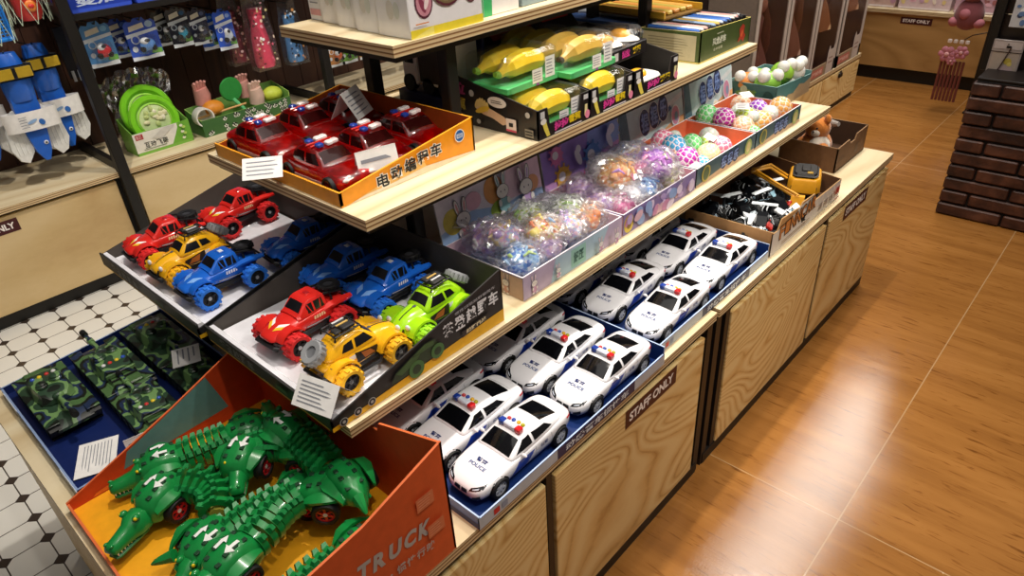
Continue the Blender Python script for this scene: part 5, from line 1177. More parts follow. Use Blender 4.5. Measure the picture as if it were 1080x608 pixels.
def wrapped_toy(label, x, y, z, pal, s=1., rot=0., seed=1, group='film-wrapped squeeze toys', sq=.62):
    rn = random.Random(seed); t = thing('wrapped_squeeze_toy', label, 'squeeze toy', (x, y, z), rot, group)
    ph = [rn.uniform(0, 6) for _ in range(8)]
    cm = confetti(pal, PAL[pal]); m = M()
    lump = lambda u, q: 1+.10*sin(5*u+ph[0])*cos(4*q+ph[1])+.07*sin(9*u+ph[2])*cos(7*q)
    m.ell((0, 0, .026*s), (.040*s, .036*s, .026*s), cm, 28, 16, lump)
    for k in range(5):
        a = rn.uniform(0, 6.28); m.ell((.028*s*cos(a), .026*s*sin(a), rn.uniform(.02, .042)*s), (.013*s, .012*s, .010*s), P(rn.choice(PAL[pal]), .3, coat=.4), 10, 7)
    for k in range(16):
        a = rn.uniform(0, 6.28); q_ = rn.uniform(.3, 1.0); x_, y_, z_ = .040*s*q_*cos(a), .037*s*q_*sin(a), (.030+.026*(1-q_*q_)**.5)*s*rn.uniform(.75, 1.05)
        b_ = rn.uniform(0, 6.28); l_ = rn.uniform(.008, .016)*s
        m.tube([(x_-l_*cos(b_), y_-l_*sin(b_), z_-.003*s), (x_, y_, z_+.003*s), (x_+l_*cos(b_+.6), y_+l_*sin(b_+.6), z_-.002*s)], [.0018*s, .0042*s, .0018*s], P(rn.choice(PAL[pal]+['#ffffff', rn.choice(['#f0a050', '#8fc0f0', '#f090b8', '#c0e070', '#b080e0'])]), .25, coat=.5), 6)
    m.build('squeeze_toy', t, 60)
    w = M(); J = {}
    def crk(u, q):
        k = (round(u, 3), round(q, 3))
        if k not in J: J[k] = rn.uniform(.90, 1.17)
        return J[k]
    w.ell((0, 0, .030*s), (.052*s, .048*s, .034*s), FILM, 32, 16, crk)
    a0 = rn.uniform(0, 6.28)                                   # gathered neck of the bag
    n_ = 14; rings = []
    for i, (d_, r_) in enumerate(((.040, .012), (.050, .007), (.058, .013), (.068, .024))):
        rings.append([(d_*s*cos(a0)-sin(a0)*r_*s*cos(2*pi*j/n_)*(1+.25*sin(5*j)), d_*s*sin(a0)+cos(a0)*r_*s*cos(2*pi*j/n_)*(1+.25*sin(5*j)), (.036+i*.004)*s+.35*r_*s*sin(2*pi*j/n_)) for j in range(n_)])
    w.loft(rings, FILM, False)
    w.build('film_wrapper', t, 0, fix=False)
    return t
BUN = [(-.925,.900,.020,'lavender',1.05,'lavender wrapped squeeze toy at the near back of the rabbit box'), (-.915,1.010,.022,'whitegreen',1.0,'white and green wrapped squeeze toy at the back middle of the rabbit box'), (-.840,.965,.034,'orangewhite',.95,'orange and white wrapped squeeze toy on top in the middle of the rabbit box'), (-.835,1.098,.014,'orange',.95,'orange wrapped squeeze toy at the far right of the rabbit box'),
       (-.828,1.025,.024,'pastel',.95,'pale blue and pink wrapped squeeze toy at the front of the rabbit box'), (-.830,.885,.010,'blue',.9,'blue and white wrapped squeeze toy at the near front corner of the rabbit box'), (-.925,1.095,.010,'white',.95,'whitish wrapped squeeze toy at the far back of the rabbit box'), (-.88,.95,.003,'pastel',.9,'pastel wrapped squeeze toy low in the rabbit box, under the orange and white one'),
       (-.865,1.075,.040,'whitegreen',.8,'small white wrapped squeeze toy on top near the far end of the rabbit box'), (-.885,.895,.048,'pastel',.8,'small pale wrapped squeeze toy on top near the near end of the rabbit box'), (-.82,.945,.020,'lavender',.8,'lavender wrapped squeeze toy against the front wall of the rabbit box')]
VIR = [(-.945,1.415,.030,'blue',1.0,'blue wrapped squeeze toy at the far back of the purple germ box'), (-.925,1.325,.034,'white',.95,'white wrapped squeeze toy on top at the back of the purple germ box'), (-.870,1.265,.042,'orange',1.15,'big orange wrapped squeeze toy on top of the purple germ box'), (-.832,1.372,.044,'purple',1.1,'purple wrapped squeeze toy on top at the right of the purple germ box'),
       (-.820,1.300,.016,'blue',.9,'blue wrapped squeeze toy at the front middle of the purple germ box'), (-.822,1.400,.010,'yellow',1.0,'pale yellow wrapped squeeze toy at the front right of the purple germ box'), (-.925,1.215,.014,'lavender',.95,'lavender wrapped squeeze toy at the near back of the purple germ box'), (-.855,1.198,.010,'lavender',.9,'lavender wrapped squeeze toy near the near wall of the purple germ box'),
       (-.822,1.215,.010,'magenta',.85,'magenta wrapped squeeze toy at the near front corner of the purple germ box'), (-.880,1.425,.030,'yellow',.85,'yellow wrapped squeeze toy behind the purple one in the purple germ box'), (-.82,1.245,.024,'white',.8,'white wrapped squeeze toy at the front of the purple germ box'),
       (-.900,1.385,.052,'pastel',.85,'pastel wrapped squeeze toy on top between the blue and purple ones in the germ box'), (-.905,1.265,.062,'white',.75,'small clear wrapped squeeze toy above the big orange one in the germ box'), (-.84,1.33,.050,'magenta',.75,'small magenta wrapped squeeze toy beside the purple one in the germ box')]
for i, (x, y, z, p_, s, l) in enumerate(BUN+VIR): wrapped_toy(l, max(-.978+.05*s, min(x, -.776-.05*s)), y, zb+z+.004, p_, s*1.08, random.uniform(0, 6), i+11)
# ------------------------------------------------------------------ teal box of round-eyed squeeze figures at the shelf end
TEA = P('#4e7d80', .45); tx0, tx1, ty0, ty1 = -1.035, -.868, 2.132, 2.262
tbx = display_box('squeeze_figure_box', 'teal box of round-eyed squeeze figures at the far end of the lowest riser shelf', tx0, tx1, ty0, ty1+.14, S2+.0005, (.078,.078), (.078,.06), (.07,.07), (.07,.078), TEA, P('#6f9a98', .5), P('#8fb4b0', .5), .003)
e = face(tbx, 'E', tx0, tx1, ty0, ty1+.14); w_ = .27; e.poly([(0,0),(w_,0),(w_,.050),(w_*.8,.040),(w_*.66,.048),(w_*.5,.028),(w_*.35,.032),(w_*.2,.012),(0,.006)], P('#b39a78', .5)); e.build('side_print', tbx)
e = face(tbx, 'S', tx0, tx1, ty0, ty1+.14); e.rect(0, 0, .167, .076, P('#48706a', .5)); blobs(e, .167, .076, ['#6f8f4e', '#2f4f48', '#8fae6a', '#3a5a50'], 12, 3, (.01, .022), .25, .7); e.oval(.07, .04, .03, .02, P('#8a9a4a', .5)); e.oval(.06, .058, .012, .012, P('#c8c8a0', .5)); e.build('near_print', tbx)
def eye_figure(label, x, y, z, rz, body, s=1.):
    t = thing('squeeze_figure', label, 'squeeze figure', (x, y, z), rz, 'round-eyed squeeze figures'); b = P(body, .4, coat=.3)
    m = M(); m.ell((0, 0, .036*s), (.042*s, .036*s, .036*s), b, 18, 12); m.ell((0, .004*s, .008*s), (.026*s, .022*s, .014*s), b, 14, 8); m.build('body', t)
    for sx in (-1, 1):
        q = M(); q.ell((sx*.021*s, -.016*s, .062*s), (.0195*s, .0195*s, .0195*s), P('#f0efe8', .3, coat=.5), 16, 12); q.build('eyeball', t)
        q = M(); q.ell((sx*.036*s, -.004*s, .016*s), (.012*s, .014*s, .010*s), b, 10, 8); q.build('foot', t)
    m = M(); m.tube([(-.020*s, -.029*s, .028*s), (0, -.034*s, .022*s), (.020*s, -.029*s, .028*s)], .0022*s, P('#4a5a2a', .5), 6); m.build('mouth', t)
for x, y, z, r, c, l, s in ((-.985, 2.165, .040, 20, '#e08a3a', 'orange round-eyed squeeze figure at the near left of the teal box', .95), (-.920, 2.175, .042, 50, '#8fc84a', 'green round-eyed squeeze figure at the near front of the teal box', 1.05), (-.910, 2.255, .060, 80, '#9cd048', 'green round-eyed squeeze figure on top in the teal box', 1.0), (-.905, 2.335, .045, 100, '#f0efe8', 'white round-eyed squeeze figure at the far end of the teal box', 1.05), (-.985, 2.26, .03, 10, '#a8d85a', 'lime round-eyed squeeze figure at the back of the teal box', .95)):
    eye_figure(l, x, y, S2+.004+z-.01, radians(r), c, s)
# ================================================================== middle riser shelf: banana boxes, egg box, green card box, truck box
KB = P('#1d1a1c', .4, coat=.15, var=.1); KBI = P('#2a2622', .6); BAN = noise_mat('banana_yellow', [(0, '#e0b41a'), (.45, '#f2cf2a'), (.7, '#f6dc4a')], 30, 2, .3, .5, 'LINEAR'); TIPG = P('#7fae3a', .4)
PK = P('#e0409a', .5); YT = P('#f0d020', .5)
def banana(parent, x, y, z, L, r, m_=None, tilt=0.):
    m = M(); pts = []; rr = []
    for i in range(11):
        u = i/10-.5; pts.append((x, y+u*L, z+.012*(1-(2*u)**2)*1.0)); rr.append(r*(1-.9*abs(2*u)**5)*(1-.1*abs(2*u)))
    rr[0] = r*.30; rr[1] = r*.42; m.tube(pts, rr, m_ or BAN, 8)
    o = m.build('banana', parent, 30)
    q = M(); q.cyl((x, y-.5*L, z), (x, y-.5*L-.012, z+.004), r*.32, TIPG if not m_ else P('#3a2a1c', .5), r1=r*.22, n=8); q.cyl((x, y+.5*L-.004, z), (x, y+.5*L+.004, z), r*.2, P('#3a2a1c', .5), n=8); q.build('stem', o)
    return o
def banana_pack(label, x, y, z, rz=0., ripe=None, L=.150, green='#4fb86a'):
    t = thing('banana_pack', label, 'toy banana pack', (x, y, z), rz, 'packs of squeeze bananas'); g = P(green, .4)
    M().box(-.062, .062, -L/2-.006, L/2+.006, 0, .014, g, .002).build('tray', t)
    for s in (-1, 1): banana(t, s*.029, 0, .034, L*.92, .025, ripe)
    m = M(); m.box(-.061, .061, -L/2-.005, L/2+.005, .0145, .070, FILM2, .008); m.build('clear_lid', t, 40, fix=False)
    d = Deco((.0625, -L/2, 0), (0,1,0), (0,0,1), .0003); d.rect(L*.02, .001, L*.98, .013, P('#5cc07a', .4)); d.rect(L*.45, .006, L*.66, .034, PAPER); d.rect(L*.72, .010, L*.92, .052, PAPER); d.lines(L*.47, .010, L*.64, .030, 4, GREYINK, .3, .3, 3); d.lines(L*.74, .014, L*.90, .048, 5, GREYINK, .3, .3, 5); d.rect(L*.52, .001, L*.58, .006, P('#8a4a9a', .5)); d.build('label_print', t)
    return t
def banana_front(t, x0, x1, y0, y1, c1='拉拉', c2='香蕉'):
    d = face(t, 'E', x0, x1, y0, y1); w = y1-y0
    d.text(c1, w*.44, .0165, w*.28, .018, PK, .06); d.text(c2, w*.70, .0185, w*.25, .017, YT, .05); d.rect(w*.30, .002, w*.84, .005, P('#d8cfd4', .5)); d.rect(w*.04, .042, w*.12, .056, P('#cfcfcf', .5)); d.rect(w*.88, .046, w*.97, .056, P('#cfcfcf', .5))
    d.poly([(w*.06,.036),(w*.13,.038),(w*.17,.020),(w*.21,.004),(w*.15,.003),(w*.10,.018)], P('#e6d458', .5)); d.oval(w*.09, .036, .009, .006, P('#e8e4dc', .5)); d.poly([(w*.90,.036),(w*.95,.036),(w*.95,.016),(w*.92,.008),(w*.89,.014)], P('#e8dca0', .5)); d.oval(w*.95, .014, .008, .009, P('#e88aa8', .5)); d.build('front_print', t)
def fruit_box(label, y0, y1, x0=-1.135, x1=-.862, name='banana_box'):
    return display_box(name, label, x0, x1, y0, y1, SM+.0005, ((1,.060),(.92,.064),(0,.108)), ((1,.060),(.84,.060),(.80,.026),(.22,.026),(.18,.060),(0,.060)), ((1,.108),(.08,.064),(0,.060)), (.108,.108), KB, KBI, P('#34302e', .5), .003, None, 'black fruit toy boxes')
b1 = fruit_box('black box of squeeze bananas nearest the orange tray, hand and banana picture on its side', .988, 1.152)
banana_front(b1, -1.135, -.862, .988, 1.152)
d = face(b1, 'S', -1.135, -.862, .988, 1.152); w_ = .273
for q, (a, b_) in enumerate(zip('拉拉', '香蕉')): d.text(a, w_*(.085+q*.13), .074, w_*.12, .026, P('#a8407a', .5), .05); d.text(b_, w_*(.085+q*.13), .042, w_*.12, .028, P('#b09a3a', .5), .05)
d.lines(w_*.03, .008, w_*.27, .024, 2, P('#6a6048', .5), .4, .1, 3)
SK = P('#d8b89a', .5)
d.poly([(w_*.38,.040),(w_*.46,.030),(w_*.56,.026),(w_*.66,.016),(w_*.72,.022),(w_*.68,.034),(w_*.58,.042),(w_*.52,.046),(w_*.42,.050)], SK)
for k in range(5): d.oval(w_*(.40+k*.028), .050+.004*sin(k), .0045, .011, P('#d8c07a', .5), 10, -.5+k*.12)
d.oval(w_*.46, .040, .022, .006, P('#d8b43a', .5), 14, .35)
d.rect(w_*.70, .010, w_*.80, .034, P('#e6d8d4', .5)); d.rect(w_*.70, .008, w_*.80, .012, P('#d04a6a', .5)); d.rect(w_*.73, .018, w_*.77, .026, INK)
d.oval(w_*.62, .062, .026, .011, P('#e4e0da', .5)); d.lines(w_*.56, .058, w_*.68, .066, 2, P('#5a5450', .5), .4, .2, 6); d.oval(w_*.36, .070, .007, .007, P('#b8b8b4', .5)); d.oval(w_*.92, .050, .006, .006, P('#c8c8c4', .5)); d.rect(w_*.89, .006, w_*.97, .022, P('#8a8478', .5)); d.lines(w_*.895, .008, w_*.965, .020, 2, KB, .5, .1, 1); d.oval(w_*.42, .014, .006, .005, P('#a8a8a4', .5))
d.build('side_print', b1)
b2 = fruit_box('black box of squeeze bananas next to the egg box', 1.156, 1.312); banana_front(b2, -1.135, -.862, 1.156, 1.312)
b3 = fruit_box('black box of squeeze fried eggs on the middle riser shelf', 1.318, 1.505, name='egg_box'); banana_front(b3, -1.135, -.862, 1.318, 1.505, '拉拉', '鸡蛋')
banana_pack('pack of bright yellow bananas at the front of the nearest banana box', -.932, 1.070, SM+.005, 0, None, .140)
banana_pack('pack of bright yellow bananas lying on top of the nearest banana box', -1.000, 1.070, SM+.078, 0, None, .150)
banana_pack('pack of bananas at the back of the nearest banana box', -1.068, 1.070, SM+.005, 0, None, .140, '#3f9a58')
banana_pack('pack of bananas at the front of the second banana box', -.932, 1.234, SM+.005, 0, None, .130)
RIPE = noise_mat('ripe_banana', [(0, '#c79a38'), (.5, '#d9b04a'), (.75, '#e2c060')], 30, 2, .35, .4, 'LINEAR')
banana_pack('pack of brownish ripe bananas on top of the second banana box', -.965, 1.225, SM+.078, 0, RIPE, .150)
banana_pack('pack of yellow bananas at the back of the second banana box, under the top shelf', -1.095, 1.234, SM+.076, 0, None, .145)
def egg_pack(label, x, y, z, rz=0., n=1):
    t = thing('fried_egg_pack', label, 'toy egg pack', (x, y, z), rz, 'packs of squeeze fried eggs')
    m = M(); m.box(-.055, .055, -.075, .075, 0, .030, KB, .002); m.build('carton', t)
    d = Deco((.0552, -.075, 0), (0,1,0), (0,0,1), .0003); d.text('拉拉', .055, .015, .034, .017, PK, .05); d.rect(.006, .006, .022, .024, P('#d8d0cc', .5)); d.text('鸡蛋', .102, .015, .036, .017, YT, .05); d.build('front_print', t)
    for s in (-1, 1):
        w = M(); w.ell((.004, s*.036, .033), (.046, .034, .010), P('#f2efe8', .35, coat=.3), 20, 8, lambda u, q: 1+.08*sin(3*u+s)); o = w.build('egg_white', t, 60)
        y_ = M(); y_.ell((.004, s*.036, .040), (.026, .022, .016), P('#f0aa2a', .25, coat=.6), 18, 10); y_.build('egg_yolk', o)
    m = M(); m.box(-.054, .054, -.074, .074, .0305, .062, FILM2, .012); m.build('clear_lid', t, 40, fix=False)
egg_pack('pack of two squeeze fried eggs on top of the egg box', -.975, 1.385, SM+.068, radians(3))
egg_pack('pack of two squeeze fried eggs at the back of the egg box', -1.085, 1.400, SM+.050, 0)
t = thing('fried_egg_pack', 'single squeeze fried egg lying at the front of the egg box', 'toy egg pack', (-.905, 1.412, SM+.005)); m = M(); m.ell((0, 0, .016), (.036, .060, .014), P('#f2efe8', .35, coat=.3), 20, 8, lambda u, q: 1+.07*sin(3*u)); o = m.build('egg_white', t, 60); m = M(); m.ell((0, -.015, .026), (.022, .024, .014), P('#f0aa2a', .25, coat=.6), 16, 8); m.build('egg_yolk', o)
OL = P('#46562c', .45); gx0, gx1, gy0, gy1 = -1.066, -.885, 1.652, 1.925
gb = display_box('card_box', 'olive green box of boxed mini cars at the far end of the middle riser shelf', gx0, gx1, gy0, gy1, SM+.0005, (.074,.078), (.080,.068), (.068,.068), (.068,.074), OL, P('#3a3a26', .6), P('#d8c66a', .5), .003)
d = face(gb, 'S', gx0, gx1, gy0, gy1); d.rect(.008, .004, .168, .068, P('#b9b090', .5)); d.lines(.025, .012, .150, .060, 7, P('#8a8268', .5), .3, .3, 8); d.build('near_print', gb)
d = face(gb, 'E', gx0, gx1, gy0, gy1); L = gy1-gy0
d.text('恐龙战车', L*.36, .042, L*.26, .020, P('#d8dcc8', .5), .04); d.text('合金车模', L*.34, .022, L*.18, .008, P('#b8bca0', .5), .02); d.lines(L*.30, .058, L*.44, .062, 1, P('#b8bca0', .5), .6, .1, 2)
d.poly([(L*.74,.014),(L*.78,.030),(L*.76,.048),(L*.82,.060),(L*.87,.052),(L*.86,.036),(L*.90,.026),(L*.86,.010),(L*.82,.020)], P('#b03a2a', .5)); d.poly([(L*.78,.030),(L*.82,.046),(L*.85,.036),(L*.82,.024)], P('#d8643a', .5)); d.build('side_print', gb)
cols = ['#3a68b8', '#e8e4da', '#e0a8a0', '#2a2a2e', '#8fa8c8', '#d8b45a', '#c8d4e4', '#4a7ac8']
rn = random.Random(9)
for i in range(12):
    y = gy0+.016+i*.0205; c = cols[i % 8]
    t = thing('mini_car_pack', f"{['blue','cream','rose','black','pale blue','gold','silver','bright blue'][i % 8]} mini car pack, {['nearest','second','third','fourth','fifth','sixth','seventh','eighth','ninth','tenth','eleventh','last'][i]} along the olive green box", 'toy pack', (-.973, y+.004, SM+.005), 0, 'packs in the olive green box')
    M().box(-.090, .085, -.0015, .0015, 0, .074, P('#26262a', .4), .0005).build('backing_card', t)
    M().box(-.080, .075, -.012, -.0018, .012, .078, P(c, .2, coat=.6), .004).build('blister', t)
def carton(name, label, x0, x1, y0, y1, z, h, m_, draw=None, group=None, rz=0.):
    t = thing(name, label, 'box', ((x0+x1)/2, (y0+y1)/2, z), rz, group); a, b = (x1-x0)/2, (y1-y0)/2
    M().box(-a, a, -b, b, 0, h, m_, .0012).build('carton', t, 30)
    if draw:
        draw(Deco((a, -b, 0), (0,1,0), (0,0,1), .0006), Deco((-a, -b, 0), (1,0,0), (0,0,1), .0006), 2*b, 2*a, h, t)
    return t
def card_stack(d, s, L, W, h, t):
    pass
for i, (x, y, c, l) in enumerate(((-1.225, 1.62, '#2a2c30', 'dark grey card pack near the leg on the middle riser shelf'), (-1.225, 1.70, '#3d5f9a', 'blue card pack behind the leg on the middle riser shelf'), (-1.225, 1.775, '#c8ccd4', 'silver card pack behind the olive green box'), (-1.225, 1.85, '#e0a83a', 'orange card pack behind the olive green box'))):
    carton('card_pack', l, x-.12, x+.115, y-.034, y+.034, SM+.0005, .072+.004*i, P(c, .3, coat=.4), lambda d, s, L, W, h, t, c=c: (s.rect(.02, .008, W-.02, h-.01, P('#e8e4dc', .4)), s.rect(.04, .02, W*.5, h-.02, P(c, .4)), s.build('front_print', t)), 'card packs behind the olive box')
t = thing('card_tray', 'yellow edged card tray lying tilted behind the olive green box', 'tray', (-1.155, 1.80, SM+.086), radians(-6)); m = M(); m.box(-.13, .14, -.085, .085, 0, .004, P('#7a5a20', .5)); 
m.box(-.13, .14, -.085, -.080, .004, .020, P('#e6b43a', .4)); m.box(-.13, .14, .080, .085, .004, .020, P('#e6b43a', .4)); m.build('tray', t, 0)
for k in range(5): M().box(-.11, .12, -.072+k*.03, -.050+k*.03, .0045, .016, P(['#d88a3a', '#e8c860', '#e09a4a', '#c8b050', '#e0a850'][k], .4, coat=.3), .003).build('card_row', t)
tk = thing('toy_lorry_pack', 'blue pack with a white toy lorry, between the legs under the top shelf', 'toy pack', (-1.185, 1.020, SM+.0005), radians(0))
m = M(); m.box(-.075, .100, -.050, .060, 0, .050, P('#15224e', .4, coat=.3), .002); m.box(-.075, .100, .052, .060, .050, .17, P('#1a2a60', .4), .001); m.build('carton', tk)
m = M(); m.box(-.062, -.016, -.040, .040, .062, .150, WHITE, .004); m.box(.002, .094, -.044, .044, .068, .160, P('#e4e2de', .4), .003); m.box(.002, .094, -.046, -.044, .076, .150, P('#3a3632', .3), 0); m.build('lorry_body', tk)
m = M(); m.box(-.050, -.022, -.042, -.040, .110, .140, P('#16181c', .2, coat=.5)); m.box(-.0625, -.0615, -.032, .032, .105, .140, P('#16181c', .2, coat=.5)); m.build('cab_window', tk, 0)
for x in (-.038, .025, .075): wheel(tk, (x, -.034, .070), .018, .014, TYRE, P('#a8acb0', .3, .6), None, 5, 1, 'wheel', 0, 16) if False else M().cyl((x, -.046, .068), (x, -.030, .068), .018, TYRE, n=18).build('wheel', tk, 40)
bh = thing('black_toy_pack', 'black toy pack with red and yellow print leaning under the top shelf', 'toy pack', (-1.155, 1.20, SM+.112), 0)
m = M(); m.prism([(.03, -.20, 0), (.03, .26, 0), (-.03, .26, .065), (-.03, -.20, .065)], (-.012, 0, -.004), KB); o = m.build('carton', bh, 0)
d = Deco((.031, -.20, .001), (0,1,0), (-.06,0,.065), .0006); d.rect(.16, .020, .30, .060, P('#a82a22', .4)); d.rect(.17, .046, .27, .068, P('#d8a83a', .4)); d.rect(.34, .03, .44, .055, P('#b8322a', .4)); d.lines(.02, .03, .12, .05, 2, P('#8a8a88', .5), .5, .2, 2); d.build('front_print', o)
# ================================================================== top riser shelf: white boxed toys
WB = P('#ebeaec', .4, coat=.15, var=.03)
def draw_bug(d, s, L, W, h, t):
    d.rect(0, 0, L, .014, P('#f0dc3c', .4)); d.poly([(L*.0,.0),(L*.3,.014),(L*.3,.0)], P('#f4e87a', .4))
    for x, y, r, c1, c2 in ((.20, .055, .024, '#c88a98', '#8a3a52'), (.84, .060, .020, '#d8a0a0', '#9a5a5a')):
        d.oval(L*x, y, r*.85, r*1.1, P('#5a2a3a', .4)); d.oval(L*x, y, r*.72, r*.95, P(c1, .4)); d.oval(L*x-.004, y-.004, r*.22, r*.6, P(c2, .4), 12, .4); d.oval(L*x+.006, y, r*.2, r*.55, P('#f0dcdc', .4), 12, -.4)
    d.oval(L*.52, .085, .044, .044, P('#5a2433', .4)); d.oval(L*.52, .085, .040, .040, P('#7a6a4a', .4)); d.oval(L*.50, .080, .026, .030, P('#a89a70', .4)); 
    for k in range(7): d.poly([(L*(.40+k*.035),.055),(L*(.405+k*.035),.055),(L*(.44+k*.03),.115),(L*(.435+k*.03),.115)], P('#4a4030', .4))
    d.rect(L*.05, .022, L*.22, .024, P('#e08a3a', .4)); d.build('front_print', t)
    s.lines(W*.2, .09, W*.8, .14, 5, P('#b4b4b8', .5), .3, .3, 3); s.oval(W*.45, .045, .010, .016, P('#d8d4cc', .5)); s.oval(W*.65, .045, .008, .014, P('#d0d4cc', .5)); s.build('side_print', t)
def draw_plain(seed):
    def f(d, s, L, W, h, t):
        s.lines(W*.15, .10, W*.85, .17, 7, P('#b4b4b8', .5), .3, .4, seed); s.lines(W*.15, .075, W*.6, .085, 1, P('#6a6a70', .5), .4, .2, seed); s.oval(W*.45, .048, .009, .015, P('#d8d4cc', .5)); s.oval(W*.66, .048, .008, .015, P('#d0d4cc', .5)); s.build('side_print', t)
        d.rect(0, 0, L, .012, P('#f0dc3c', .4)); d.build('front_print', t)
    return f
zt = ST+.0005
carton('boxed_toy', 'white boxed toy with insect pictures and yellow base on the top shelf', -1.052, -.965, .786, .962, zt, .20, WB, draw_bug, 'white boxed toys on the top shelf')
carton('boxed_toy', 'plain white boxed toy second from the front edge of the top shelf', -1.124, -1.056, .790, .962, zt, .20, WB, draw_plain(3), 'white boxed toys on the top shelf')
carton('boxed_toy', 'plain white boxed toy third from the front edge of the top shelf', -1.192, -1.128, .798, .962, zt, .20, WB, draw_plain(4), 'white boxed toys on the top shelf')
carton('boxed_toy', 'plain white boxed toy fourth from the front edge of the top shelf', -1.254, -1.196, .806, .962, zt, .20, WB, draw_plain(5), 'white boxed toys on the top shelf')
carton('boxed_toy', 'narrow white boxed toy with red lettering at the back corner of the top shelf', -1.306, -1.262, .812, .93, zt, .17, WB, lambda d, s, L, W, h, t: (s.text('玩具', W*.5, .06, W*.6, .016, P('#c83a3a', .4), .04), s.rect(W*.1, .01, W*.9, .022, P('#d8a0a0', .5)), s.lines(W*.2, .03, W*.8, .045, 2, GREYINK, .3, .2, 2), s.build('side_print', t)), 'white boxed toys on the top shelf')
carton('boxed_toy', 'white and green boxed toy beside the insect box on the top shelf', -1.09, -.985, .985, 1.085, zt, .16, WB, lambda d, s, L, W, h, t: (d.poly([(0,0),(L*.22,0),(L*.30,h),(0,h)], P('#3fae6a', .4)), d.oval(L*.52, .06, .012, .004, P('#4a4a4a', .4)), d.oval(L*.75, .06, .012, .004, P('#4a4a4a', .4)), d.build('front_print', t), s.rect(0, 0, W, h, P('#6fbf8a', .4)), s.build('side_print', t)), 'white boxed toys on the top shelf')
carton('boxed_toy', 'grey blue boxed toy farthest along the top shelf', -1.09, -.99, 1.10, 1.25, zt, .12, P('#8fa4ac', .4, coat=.2), lambda d, s, L, W, h, t: (d.rect(L*.1, .03, L*.9, .09, P('#5f7480', .4)), d.lines(L*.15, .04, L*.85, .08, 3, P('#c8d4d8', .5), .4, .3, 7), d.build('front_print', t)), 'white boxed toys on the top shelf')
# ================================================================== goods on the left wall rack
def hang_hook(parent, y, z, x0, x1):
    m = M(); m.tube([(x0, y, z), (x1-.012, y, z), (x1, y, z+.012)], .0028, STEEL, 6); return m.build('hook', parent)
def blister_pack(label, x, y, ztop, w, h, bg, toy, accent, group='blister packs on the wall rack', yaw=0., hook=True):
    """hanging card with a die-cut top edge, printed ground, small toy under a clear blister"""
    t = thing('blister_pack', label, 'toy pack', (x, y, ztop-h), yaw, group); B_ = P(bg, .3, coat=.5)
    pr = [(-w/2, 0), (w/2, 0), (w/2, h*.86), (w*.40, h*.93), (w*.22, h*.91), (w*.14, h), (-w*.14, h), (-w*.22, h*.92), (-w*.40, h*.95), (-w/2, h*.88)]
    m = M(); m.prism([(0, a, b) for a, b in pr], (-.002, 0, 0), B_); c = m.build('card', t, 0)
    d = Deco((.0004, -w/2, 0), (0,1,0), (0,0,1), .0004)
    d.poly([(0, h*.0), (w, h*.0), (w, h*.12), (w*.5, h*.07), (0, h*.10)], P('#e6ecf2', .4)); d.poly([(0, h*.55), (w, h*.65), (w, h*.72), (0, h*.64)], P('#e8f0f6', .4)); d.oval(w*.25, h*.50, w*.14, w*.14, P('#e2ecf4', .4)); d.oval(w*.25, h*.50, w*.10, w*.10, P(bg, .4)); d.oval(w*.78, h*.82, w*.12, w*.10, P(accent, .4))
    d.poly([(w*.12,h*.70),(w*.62,h*.76),(w*.60,h*.88),(w*.14,h*.82)], P('#f0ead8', .4)); d.poly([(w*.62,h*.12),(w*.98,h*.10),(w*.98,h*.22),(w*.7,h*.24)], P('#6fae4a', .4)); d.oval(w*.16, h*.28, w*.09, w*.09, P('#dfe8f2', .4)); d.build('card_print', c)
    k = M(); k.ell((.018, .004, h*.36), (.014, w*.25, h*.14), P(toy, .25, coat=.6), 16, 10, lambda u, q: 1+.10*sin(4*u)); k.ell((.024, -w*.05, h*.46), (.010, w*.15, h*.09), P('#e8ecf2', .2, coat=.6), 12, 8); k.ell((.030, .0, h*.47), (.006, w*.11, h*.045), P('#1a2230', .15, coat=.7), 10, 6)
    for s in (-1, 1): k.lathe([(0, -.005), (.010, -.005), (.011, .004), (0, .006)], P('#1c1c20', .5), (.026, s*w*.18, h*.27), 'X', 12)
    k.build('toy', t, 50)
    b = M(); b.box(.0006, .036, -w*.36, w*.36, h*.16, h*.58, FILM2, .010); b.build('blister', t, 40, fix=False)
    if hook: hang_hook(t, 0, h*.955, RB-x, .03)
    return t
PX = -3.105
blister_pack('sky blue hanging pack with a red toy car, nearest the black upright', PX, .972, 1.005, .108, .168, '#5f9fe0', '#c8303a', '#8fc8f0')
blister_pack('deep blue hanging pack half hidden behind the blue and white car pack', PX-.045, 1.066, .995, .10, .150, '#2a49b0', '#3a6ad8', '#6f8fe0')
blister_pack('deep blue hanging pack with a blue and white toy car', PX, 1.140, .990, .128, .160, '#3a5fd0', '#5f94d8', '#b8d4f4')
blister_pack('dark hanging pack with a teal toy robot', PX-.01, 1.300, 1.005, .088, .160, '#1c2238', '#2a90b0', '#3a6a9a')
blister_pack('grey dark hanging pack behind the teal robot pack', PX-.05, 1.255, 1.0, .085, .145, '#2a2c34', '#5a6a70', '#6a7a80')
blister_pack('dark blue hanging pack left of the bright blue one', PX-.02, 1.390, .985, .080, .150, '#22284a', '#3a3f5a', '#5a6a9a')
blister_pack('bright blue hanging pack with a small silver toy, next to the pink packs', PX, 1.490, .965, .085, .170, '#2f5fd8', '#c8d4e4', '#9cb8f0')
blister_pack('bright blue hanging pack behind the silver toy pack', PX-.05, 1.436, .960, .075, .160, '#2a6ae0', '#6fa8f0', '#9cc8f8')
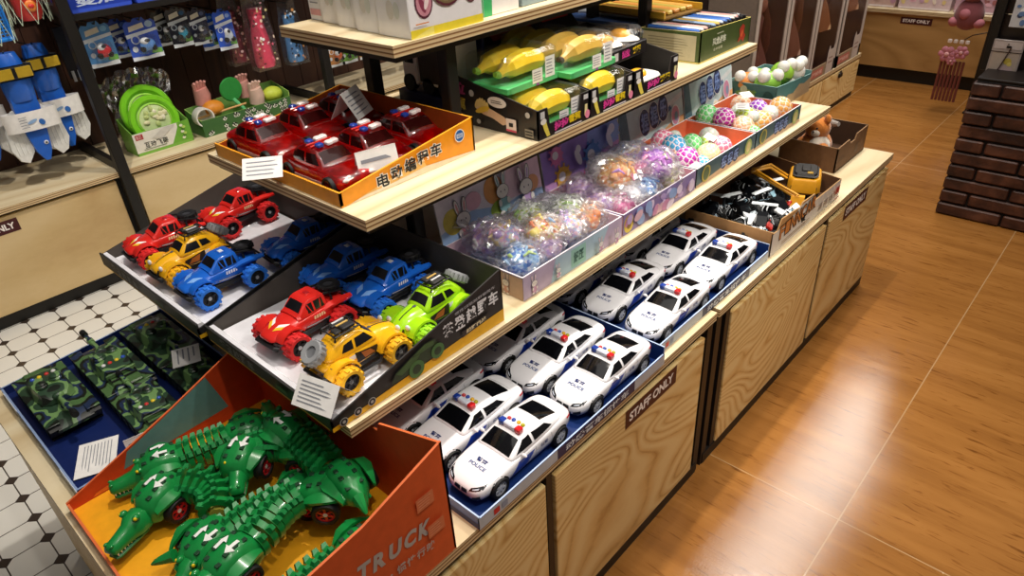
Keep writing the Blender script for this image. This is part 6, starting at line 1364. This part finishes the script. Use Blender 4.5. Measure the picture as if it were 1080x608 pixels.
def bag_pack(label, x, y, ztop, w, h, body, pat, group='printed hanging bags on the wall rack'):
    """long clear printed bag with a bottle shaped toy inside"""
    t = thing('bagged_toy', label, 'toy bag', (x, y, ztop-h), 0, group)
    m = M(); m.lathe([(0, .01), (w*.36, .012), (w*.40, h*.10), (w*.34, h*.42), (w*.24, h*.62), (w*.28, h*.70), (w*.26, h*.80), (0, h*.81)], P(body, .3, coat=.4), (0, 0, 0), 'Z', 18); m.build('toy', t, 40)
    m = M(); m.box(-w*.30, w*.30, -w*.2, w*.2, h*.72, h*.80, P(body, .3, coat=.4), .006); m.build('cap', t)
    q = M(); q.loft([[(-.03, -w/2, 0), (.034, -w/2, 0), (.034, w/2, 0), (-.03, w/2, 0)], [(-.036, -w*.47, h*.4), (.040, -w*.47, h*.4), (.040, w*.47, h*.4), (-.036, w*.47, h*.4)], [(-.004, -w*.44, h*.9), (.006, -w*.44, h*.9), (.006, w*.44, h*.9), (-.004, w*.44, h*.9)], [(-.001, -w*.44, h), (.001, -w*.44, h), (.001, w*.44, h), (-.001, w*.44, h)]], film('bag_film_'+body[1:], '#ffffff', .72, .1)); q.build('bag', t, 20, fix=False)
    d = Deco((.0415, -w*.47, h*.05), (0,1,0), (-.001,0,1), .0006); rn = random.Random(int(y*100))
    for k in range(46): u, v = rn.uniform(.06, .88)*w, rn.uniform(.0, .84)*h; d.e = .0006+.00001*k; d.oval(u, v, rn.uniform(.003, .008), rn.uniform(.003, .008), P(rn.choice(pat), .4), 8)
    d.build('bag_print', t); hang_hook(t, 0, h*.975, RB-x, .02)
    return t
bag_pack('pink printed hanging bag with a pink bottle shaped toy', PX, 1.645, 1.010, .115, .335, '#e0506a', ['#f0b0c0', '#e8708a', '#f4e0c8', '#6a3a3a', '#d8c890', '#ffffff'])
bag_pack('reddish printed hanging bag behind the pink one', PX-.10, 1.572, 1.00, .095, .30, '#8a3a48', ['#c86a78', '#4a2a2a', '#d8a890', '#e8c8c8'])
bag_pack('dark spotted hanging bag between the pink and the blue bags', PX-.11, 1.715, 1.00, .085, .29, '#3a3a44', ['#6a6a70', '#8a8a90', '#2a2a30', '#a89a90'])
bag_pack('blue capped hanging bag with black and white print', PX, 1.808, .945, .100, .280, '#5f9ad8', ['#22242c', '#f0f0f0', '#3a3f4a', '#a8c8e8', '#d89a5a'])
for i, (y, c, toy, l) in enumerate(((2.03, '#c88a4a', '#d86a3a', 'brown hanging pack with an orange toy beyond the second upright'), (2.11, '#6fae3a', '#5fd040', 'green hanging pack with a lime toy beyond the second upright'), (2.22, '#d8a85a', '#e8b83a', 'tan hanging pack with a yellow toy beyond the second upright'), (2.34, '#8fae4a', '#a8d84a', 'olive hanging pack farthest along the wall rack'), (2.46, '#b8804a', '#c8a06a', 'brown hanging pack at the far end of the wall rack'))):
    blister_pack(l, PX, y, .75+.0*i, .095, .150, c, toy, '#e8d8a8')
def blue_box(label, y0, y1, word):
    t = thing('boxed_toy', label, 'box', (-3.17, (y0+y1)/2, 1.0465), 0, 'blue boxed toys on the upper rack shelf'); w = y1-y0
    M().box(-.10, .10, -w/2, w/2, 0, .17, P('#2c47b8', .3, coat=.4), .002).build('carton', t)
    d = Deco((.1003, -w/2, 0), (0,1,0), (0,0,1), .0004); d.rect(.004, .0, w-.004, .012, P('#3f5fd8', .4)); d.text(word, w*.45, .035, w*.7, .030, P('#cfdcf4', .4), .04, shear=.15); d.rect(w*.1, .06, w*.9, .15, P('#5f84e0', .4)); d.build('front_print', t)
blue_box('blue boxed toy on the upper rack shelf beside the black upright', .905, 1.13, '变形'); blue_box('blue boxed toy on the upper rack shelf, second from the upright', 1.145, 1.38, '超能'); blue_box('blue boxed toy on the upper rack shelf, farthest from the upright', 1.395, 1.62, '战队')
# ------------------------------------------------------------------ swim fin sets and beach toys on the near bay
FB = P('#1f62c8', .35, coat=.3); FW = P('#e6e7e4', .4); 
def fin_set(label, y, ztop, x=-3.12, tiltk=0.):
    t = thing('swim_fin_set', label, 'swim fins', (x, y, ztop-.42), tiltk, 'blue and white swim fin sets')
    def blade(o, pts, th, mt, nm, ridges=0, x0=0.):
        m = M(); n = len(pts); c = (sum(p[0] for p in pts)/n, sum(p[1] for p in pts)/n)
        r1 = [(x0, a, b) for a, b in pts]; r2 = [(x0+th, c[0]+(a-c[0])*.93, c[1]+(b-c[1])*.97) for a, b in pts]
        m.loft([r1, r2], mt)
        for k in range(ridges):
            f = .25+.5*k/max(1, ridges-1); ys = min(p[0] for p in pts)+(max(p[0] for p in pts)-min(p[0] for p in pts))*f; zs = min(p[1] for p in pts); H = max(p[1] for p in pts)-zs
            m.tube([(x0+th, ys, zs+H*.18), (x0+th, ys*.98+c[0]*.02, zs+H*.8)], .0022, mt, 6)
        ob = m.build(nm, t, 40); return ob
    for s in (-1, 1):
        blade(t, [(s*.018, .20), (s*.054, .19), (s*.096, .12), (s*.104, .05), (s*.086, .005), (s*.060, -.008), (s*.030, .03), (s*.016, .12)], .010, FW, 'fin_blade', 4, .0 if s < 0 else -.012)
    b = blade(t, [(-.040, .27), (.040, .27), (.046, .20), (.036, .10), (.026, .03), (.008, -.01), (-.008, -.01), (-.028, .03), (-.038, .10), (-.046, .20)], .022, FB, 'fin_centre', 0, .004)
    q = M(); q.ell((.028, .014, .06), (.003, .008, .008), P('#dfe6ee', .4), 12, 6); q.ell((.030, .014, .06), (.003, .004, .004), P('#101828', .4), 10, 6); q.build('round_mark', b)
    m = M(); rings = []
    for i, (z, w, d) in enumerate(((.22, .046, .020), (.27, .050, .034), (.32, .048, .040), (.36, .044, .034), (.39, .036, .020))): rings.append([(.012+d*sin(2*pi*j/16), w*cos(2*pi*j/16), z) for j in range(16)])
    m.loft(rings, FB); m.build('foot_pocket', t, 50)
    p = M(); rings = []
    for z in (.115, .185): rings.append([(.016+.026*sin(2*pi*j/20), .092*cos(2*pi*j/20), z) for j in range(20)])
    p.loft(rings, PAPER, False); o = p.build('paper_band', t, 50)
    d = Deco((.0425, -.05, .118), (0,1,0), (0,0,1), .0012); d.oval(.075, .022, .010, .012, P('#2f6ab8', .5), 12, .4); d.oval(.045, .030, .018, .006, P('#8fb0d8', .5), 12, .3); d.lines(.004, .008, .035, .055, 5, GREYINK, .25, .4, 3); d.build('band_print', o)
    g = M(); g.box(.040, .058, -.062, .062, .300, .350, P('#16181c', .35, coat=.3), .012); g.tube([(.045, -.060, .33), (.0, -.070, .34), (-.02, 0, .35), (.0, .070, .34), (.045, .060, .33)], .004, P('#16181c', .5), 6); mk = g.build('swim_mask', t)
    for s in (-1, 1): q = M(); q.box(.0565, .0605, min(s*.006, s*.056), max(s*.006, s*.056), .306, .344, P('#d8b43a', .1, coat=.9, trans=.3), .006); q.build('lens', mk)
    hang_hook(t, 0, .385, RB-x, .02)
    return t
fin_set('swim fin set farthest from the black upright, cut by the picture edge', .500, 1.005, -3.19, radians(2)); fin_set('swim fin set second from the black upright, white paper band in front', .640, .990, -3.08, radians(-2)); fin_set('blue and white swim fin set nearest the black upright', .762, .985, -3.19, radians(4))
def beach_set(label, y, z, cols, kind):
    t = thing('beach_toy_set', label, 'beach toys', (-3.075, y, z), 0, 'netted beach toys')
    a = P(cols[0], .35, coat=.3); b = P(cols[1], .35, coat=.3)
    if kind == 0:
        m = M()
        for s in (-1, 1): m.box(-.008, .008, min(s*.052, s*.060), max(s*.052, s*.060), 0, .11, a, .003); 
        m.box(-.008, .008, -.06, .06, -.006, .006, a, .003); m.box(-.008, .008, -.06, .06, .104, .116, a, .003)
        for k in range(9): m.box(-.003, .003, -.054+k*.0125, -.0505+k*.0125, .0, .11, a); m.box(-.004, .002, -.055, .055, .006+k*.0118, .0095+k*.0118, a)
        m.build('sieve', t); m = M(); m.tube([(0, .0, .11), (.01, .01, .20), (.0, .02, .30)], [.016, .012, .014], b, 10); m.build('handle', t)
    else:
        m = M(); rings = []
        for z_, r_ in ((0, .030), (.02, .042), (.09, .046), (.10, .050)): rings.append([(r_*cos(2*pi*j/18), r_*sin(2*pi*j/18), z_) for j in range(18)])
        m.loft(rings, a, True); m.ell((.046, 0, .05), (.006, .020, .020), b, 12, 8); m.ell((.050, 0, .05), (.005, .011, .008), a, 12, 8); m.build('bucket', t, 40); m = M(); m.tube([(0, -.02, .10), (0, -.03, .2), (0, -.02, .30)], [.02, .015, .018], b, 10); m.build('spade_handle', t)
    n = M()
    for k in range(8):
        a0 = 2*pi*k/8; n.tube([(.055*cos(a0), .066*sin(a0), -.01), (.06*cos(a0+.5), .07*sin(a0+.5), .10), (.045*cos(a0+1), .05*sin(a0+1), .22), (.01*cos(a0+1.5), .01*sin(a0+1.5), .34)], .0013, P('#c8d8c0', .4), 4); n.tube([(.055*cos(a0), .066*sin(a0), -.01), (.06*cos(a0-.5), .07*sin(a0-.5), .10), (.045*cos(a0-1), .05*sin(a0-1), .22), (.01*cos(a0-1.5), .01*sin(a0-1.5), .34)], .0013, P('#c8d8c0', .4), 4)
    n.build('net_bag', t); hang_hook(t, 0, .335, RB+3.075, .02)
    return t
beach_set('netted beach toys with a blue sieve, above the swim fins', .635, 1.000, ('#2a86e0', '#4ac0e8'), 0)
beach_set('netted beach toys with a red bucket and orange spade, above the swim fins', .772, 1.050, ('#e23a34', '#f0883a'), 1)
beach_set('netted beach toys in green above the farthest swim fins', .500, .965, ('#8fc83a', '#b8e04a'), 0)
sl = thing('hanging_snorkel_pack', 'dark hanging pack with small white tips behind the black upright', 'toy pack', (-3.3, .93, .78)); m = M(); m.box(-.004, .004, -.05, .05, 0, .2, P('#1c2030', .4), .001); m.build('card', sl); m = M()
for k in range(4): m.cyl((.01, -.036+k*.024, -.012), (.01, -.036+k*.024, .03), .006, P('#d8dce4', .4), n=8)
m.build('tips', sl); hang_hook(sl, 0, .195, -.12, .02)
# ------------------------------------------------------------------ green flying disc box and green toy box on the rack counter
fb = display_box('flying_disc_box', 'white and green box of green flying discs on the wall rack counter', -3.20, -3.075, .960, 1.205, RZ+.0005, ((1,.095),(0,.14)), (.095,.095), ((1,.14),(0,.095)), (.14,.14), P('#7fb84a', .45), P('#9cc86a', .5), None, .003)
d = face(fb, 'E', -3.20, -3.075, .960, 1.205); L = .245
d.rect(0, .012, L*.78, .094, P('#e6e4da', .45)); d.poly([(L*.62,.012),(L,.012),(L,.094),(L*.82,.094),(L*.72,.05)], P('#6fae3a', .45)); d.rect(L*.04, .066, L*.17, .088, P('#b02a30', .4)); d.text('玩趣', L*.105, .077, L*.10, .016, P('#f0dcd8', .4), .03)
[d.text(ch_, L*(.20+q*.105), .038, .0225, .024, P('#28302a', .4), .015) for q, ch_ in enumerate('互动飞碟')]; d.lines(L*.12, .018, L*.56, .024, 1, P('#7a8a6a', .5), .5, .1, 2); d.poly([(L*.30,.06),(L*.55,.092),(L*.75,.092),(L*.48,.05)], P('#cfccc4', .45)); blobs(d, L*.22, .08, ['#dfe6c8', '#9cc84a', '#4a7a2a', '#f0f0e0'], 0, 1)
for k in range(7): d.oval(L*(.84+.02*(k%3)), .026+k*.009, .008, .006, P(['#e8ecd0', '#4a7a2a', '#b8d86a'][k%3], .5), 10)
d.build('front_print', fb)
DG = P('#7fd02a', .3, coat=.4); DG2 = P('#a8e05a', .3, coat=.4)
for i, (x, z, r, l) in enumerate(((-3.115, .585, .104, 'green flying disc at the front of the disc box'), (-3.165, .612, .112, 'green flying disc standing behind the front disc in the box'))):
    t = thing('flying_disc', l, 'flying disc', (x, 1.085, z), 0, 'green flying discs'); R = Matrix.Rotation(radians(-12), 4, 'Y')
    m = M(); m.T = R; m.lathe([(r*.66, -.004), (r*.80, .010), (r*.95, .010), (r, 0), (r*.97, -.012), (r*.90, -.014), (r*.70, -.008)], DG, (0,0,0), 'X', 40); m.build('rim', t, 40)
    m = M(); m.T = R; m.lathe([(0, .003), (r*.60, .003), (r*.68, -.001), (r*.68, -.006), (0, -.004)], P('#c8d8a0', .4), (0,0,0), 'X', 36); m.lathe([(r*.60, .003), (r*.63, .008), (r*.68, .003), (r*.64, .001)], DG2, (0,0,0), 'X', 36); c = m.build('centre', t, 40)
    if i == 0:
        m = M(); m.T = R; rn = random.Random(4)
        for k in range(16): a, q = rn.uniform(0, 6.28), rn.uniform(.1, .52)*r; m.ell((.006, q*cos(a), q*sin(a)), (.006, rn.uniform(.008, .016), rn.uniform(.008, .016)), P(rn.choice(['#e8e4c8', '#d8d4a8', '#b8c880', '#cfc8a0']), .4), 10, 6)
        m.build('raised_figures', c)
bgf = thing('clear_bag', 'crinkled clear bag around the green flying discs', 'bag', (-3.20, 1.085, RZ+.001)); m = M(); rn = random.Random(8)
pts = []; ny, nz = 22, 14
for j in range(nz+1):
    for i in range(ny+1):
        v = j/nz; u = i/ny*2-1; pts.append((.01+.02*rn.random()-.010*v, u*(.115+.030*v+.012*sin(v*9)), .02+v*(.295-.05*abs(u)**2)+.012*rn.random()))
m.add(pts, [(j*(ny+1)+i, j*(ny+1)+i+1, (j+1)*(ny+1)+i+1, (j+1)*(ny+1)+i) for j in range(nz) for i in range(ny)], film('noisy_film', '#ffffff', .45, .12)); m.build('film', bgf, 0, fix=False)
bgf.location.x = -3.235
gbx = display_box('green_toy_box', 'green panda print box of hand toys beside the flying disc box', -3.20, -3.055, 1.250, 1.700, RZ+.0005, (.105,.075), (.075,.075), (.10,.13), (.13,.105), P('#4f8a3a', .45), P('#7fae5a', .5), P('#a8c86a', .5), .003)
d = face(gbx, 'E', -3.20, -3.055, 1.250, 1.700); d.rect(0, 0, .45, .074, P('#3f6a38', .45)); rn = random.Random(2)
for k in range(46): x, y = rn.uniform(.012, .438), rn.uniform(.010, .066); d.e = .0006+.00002*k; d.oval(x, y, .010, .009, P('#e4e8dc', .5), 10); d.e += .0004; d.oval(x-.006, y+.006, .004, .004, P('#20261e', .5), 8); d.oval(x+.006, y+.006, .004, .004, P('#20261e', .5), 8); d.oval(x, y-.002, .004, .003, P('#20261e', .5), 8)
d.build('front_print', gbx)
d = face(gbx, 'S', -3.20, -3.055, 1.250, 1.700); d.rect(.01, .0, .14, .07, P('#3a6a30', .45)); d.build('near_print', gbx)
def hand_toy(label, y, z, kind, c, x=-3.12):
    t = thing('hand_toy', label, 'toy', (x, y, z), 0, 'hand toys in the green box'); m = M(); mt = P(c, .45)
    if kind == 'paddle': m.lathe([(0, -.006), (.050, -.006), (.054, 0), (.050, .006), (0, .006)], mt, (0, 0, .075), 'X', 24); m.build('paddle', t, 40); m = M(); m.tube([(.0, 0, .03), (.03, .02, -.01), (.045, .04, -.045)], [.010, .009, .007], P('#5fc07a', .4), 8); m.build('handle', t)
    elif kind == 'ball': m.ell((0, 0, .035), (.040, .050, .036), mt, 18, 12); m.build('ball', t)
    elif kind == 'cup': m.lathe([(.030, 0), (.042, .015), (.042, .060), (.036, .060), (.036, .016), (.0, .012)], mt, (0, 0, 0), 'X', 20); m.build('cup', t, 40)
    else:
        m.tube([(0, 0, 0), (0, .006, .04), (.004, 0, .075)], [.034, .036, .030], mt, 12)
        for k in range(4): m.tube([(.004, -.020+k*.013, .07), (.010, -.024+k*.015, .095), (.020, -.024+k*.016, .110-abs(k-1.5)*.005)], [.010, .009, .006], mt, 8)
        m.build('hand', t, 50)
    return t
for y, z, k, c, l in ((1.275, .085, 'cup', '#e4e2da', 'white cup toy at the near end of the green box'), (1.345, .065, 'ball', '#d88a2a', 'orange ball toy in the green box'), (1.325, .115, 'hand', '#c88a80', 'pinkish toy hand standing at the back near end of the green box'), (1.45, .085, 'paddle', '#2a8a3a', 'green paddle toy with a stick over the green box rim'), (1.525, .10, 'hand', '#c8958a', 'pink toy hand standing in the middle of the green box'), (1.56, .065, 'hand', '#d8b8a8', 'pale toy hand lying at the front of the green box'), (1.645, .055, 'ball', '#c8d84a', 'yellow green toy at the far end of the green box')):
    hand_toy(l, y, RZ+z, k, c, -3.155 if 'back' in l or 'middle' in l else -3.115)
m_ = thing('bamboo_stick', 'wooden stick lying across the rim of the green box', 'stick', (-3.085, 1.36, RZ+.082)); m = M(); m.tube([(-.0, -.11, 0), (.0, .13, .008)], .005, P('#d8a86a', .5), 8); m.build('stick', m_)
# ================================================================== doll boxes on the far cabinet
DBR = P('#7a5550', .6); DFR = P('#b5a89e', .4, coat=.2)
def doll_box(label, y0, y1, hair, dress, skirt_h):
    t = thing('doll_box', label, 'boxed doll', (-1.60, (y0+y1)/2, .2705), 0, 'tall doll boxes on the far cabinet'); w = (y1-y0)/2-.003
    m = M(); m.box(-.12, -.116, -w, w, 0, .72, DBR); m.box(-.12, .135, -w, -w+.004, 0, .72, P('#8a7c74', .5)); m.box(-.12, .135, w-.004, w, 0, .72, P('#8a7c74', .5)); m.box(-.12, .135, -w, w, 0, .004, DBR); m.box(-.12, .135, -w, w, .716, .72, DFR); m.build('carton', t, 0)
    f = M()
    for a, b in ((-w, -w+.030), (w-.030, w)): f.box(.132, .140, a, b, 0, .72, DFR)
    f.box(.132, .140, -w, w, 0, .070, P('#8f7a60', .5)); f.box(.132, .140, -w, w, .69, .72, DFR); f.build('front_frame', t, 0)
    d = Deco((.1403, -w, 0), (0,1,0), (0,0,1), .0005); d.rect(.03, .012, w*1.1, .058, P('#b0685a', .5)); d.text('洋娃娃', w*.62, .035, w*.8, .024, P('#d8a898', .5), .03)
    e0 = w*1.30; d.poly([(e0,0),(e0+w*.56,0),(e0+w*.56,.130),(e0+w*.50,.165),(e0+w*.40,.138),(e0+w*.18,.138),(e0+w*.08,.165),(e0,.130)], P('#b8aaa0', .5)); d.lines(e0+w*.12, .05, e0+w*.46, .10, 2, P('#8a7068', .5), .35, .2, 4); d.build('front_print', t)
    M().box(.1345, .1355, -w+.02, w-.02, .07, .69, film('box_window', '#e8dcd8', .88, .05)).build('window', t, 0, fix=False)
    dl = M(); hp = P(hair, .7, bump=.6, bscale=120); sk = P('#d8b09a', .5); dr = P(dress, .7, bump=.5, bscale=150)
    zb_ = .17
    for s in (-1, 1): dl.tube([(.05, s*.022, .02), (.05, s*.024, .10), (.05, s*.024, .24)], [.012, .015, .018], sk, 10)
    o = dl.build('doll_body', t, 50); dl = M()
    rings = []
    for i, (z, r) in enumerate(((skirt_h, .115), (skirt_h+.02, .112), (skirt_h+.10, .085), (skirt_h+.18, .045), (skirt_h+.20, .038), (skirt_h+.29, .046), (skirt_h+.31, .030))): rings.append([(.05+r*.75*cos(2*pi*j/28)*(1+.07*sin(7*2*pi*j/28)*(z < skirt_h+.15)), r*sin(2*pi*j/28)*(1+.07*sin(7*2*pi*j/28)*(z < skirt_h+.15)), z) for j in range(28)])
    dl.loft(rings, dr); dl.build('dress', o, 50); dl = M()
    dl.ell((.055, 0, skirt_h+.355), (.042, .040, .050), sk, 16, 12); dl.build('head', o); dl = M()
    dl.ell((.038, 0, skirt_h+.365), (.050, .052, .056), hp, 18, 12)
    for s in (-1, 1): dl.tube([(.056, s*.040, skirt_h+.36), (.074, s*.062, skirt_h+.26), (.080, s*.058, skirt_h+.16), (.076, s*.066, skirt_h+.08)], [.020, .026, .028, .012], hp, 10)
    dl.build('hair', o, 60); dl = M()
    for s in (-1, 1): dl.tube([(.05, s*.044, skirt_h+.28), (.07, s*.070, skirt_h+.21), (.09, s*.060, skirt_h+.14)], [.012, .011, .009], sk, 8)
    dl.build('arms', o, 50)
doll_box('doll box nearest the teal figure box, doll with long brown hair', 3.245, 3.610, '#6a4634', '#8a6a64', .16)
doll_box('second doll box along the far cabinet, doll with curly light brown hair', 3.618, 3.990, '#8a6848', '#9a7a68', .20)
doll_box('third doll box along the far cabinet, doll in a tan skirt', 3.998, 4.378, '#5a3a2a', '#b08a62', .26)
doll_box('farthest doll box, at the cabinet end beside the back counter', 4.400, 4.790, '#5a3c30', '#a8805e', .30)
m = M(); m.box(.244, .256, .578, .622, .195, .222, P('#1a1614', .4), .003); m.tube([(.25, .588, .220), (.25, .590, .234), (.25, .610, .234), (.25, .612, .220)], .003, P('#6a625a', .3, .7), 6); m.build('lock', fc)
# ------------------------------------------------------------------ goods on and beside the back counter
for i, (x0, x1, c, l) in enumerate(((-1.62, -1.45, '#c8a8a0', 'pinkish printed box at the left end of the back counter'), (-1.43, -1.12, '#d8c0c4', 'wide pink and cream printed box on the back counter'), (-1.10, -.86, '#c8a0b0', 'rose printed box on the back counter near the black post'))):
    t = thing('printed_box', l, 'box', ((x0+x1)/2, 5.42, .4655), 0, 'printed boxes on the back counter'); w = (x1-x0)/2; M().box(-w, w, -.12, .12, 0, .16, P(c, .4, coat=.2), .003).build('carton', t)
    d = Deco((-w, -.1203, 0), (1,0,0), (0,0,1), .0005); d.rect(.006, .004, 2*w-.006, .014, P('#e8dce0', .4)); blobs(d, 2*w, .16, ['#e8b8c8', '#f0e0d0', '#b88aa0', '#a86a6a', '#e8d090', '#d0a8c0'], 16, i+3, (.012, .024), .28, .80); d.build('front_print', t)
pst = thing('rack_upright', 'black floor standing post with hooks at the end of the aisle', 'post', (-.775, 4.82, 0), 0, None); M().box(-.022, .022, -.022, .022, 0, 1.5, BLACK, .002).build('post', pst); M().box(-.03, .03, -.03, .03, 0, .012, BLACK, .003).build('foot', pst)
pk_ = thing('hanging_ornament', 'pink flower ornament with brown tassels hanging beside the black post', 'ornament', (-.915, 4.72, .08)); PKM = P('#c88090', .5); RBM = P('#7a4038', .55)
m = M()
for k in range(7): m.cyl((-.055+k*.019, 0, 0), (-.055+k*.019, 0, .23), .0075, RBM, n=8)
m.build('tassels', pk_)
for (x, z, r) in ((-.035, .27, .045), (.035, .285, .038), (-.005, .235, .026)):
    q = M()
    for k in range(6): a = 2*pi*k/6; q.ell((x+r*.62*cos(a), -.016, z+r*.62*sin(a)), (r*.42, .010, r*.42), PKM, 10, 6)
    q.ell((x, -.024, z), (r*.3, .010, r*.3), P('#e0a8a8', .5), 10, 6); q.build('flower', pk_)
for k in range(4): M().box(-.05+k*.030, -.028+k*.030, -.012, .0, .33, .352, P('#ece0d8', .5), .004).build('ribbon_loop', pk_)
m = M(); m.tube([(.03, 0, .352), (.06, .03, .375), (.118, .08, .385)], .003, BLACK, 6); m.build('cord', pk_)
pk2 = thing('plush_toy', 'dusky rose plush hanging on the black post above the pink ornament', 'plush toy', (-.90, 4.74, .475)); RM = P('#8a4a50', .9, sheen=.4, bump=.5, bscale=200)
m = M(); m.ell((0, 0, .09), (.075, .06, .085), RM, 18, 12); m.build('body', pk2); m = M(); m.ell((0, -.01, .21), (.062, .055, .055), RM, 18, 12); m.build('head', pk2)
for s in (-1, 1): q = M(); q.ell((s*.042, 0, .262), (.020, .014, .024), RM, 10, 8); q.build('ear', pk2); q = M(); q.ell((s*.062, -.02, .05), (.030, .03, .026), P('#b8707a', .8), 10, 8); q.build('foot', pk2)
q = M(); q.ell((-.01, -.055, .10), (.028, .016, .028), P('#b8707a', .8), 10, 8); q.build('flower_patch', pk2); q = M(); q.tube([(0, .01, .262), (.05, .03, .33), (.1, .07, .40)], .003, BLACK, 6); q.build('cord', pk2)
# ------------------------------------------------------------------ dark slat rack above the brick base, with hanging stationery packs
rk_ = thing('slat_rack', 'dark boarded rack standing on the brick base', 'rack', (.5, 3.52, .5855)); m = M()
for k in range(9): m.box(-1.04, 1.1, 0, .02, .001+k*.11, .105+k*.11, P('#221612', .5, coat=.1))
m.build('slat_board', rk_, 0); M().box(-1.070, -1.040, -.03, .06, .0, 1.0, BLACK, .002).build('post', rk_); M().box(-1.040, 1.1, -.20, .0, .0, .012, P('#1a110e', .5), .002).build('ledge', rk_)
def stationery(label, x, zt, w, h, cols, seed, strap=False):
    t = thing('stationery_pack', label, 'stationery pack', (x, 3.485, zt-h), 0, 'hanging stationery packs'); m = M(); m.box(-w/2, w/2, -.006, .004, 0, h, P(cols[0], .35, coat=.4), .001); m.build('card', t)
    d = Deco((-w/2, -.0063, 0), (1,0,0), (0,0,1), .0005); d.rect(w*.05, h*.84, w*.95, h*.97, P('#c8bcb8', .4)); rn = random.Random(seed)
    if strap:
        d.rect(w*.06, h*.06, w*.94, h*.80, P('#b8a89a', .4)); d.oval(w*.40, h*.22, w*.28, h*.14, P('#a89ab0', .4)); d.oval(w*.6, h*.45, w*.25, h*.10, P('#c0a8a8', .4)); d.oval(w*.62, h*.62, w*.13, h*.06, P('#c8b04a', .4)); d.oval(w*.70, h*.57, w*.08, h*.04, P('#e0cc70', .4)); d.rect(0, h*.775, w, h*.79, P('#3a2a24', .5)); d.rect(w*.46, h*.86, w*.62, h*.90, INK)
    else:
        for k in range(26): d.e = .0006+.00003*k; d.oval(rn.uniform(.1, .9)*w, rn.uniform(.06, .92)*h, rn.uniform(.006, .014), rn.uniform(.006, .014), P(rn.choice(cols[1:]), .4), 10)
    d.build('print', t)
    if strap: q = M(); q.tube([(w*.12, -.010, h*.88), (-w*.05, -.011, h*.55), (-w*.30, -.010, h*.16)], .0022, P('#4a3228', .5), 6); q.build('cord', t)
    M().tube([(0, -.012, h*.93), (0, .034, h*.93)], .0025, STEEL, 6).build('hook', t)
    return t
stationery('pale stationery pack with a dark cord, hanging low above the brick base', -.492, .715, .108, .215, ['#a89c98'], 1, True)
stationery('white sticker sheet pack with blue and black drawings on the upper rack row', -.455, .98, .115, .215, ['#c8ccd2', '#5f7fb0', '#22252c', '#e8ecf0', '#8a9ab8', '#3a4a6a'], 2)
stationery('cream stationery pack hanging right of the pale one', -.345, .715, .105, .205, ['#b0a488', '#c8b890', '#8a7a60', '#d8ccb0'], 3)
stationery('pink stationery pack hanging to the right on the upper row of the rack', -.315, .98, .11, .215, ['#b89aa0', '#d8b8c0', '#8a6a78', '#e0d0d4'], 4)
# ================================================================== light: ceiling track spots over the display and the aisles, added fill lamps, soft room light
w = bpy.data.worlds.new('room'); SC.world = w; w.use_nodes = True
w.node_tree.nodes['Background'].inputs[0].default_value = lin('#d9cdc4'); w.node_tree.nodes['Background'].inputs[1].default_value = .13
def spot(name, loc, target, watts, size=70, blend=.5, col=(1, .92, .82), r=.035):
    l = bpy.data.lights.new(name, 'SPOT'); l.energy = watts; l.spot_size = radians(size); l.spot_blend = blend; l.color = col; l.shadow_soft_size = r
    o = bpy.data.objects.new(name, l); COL.objects.link(o); o.location = loc
    o.rotation_euler = (Vector(target)-Vector(loc)).to_track_quat('-Z', 'Y').to_euler(); return o
def area(name, loc, target, watts, sx, sy, col=(1, .95, .88)):
    l = bpy.data.lights.new(name, 'AREA'); l.shape = 'RECTANGLE'; l.size = sx; l.size_y = sy; l.energy = watts; l.color = col
    o = bpy.data.objects.new(name, l); COL.objects.link(o); o.location = loc
    o.rotation_euler = (Vector(target)-Vector(loc)).to_track_quat('-Z', 'Y').to_euler(); return o
spot('track_or_fill_spot', (-.95, .85, 2.75), (-1.0, .70, .6), 96, 80)
spot('track_or_fill_spot', (.15, .35, 2.75), (-.85, .60, .7), 44, 70)
spot('track_or_fill_spot', (-.95, 1.85, 2.75), (-.80, 1.75, .6), 80, 80)
spot('track_or_fill_spot', (.55, 1.20, 2.75), (-.85, 1.15, .8), 60, 42)  # added narrow fill, brightens the wrapped toys under the middle shelf
spot('track_or_fill_spot', (.55, 2.00, 2.75), (-.85, 1.85, .8), 60, 42)  # second added narrow fill, farther along the lowest riser shelf
spot('track_or_fill_spot', (.45, 1.60, 2.75), (-.70, 1.55, .3), 26, 75)  # added fill from the aisle onto the cabinet doors
spot('track_or_fill_spot', (-.75, 2.75, 2.75), (-.8, 2.5, .6), 50, 75)
spot('track_or_fill_spot', (-1.95, .35, 2.75), (-2.9, .70, .6), 85, 75)
spot('track_or_fill_spot', (-1.95, 1.45, 2.75), (-3.0, 1.5, .7), 85, 75)
spot('track_or_fill_spot', (.45, 3.0, 2.75), (-.2, 2.9, 0), 26, 75)
spot('track_or_fill_spot', (.45, 3.9, 2.75), (-1.5, 3.95, .5), 120, 40)  # added to brighten the insides of the doll boxes
spot('track_or_fill_spot', (-.9, 4.5, 2.75), (-1.0, 5.2, .3), 30, 80)
area('linear_ceiling_light', (-.95, 4.2, 2.80), (-.95, 4.2, 0), 55, .5, 3.0)
area('overhead_fill', (-.3, .6, 2.85), (-.5, .9, 0), 15, 2.5, 2.5)  # added soft fill over the near end, not a real ceiling fixture
SC.view_settings.view_transform = 'Standard'; SC.view_settings.look = 'None'; SC.view_settings.gamma = 1; SC.view_settings.use_curve_mapping = False
SC.view_settings.exposure = 0.0
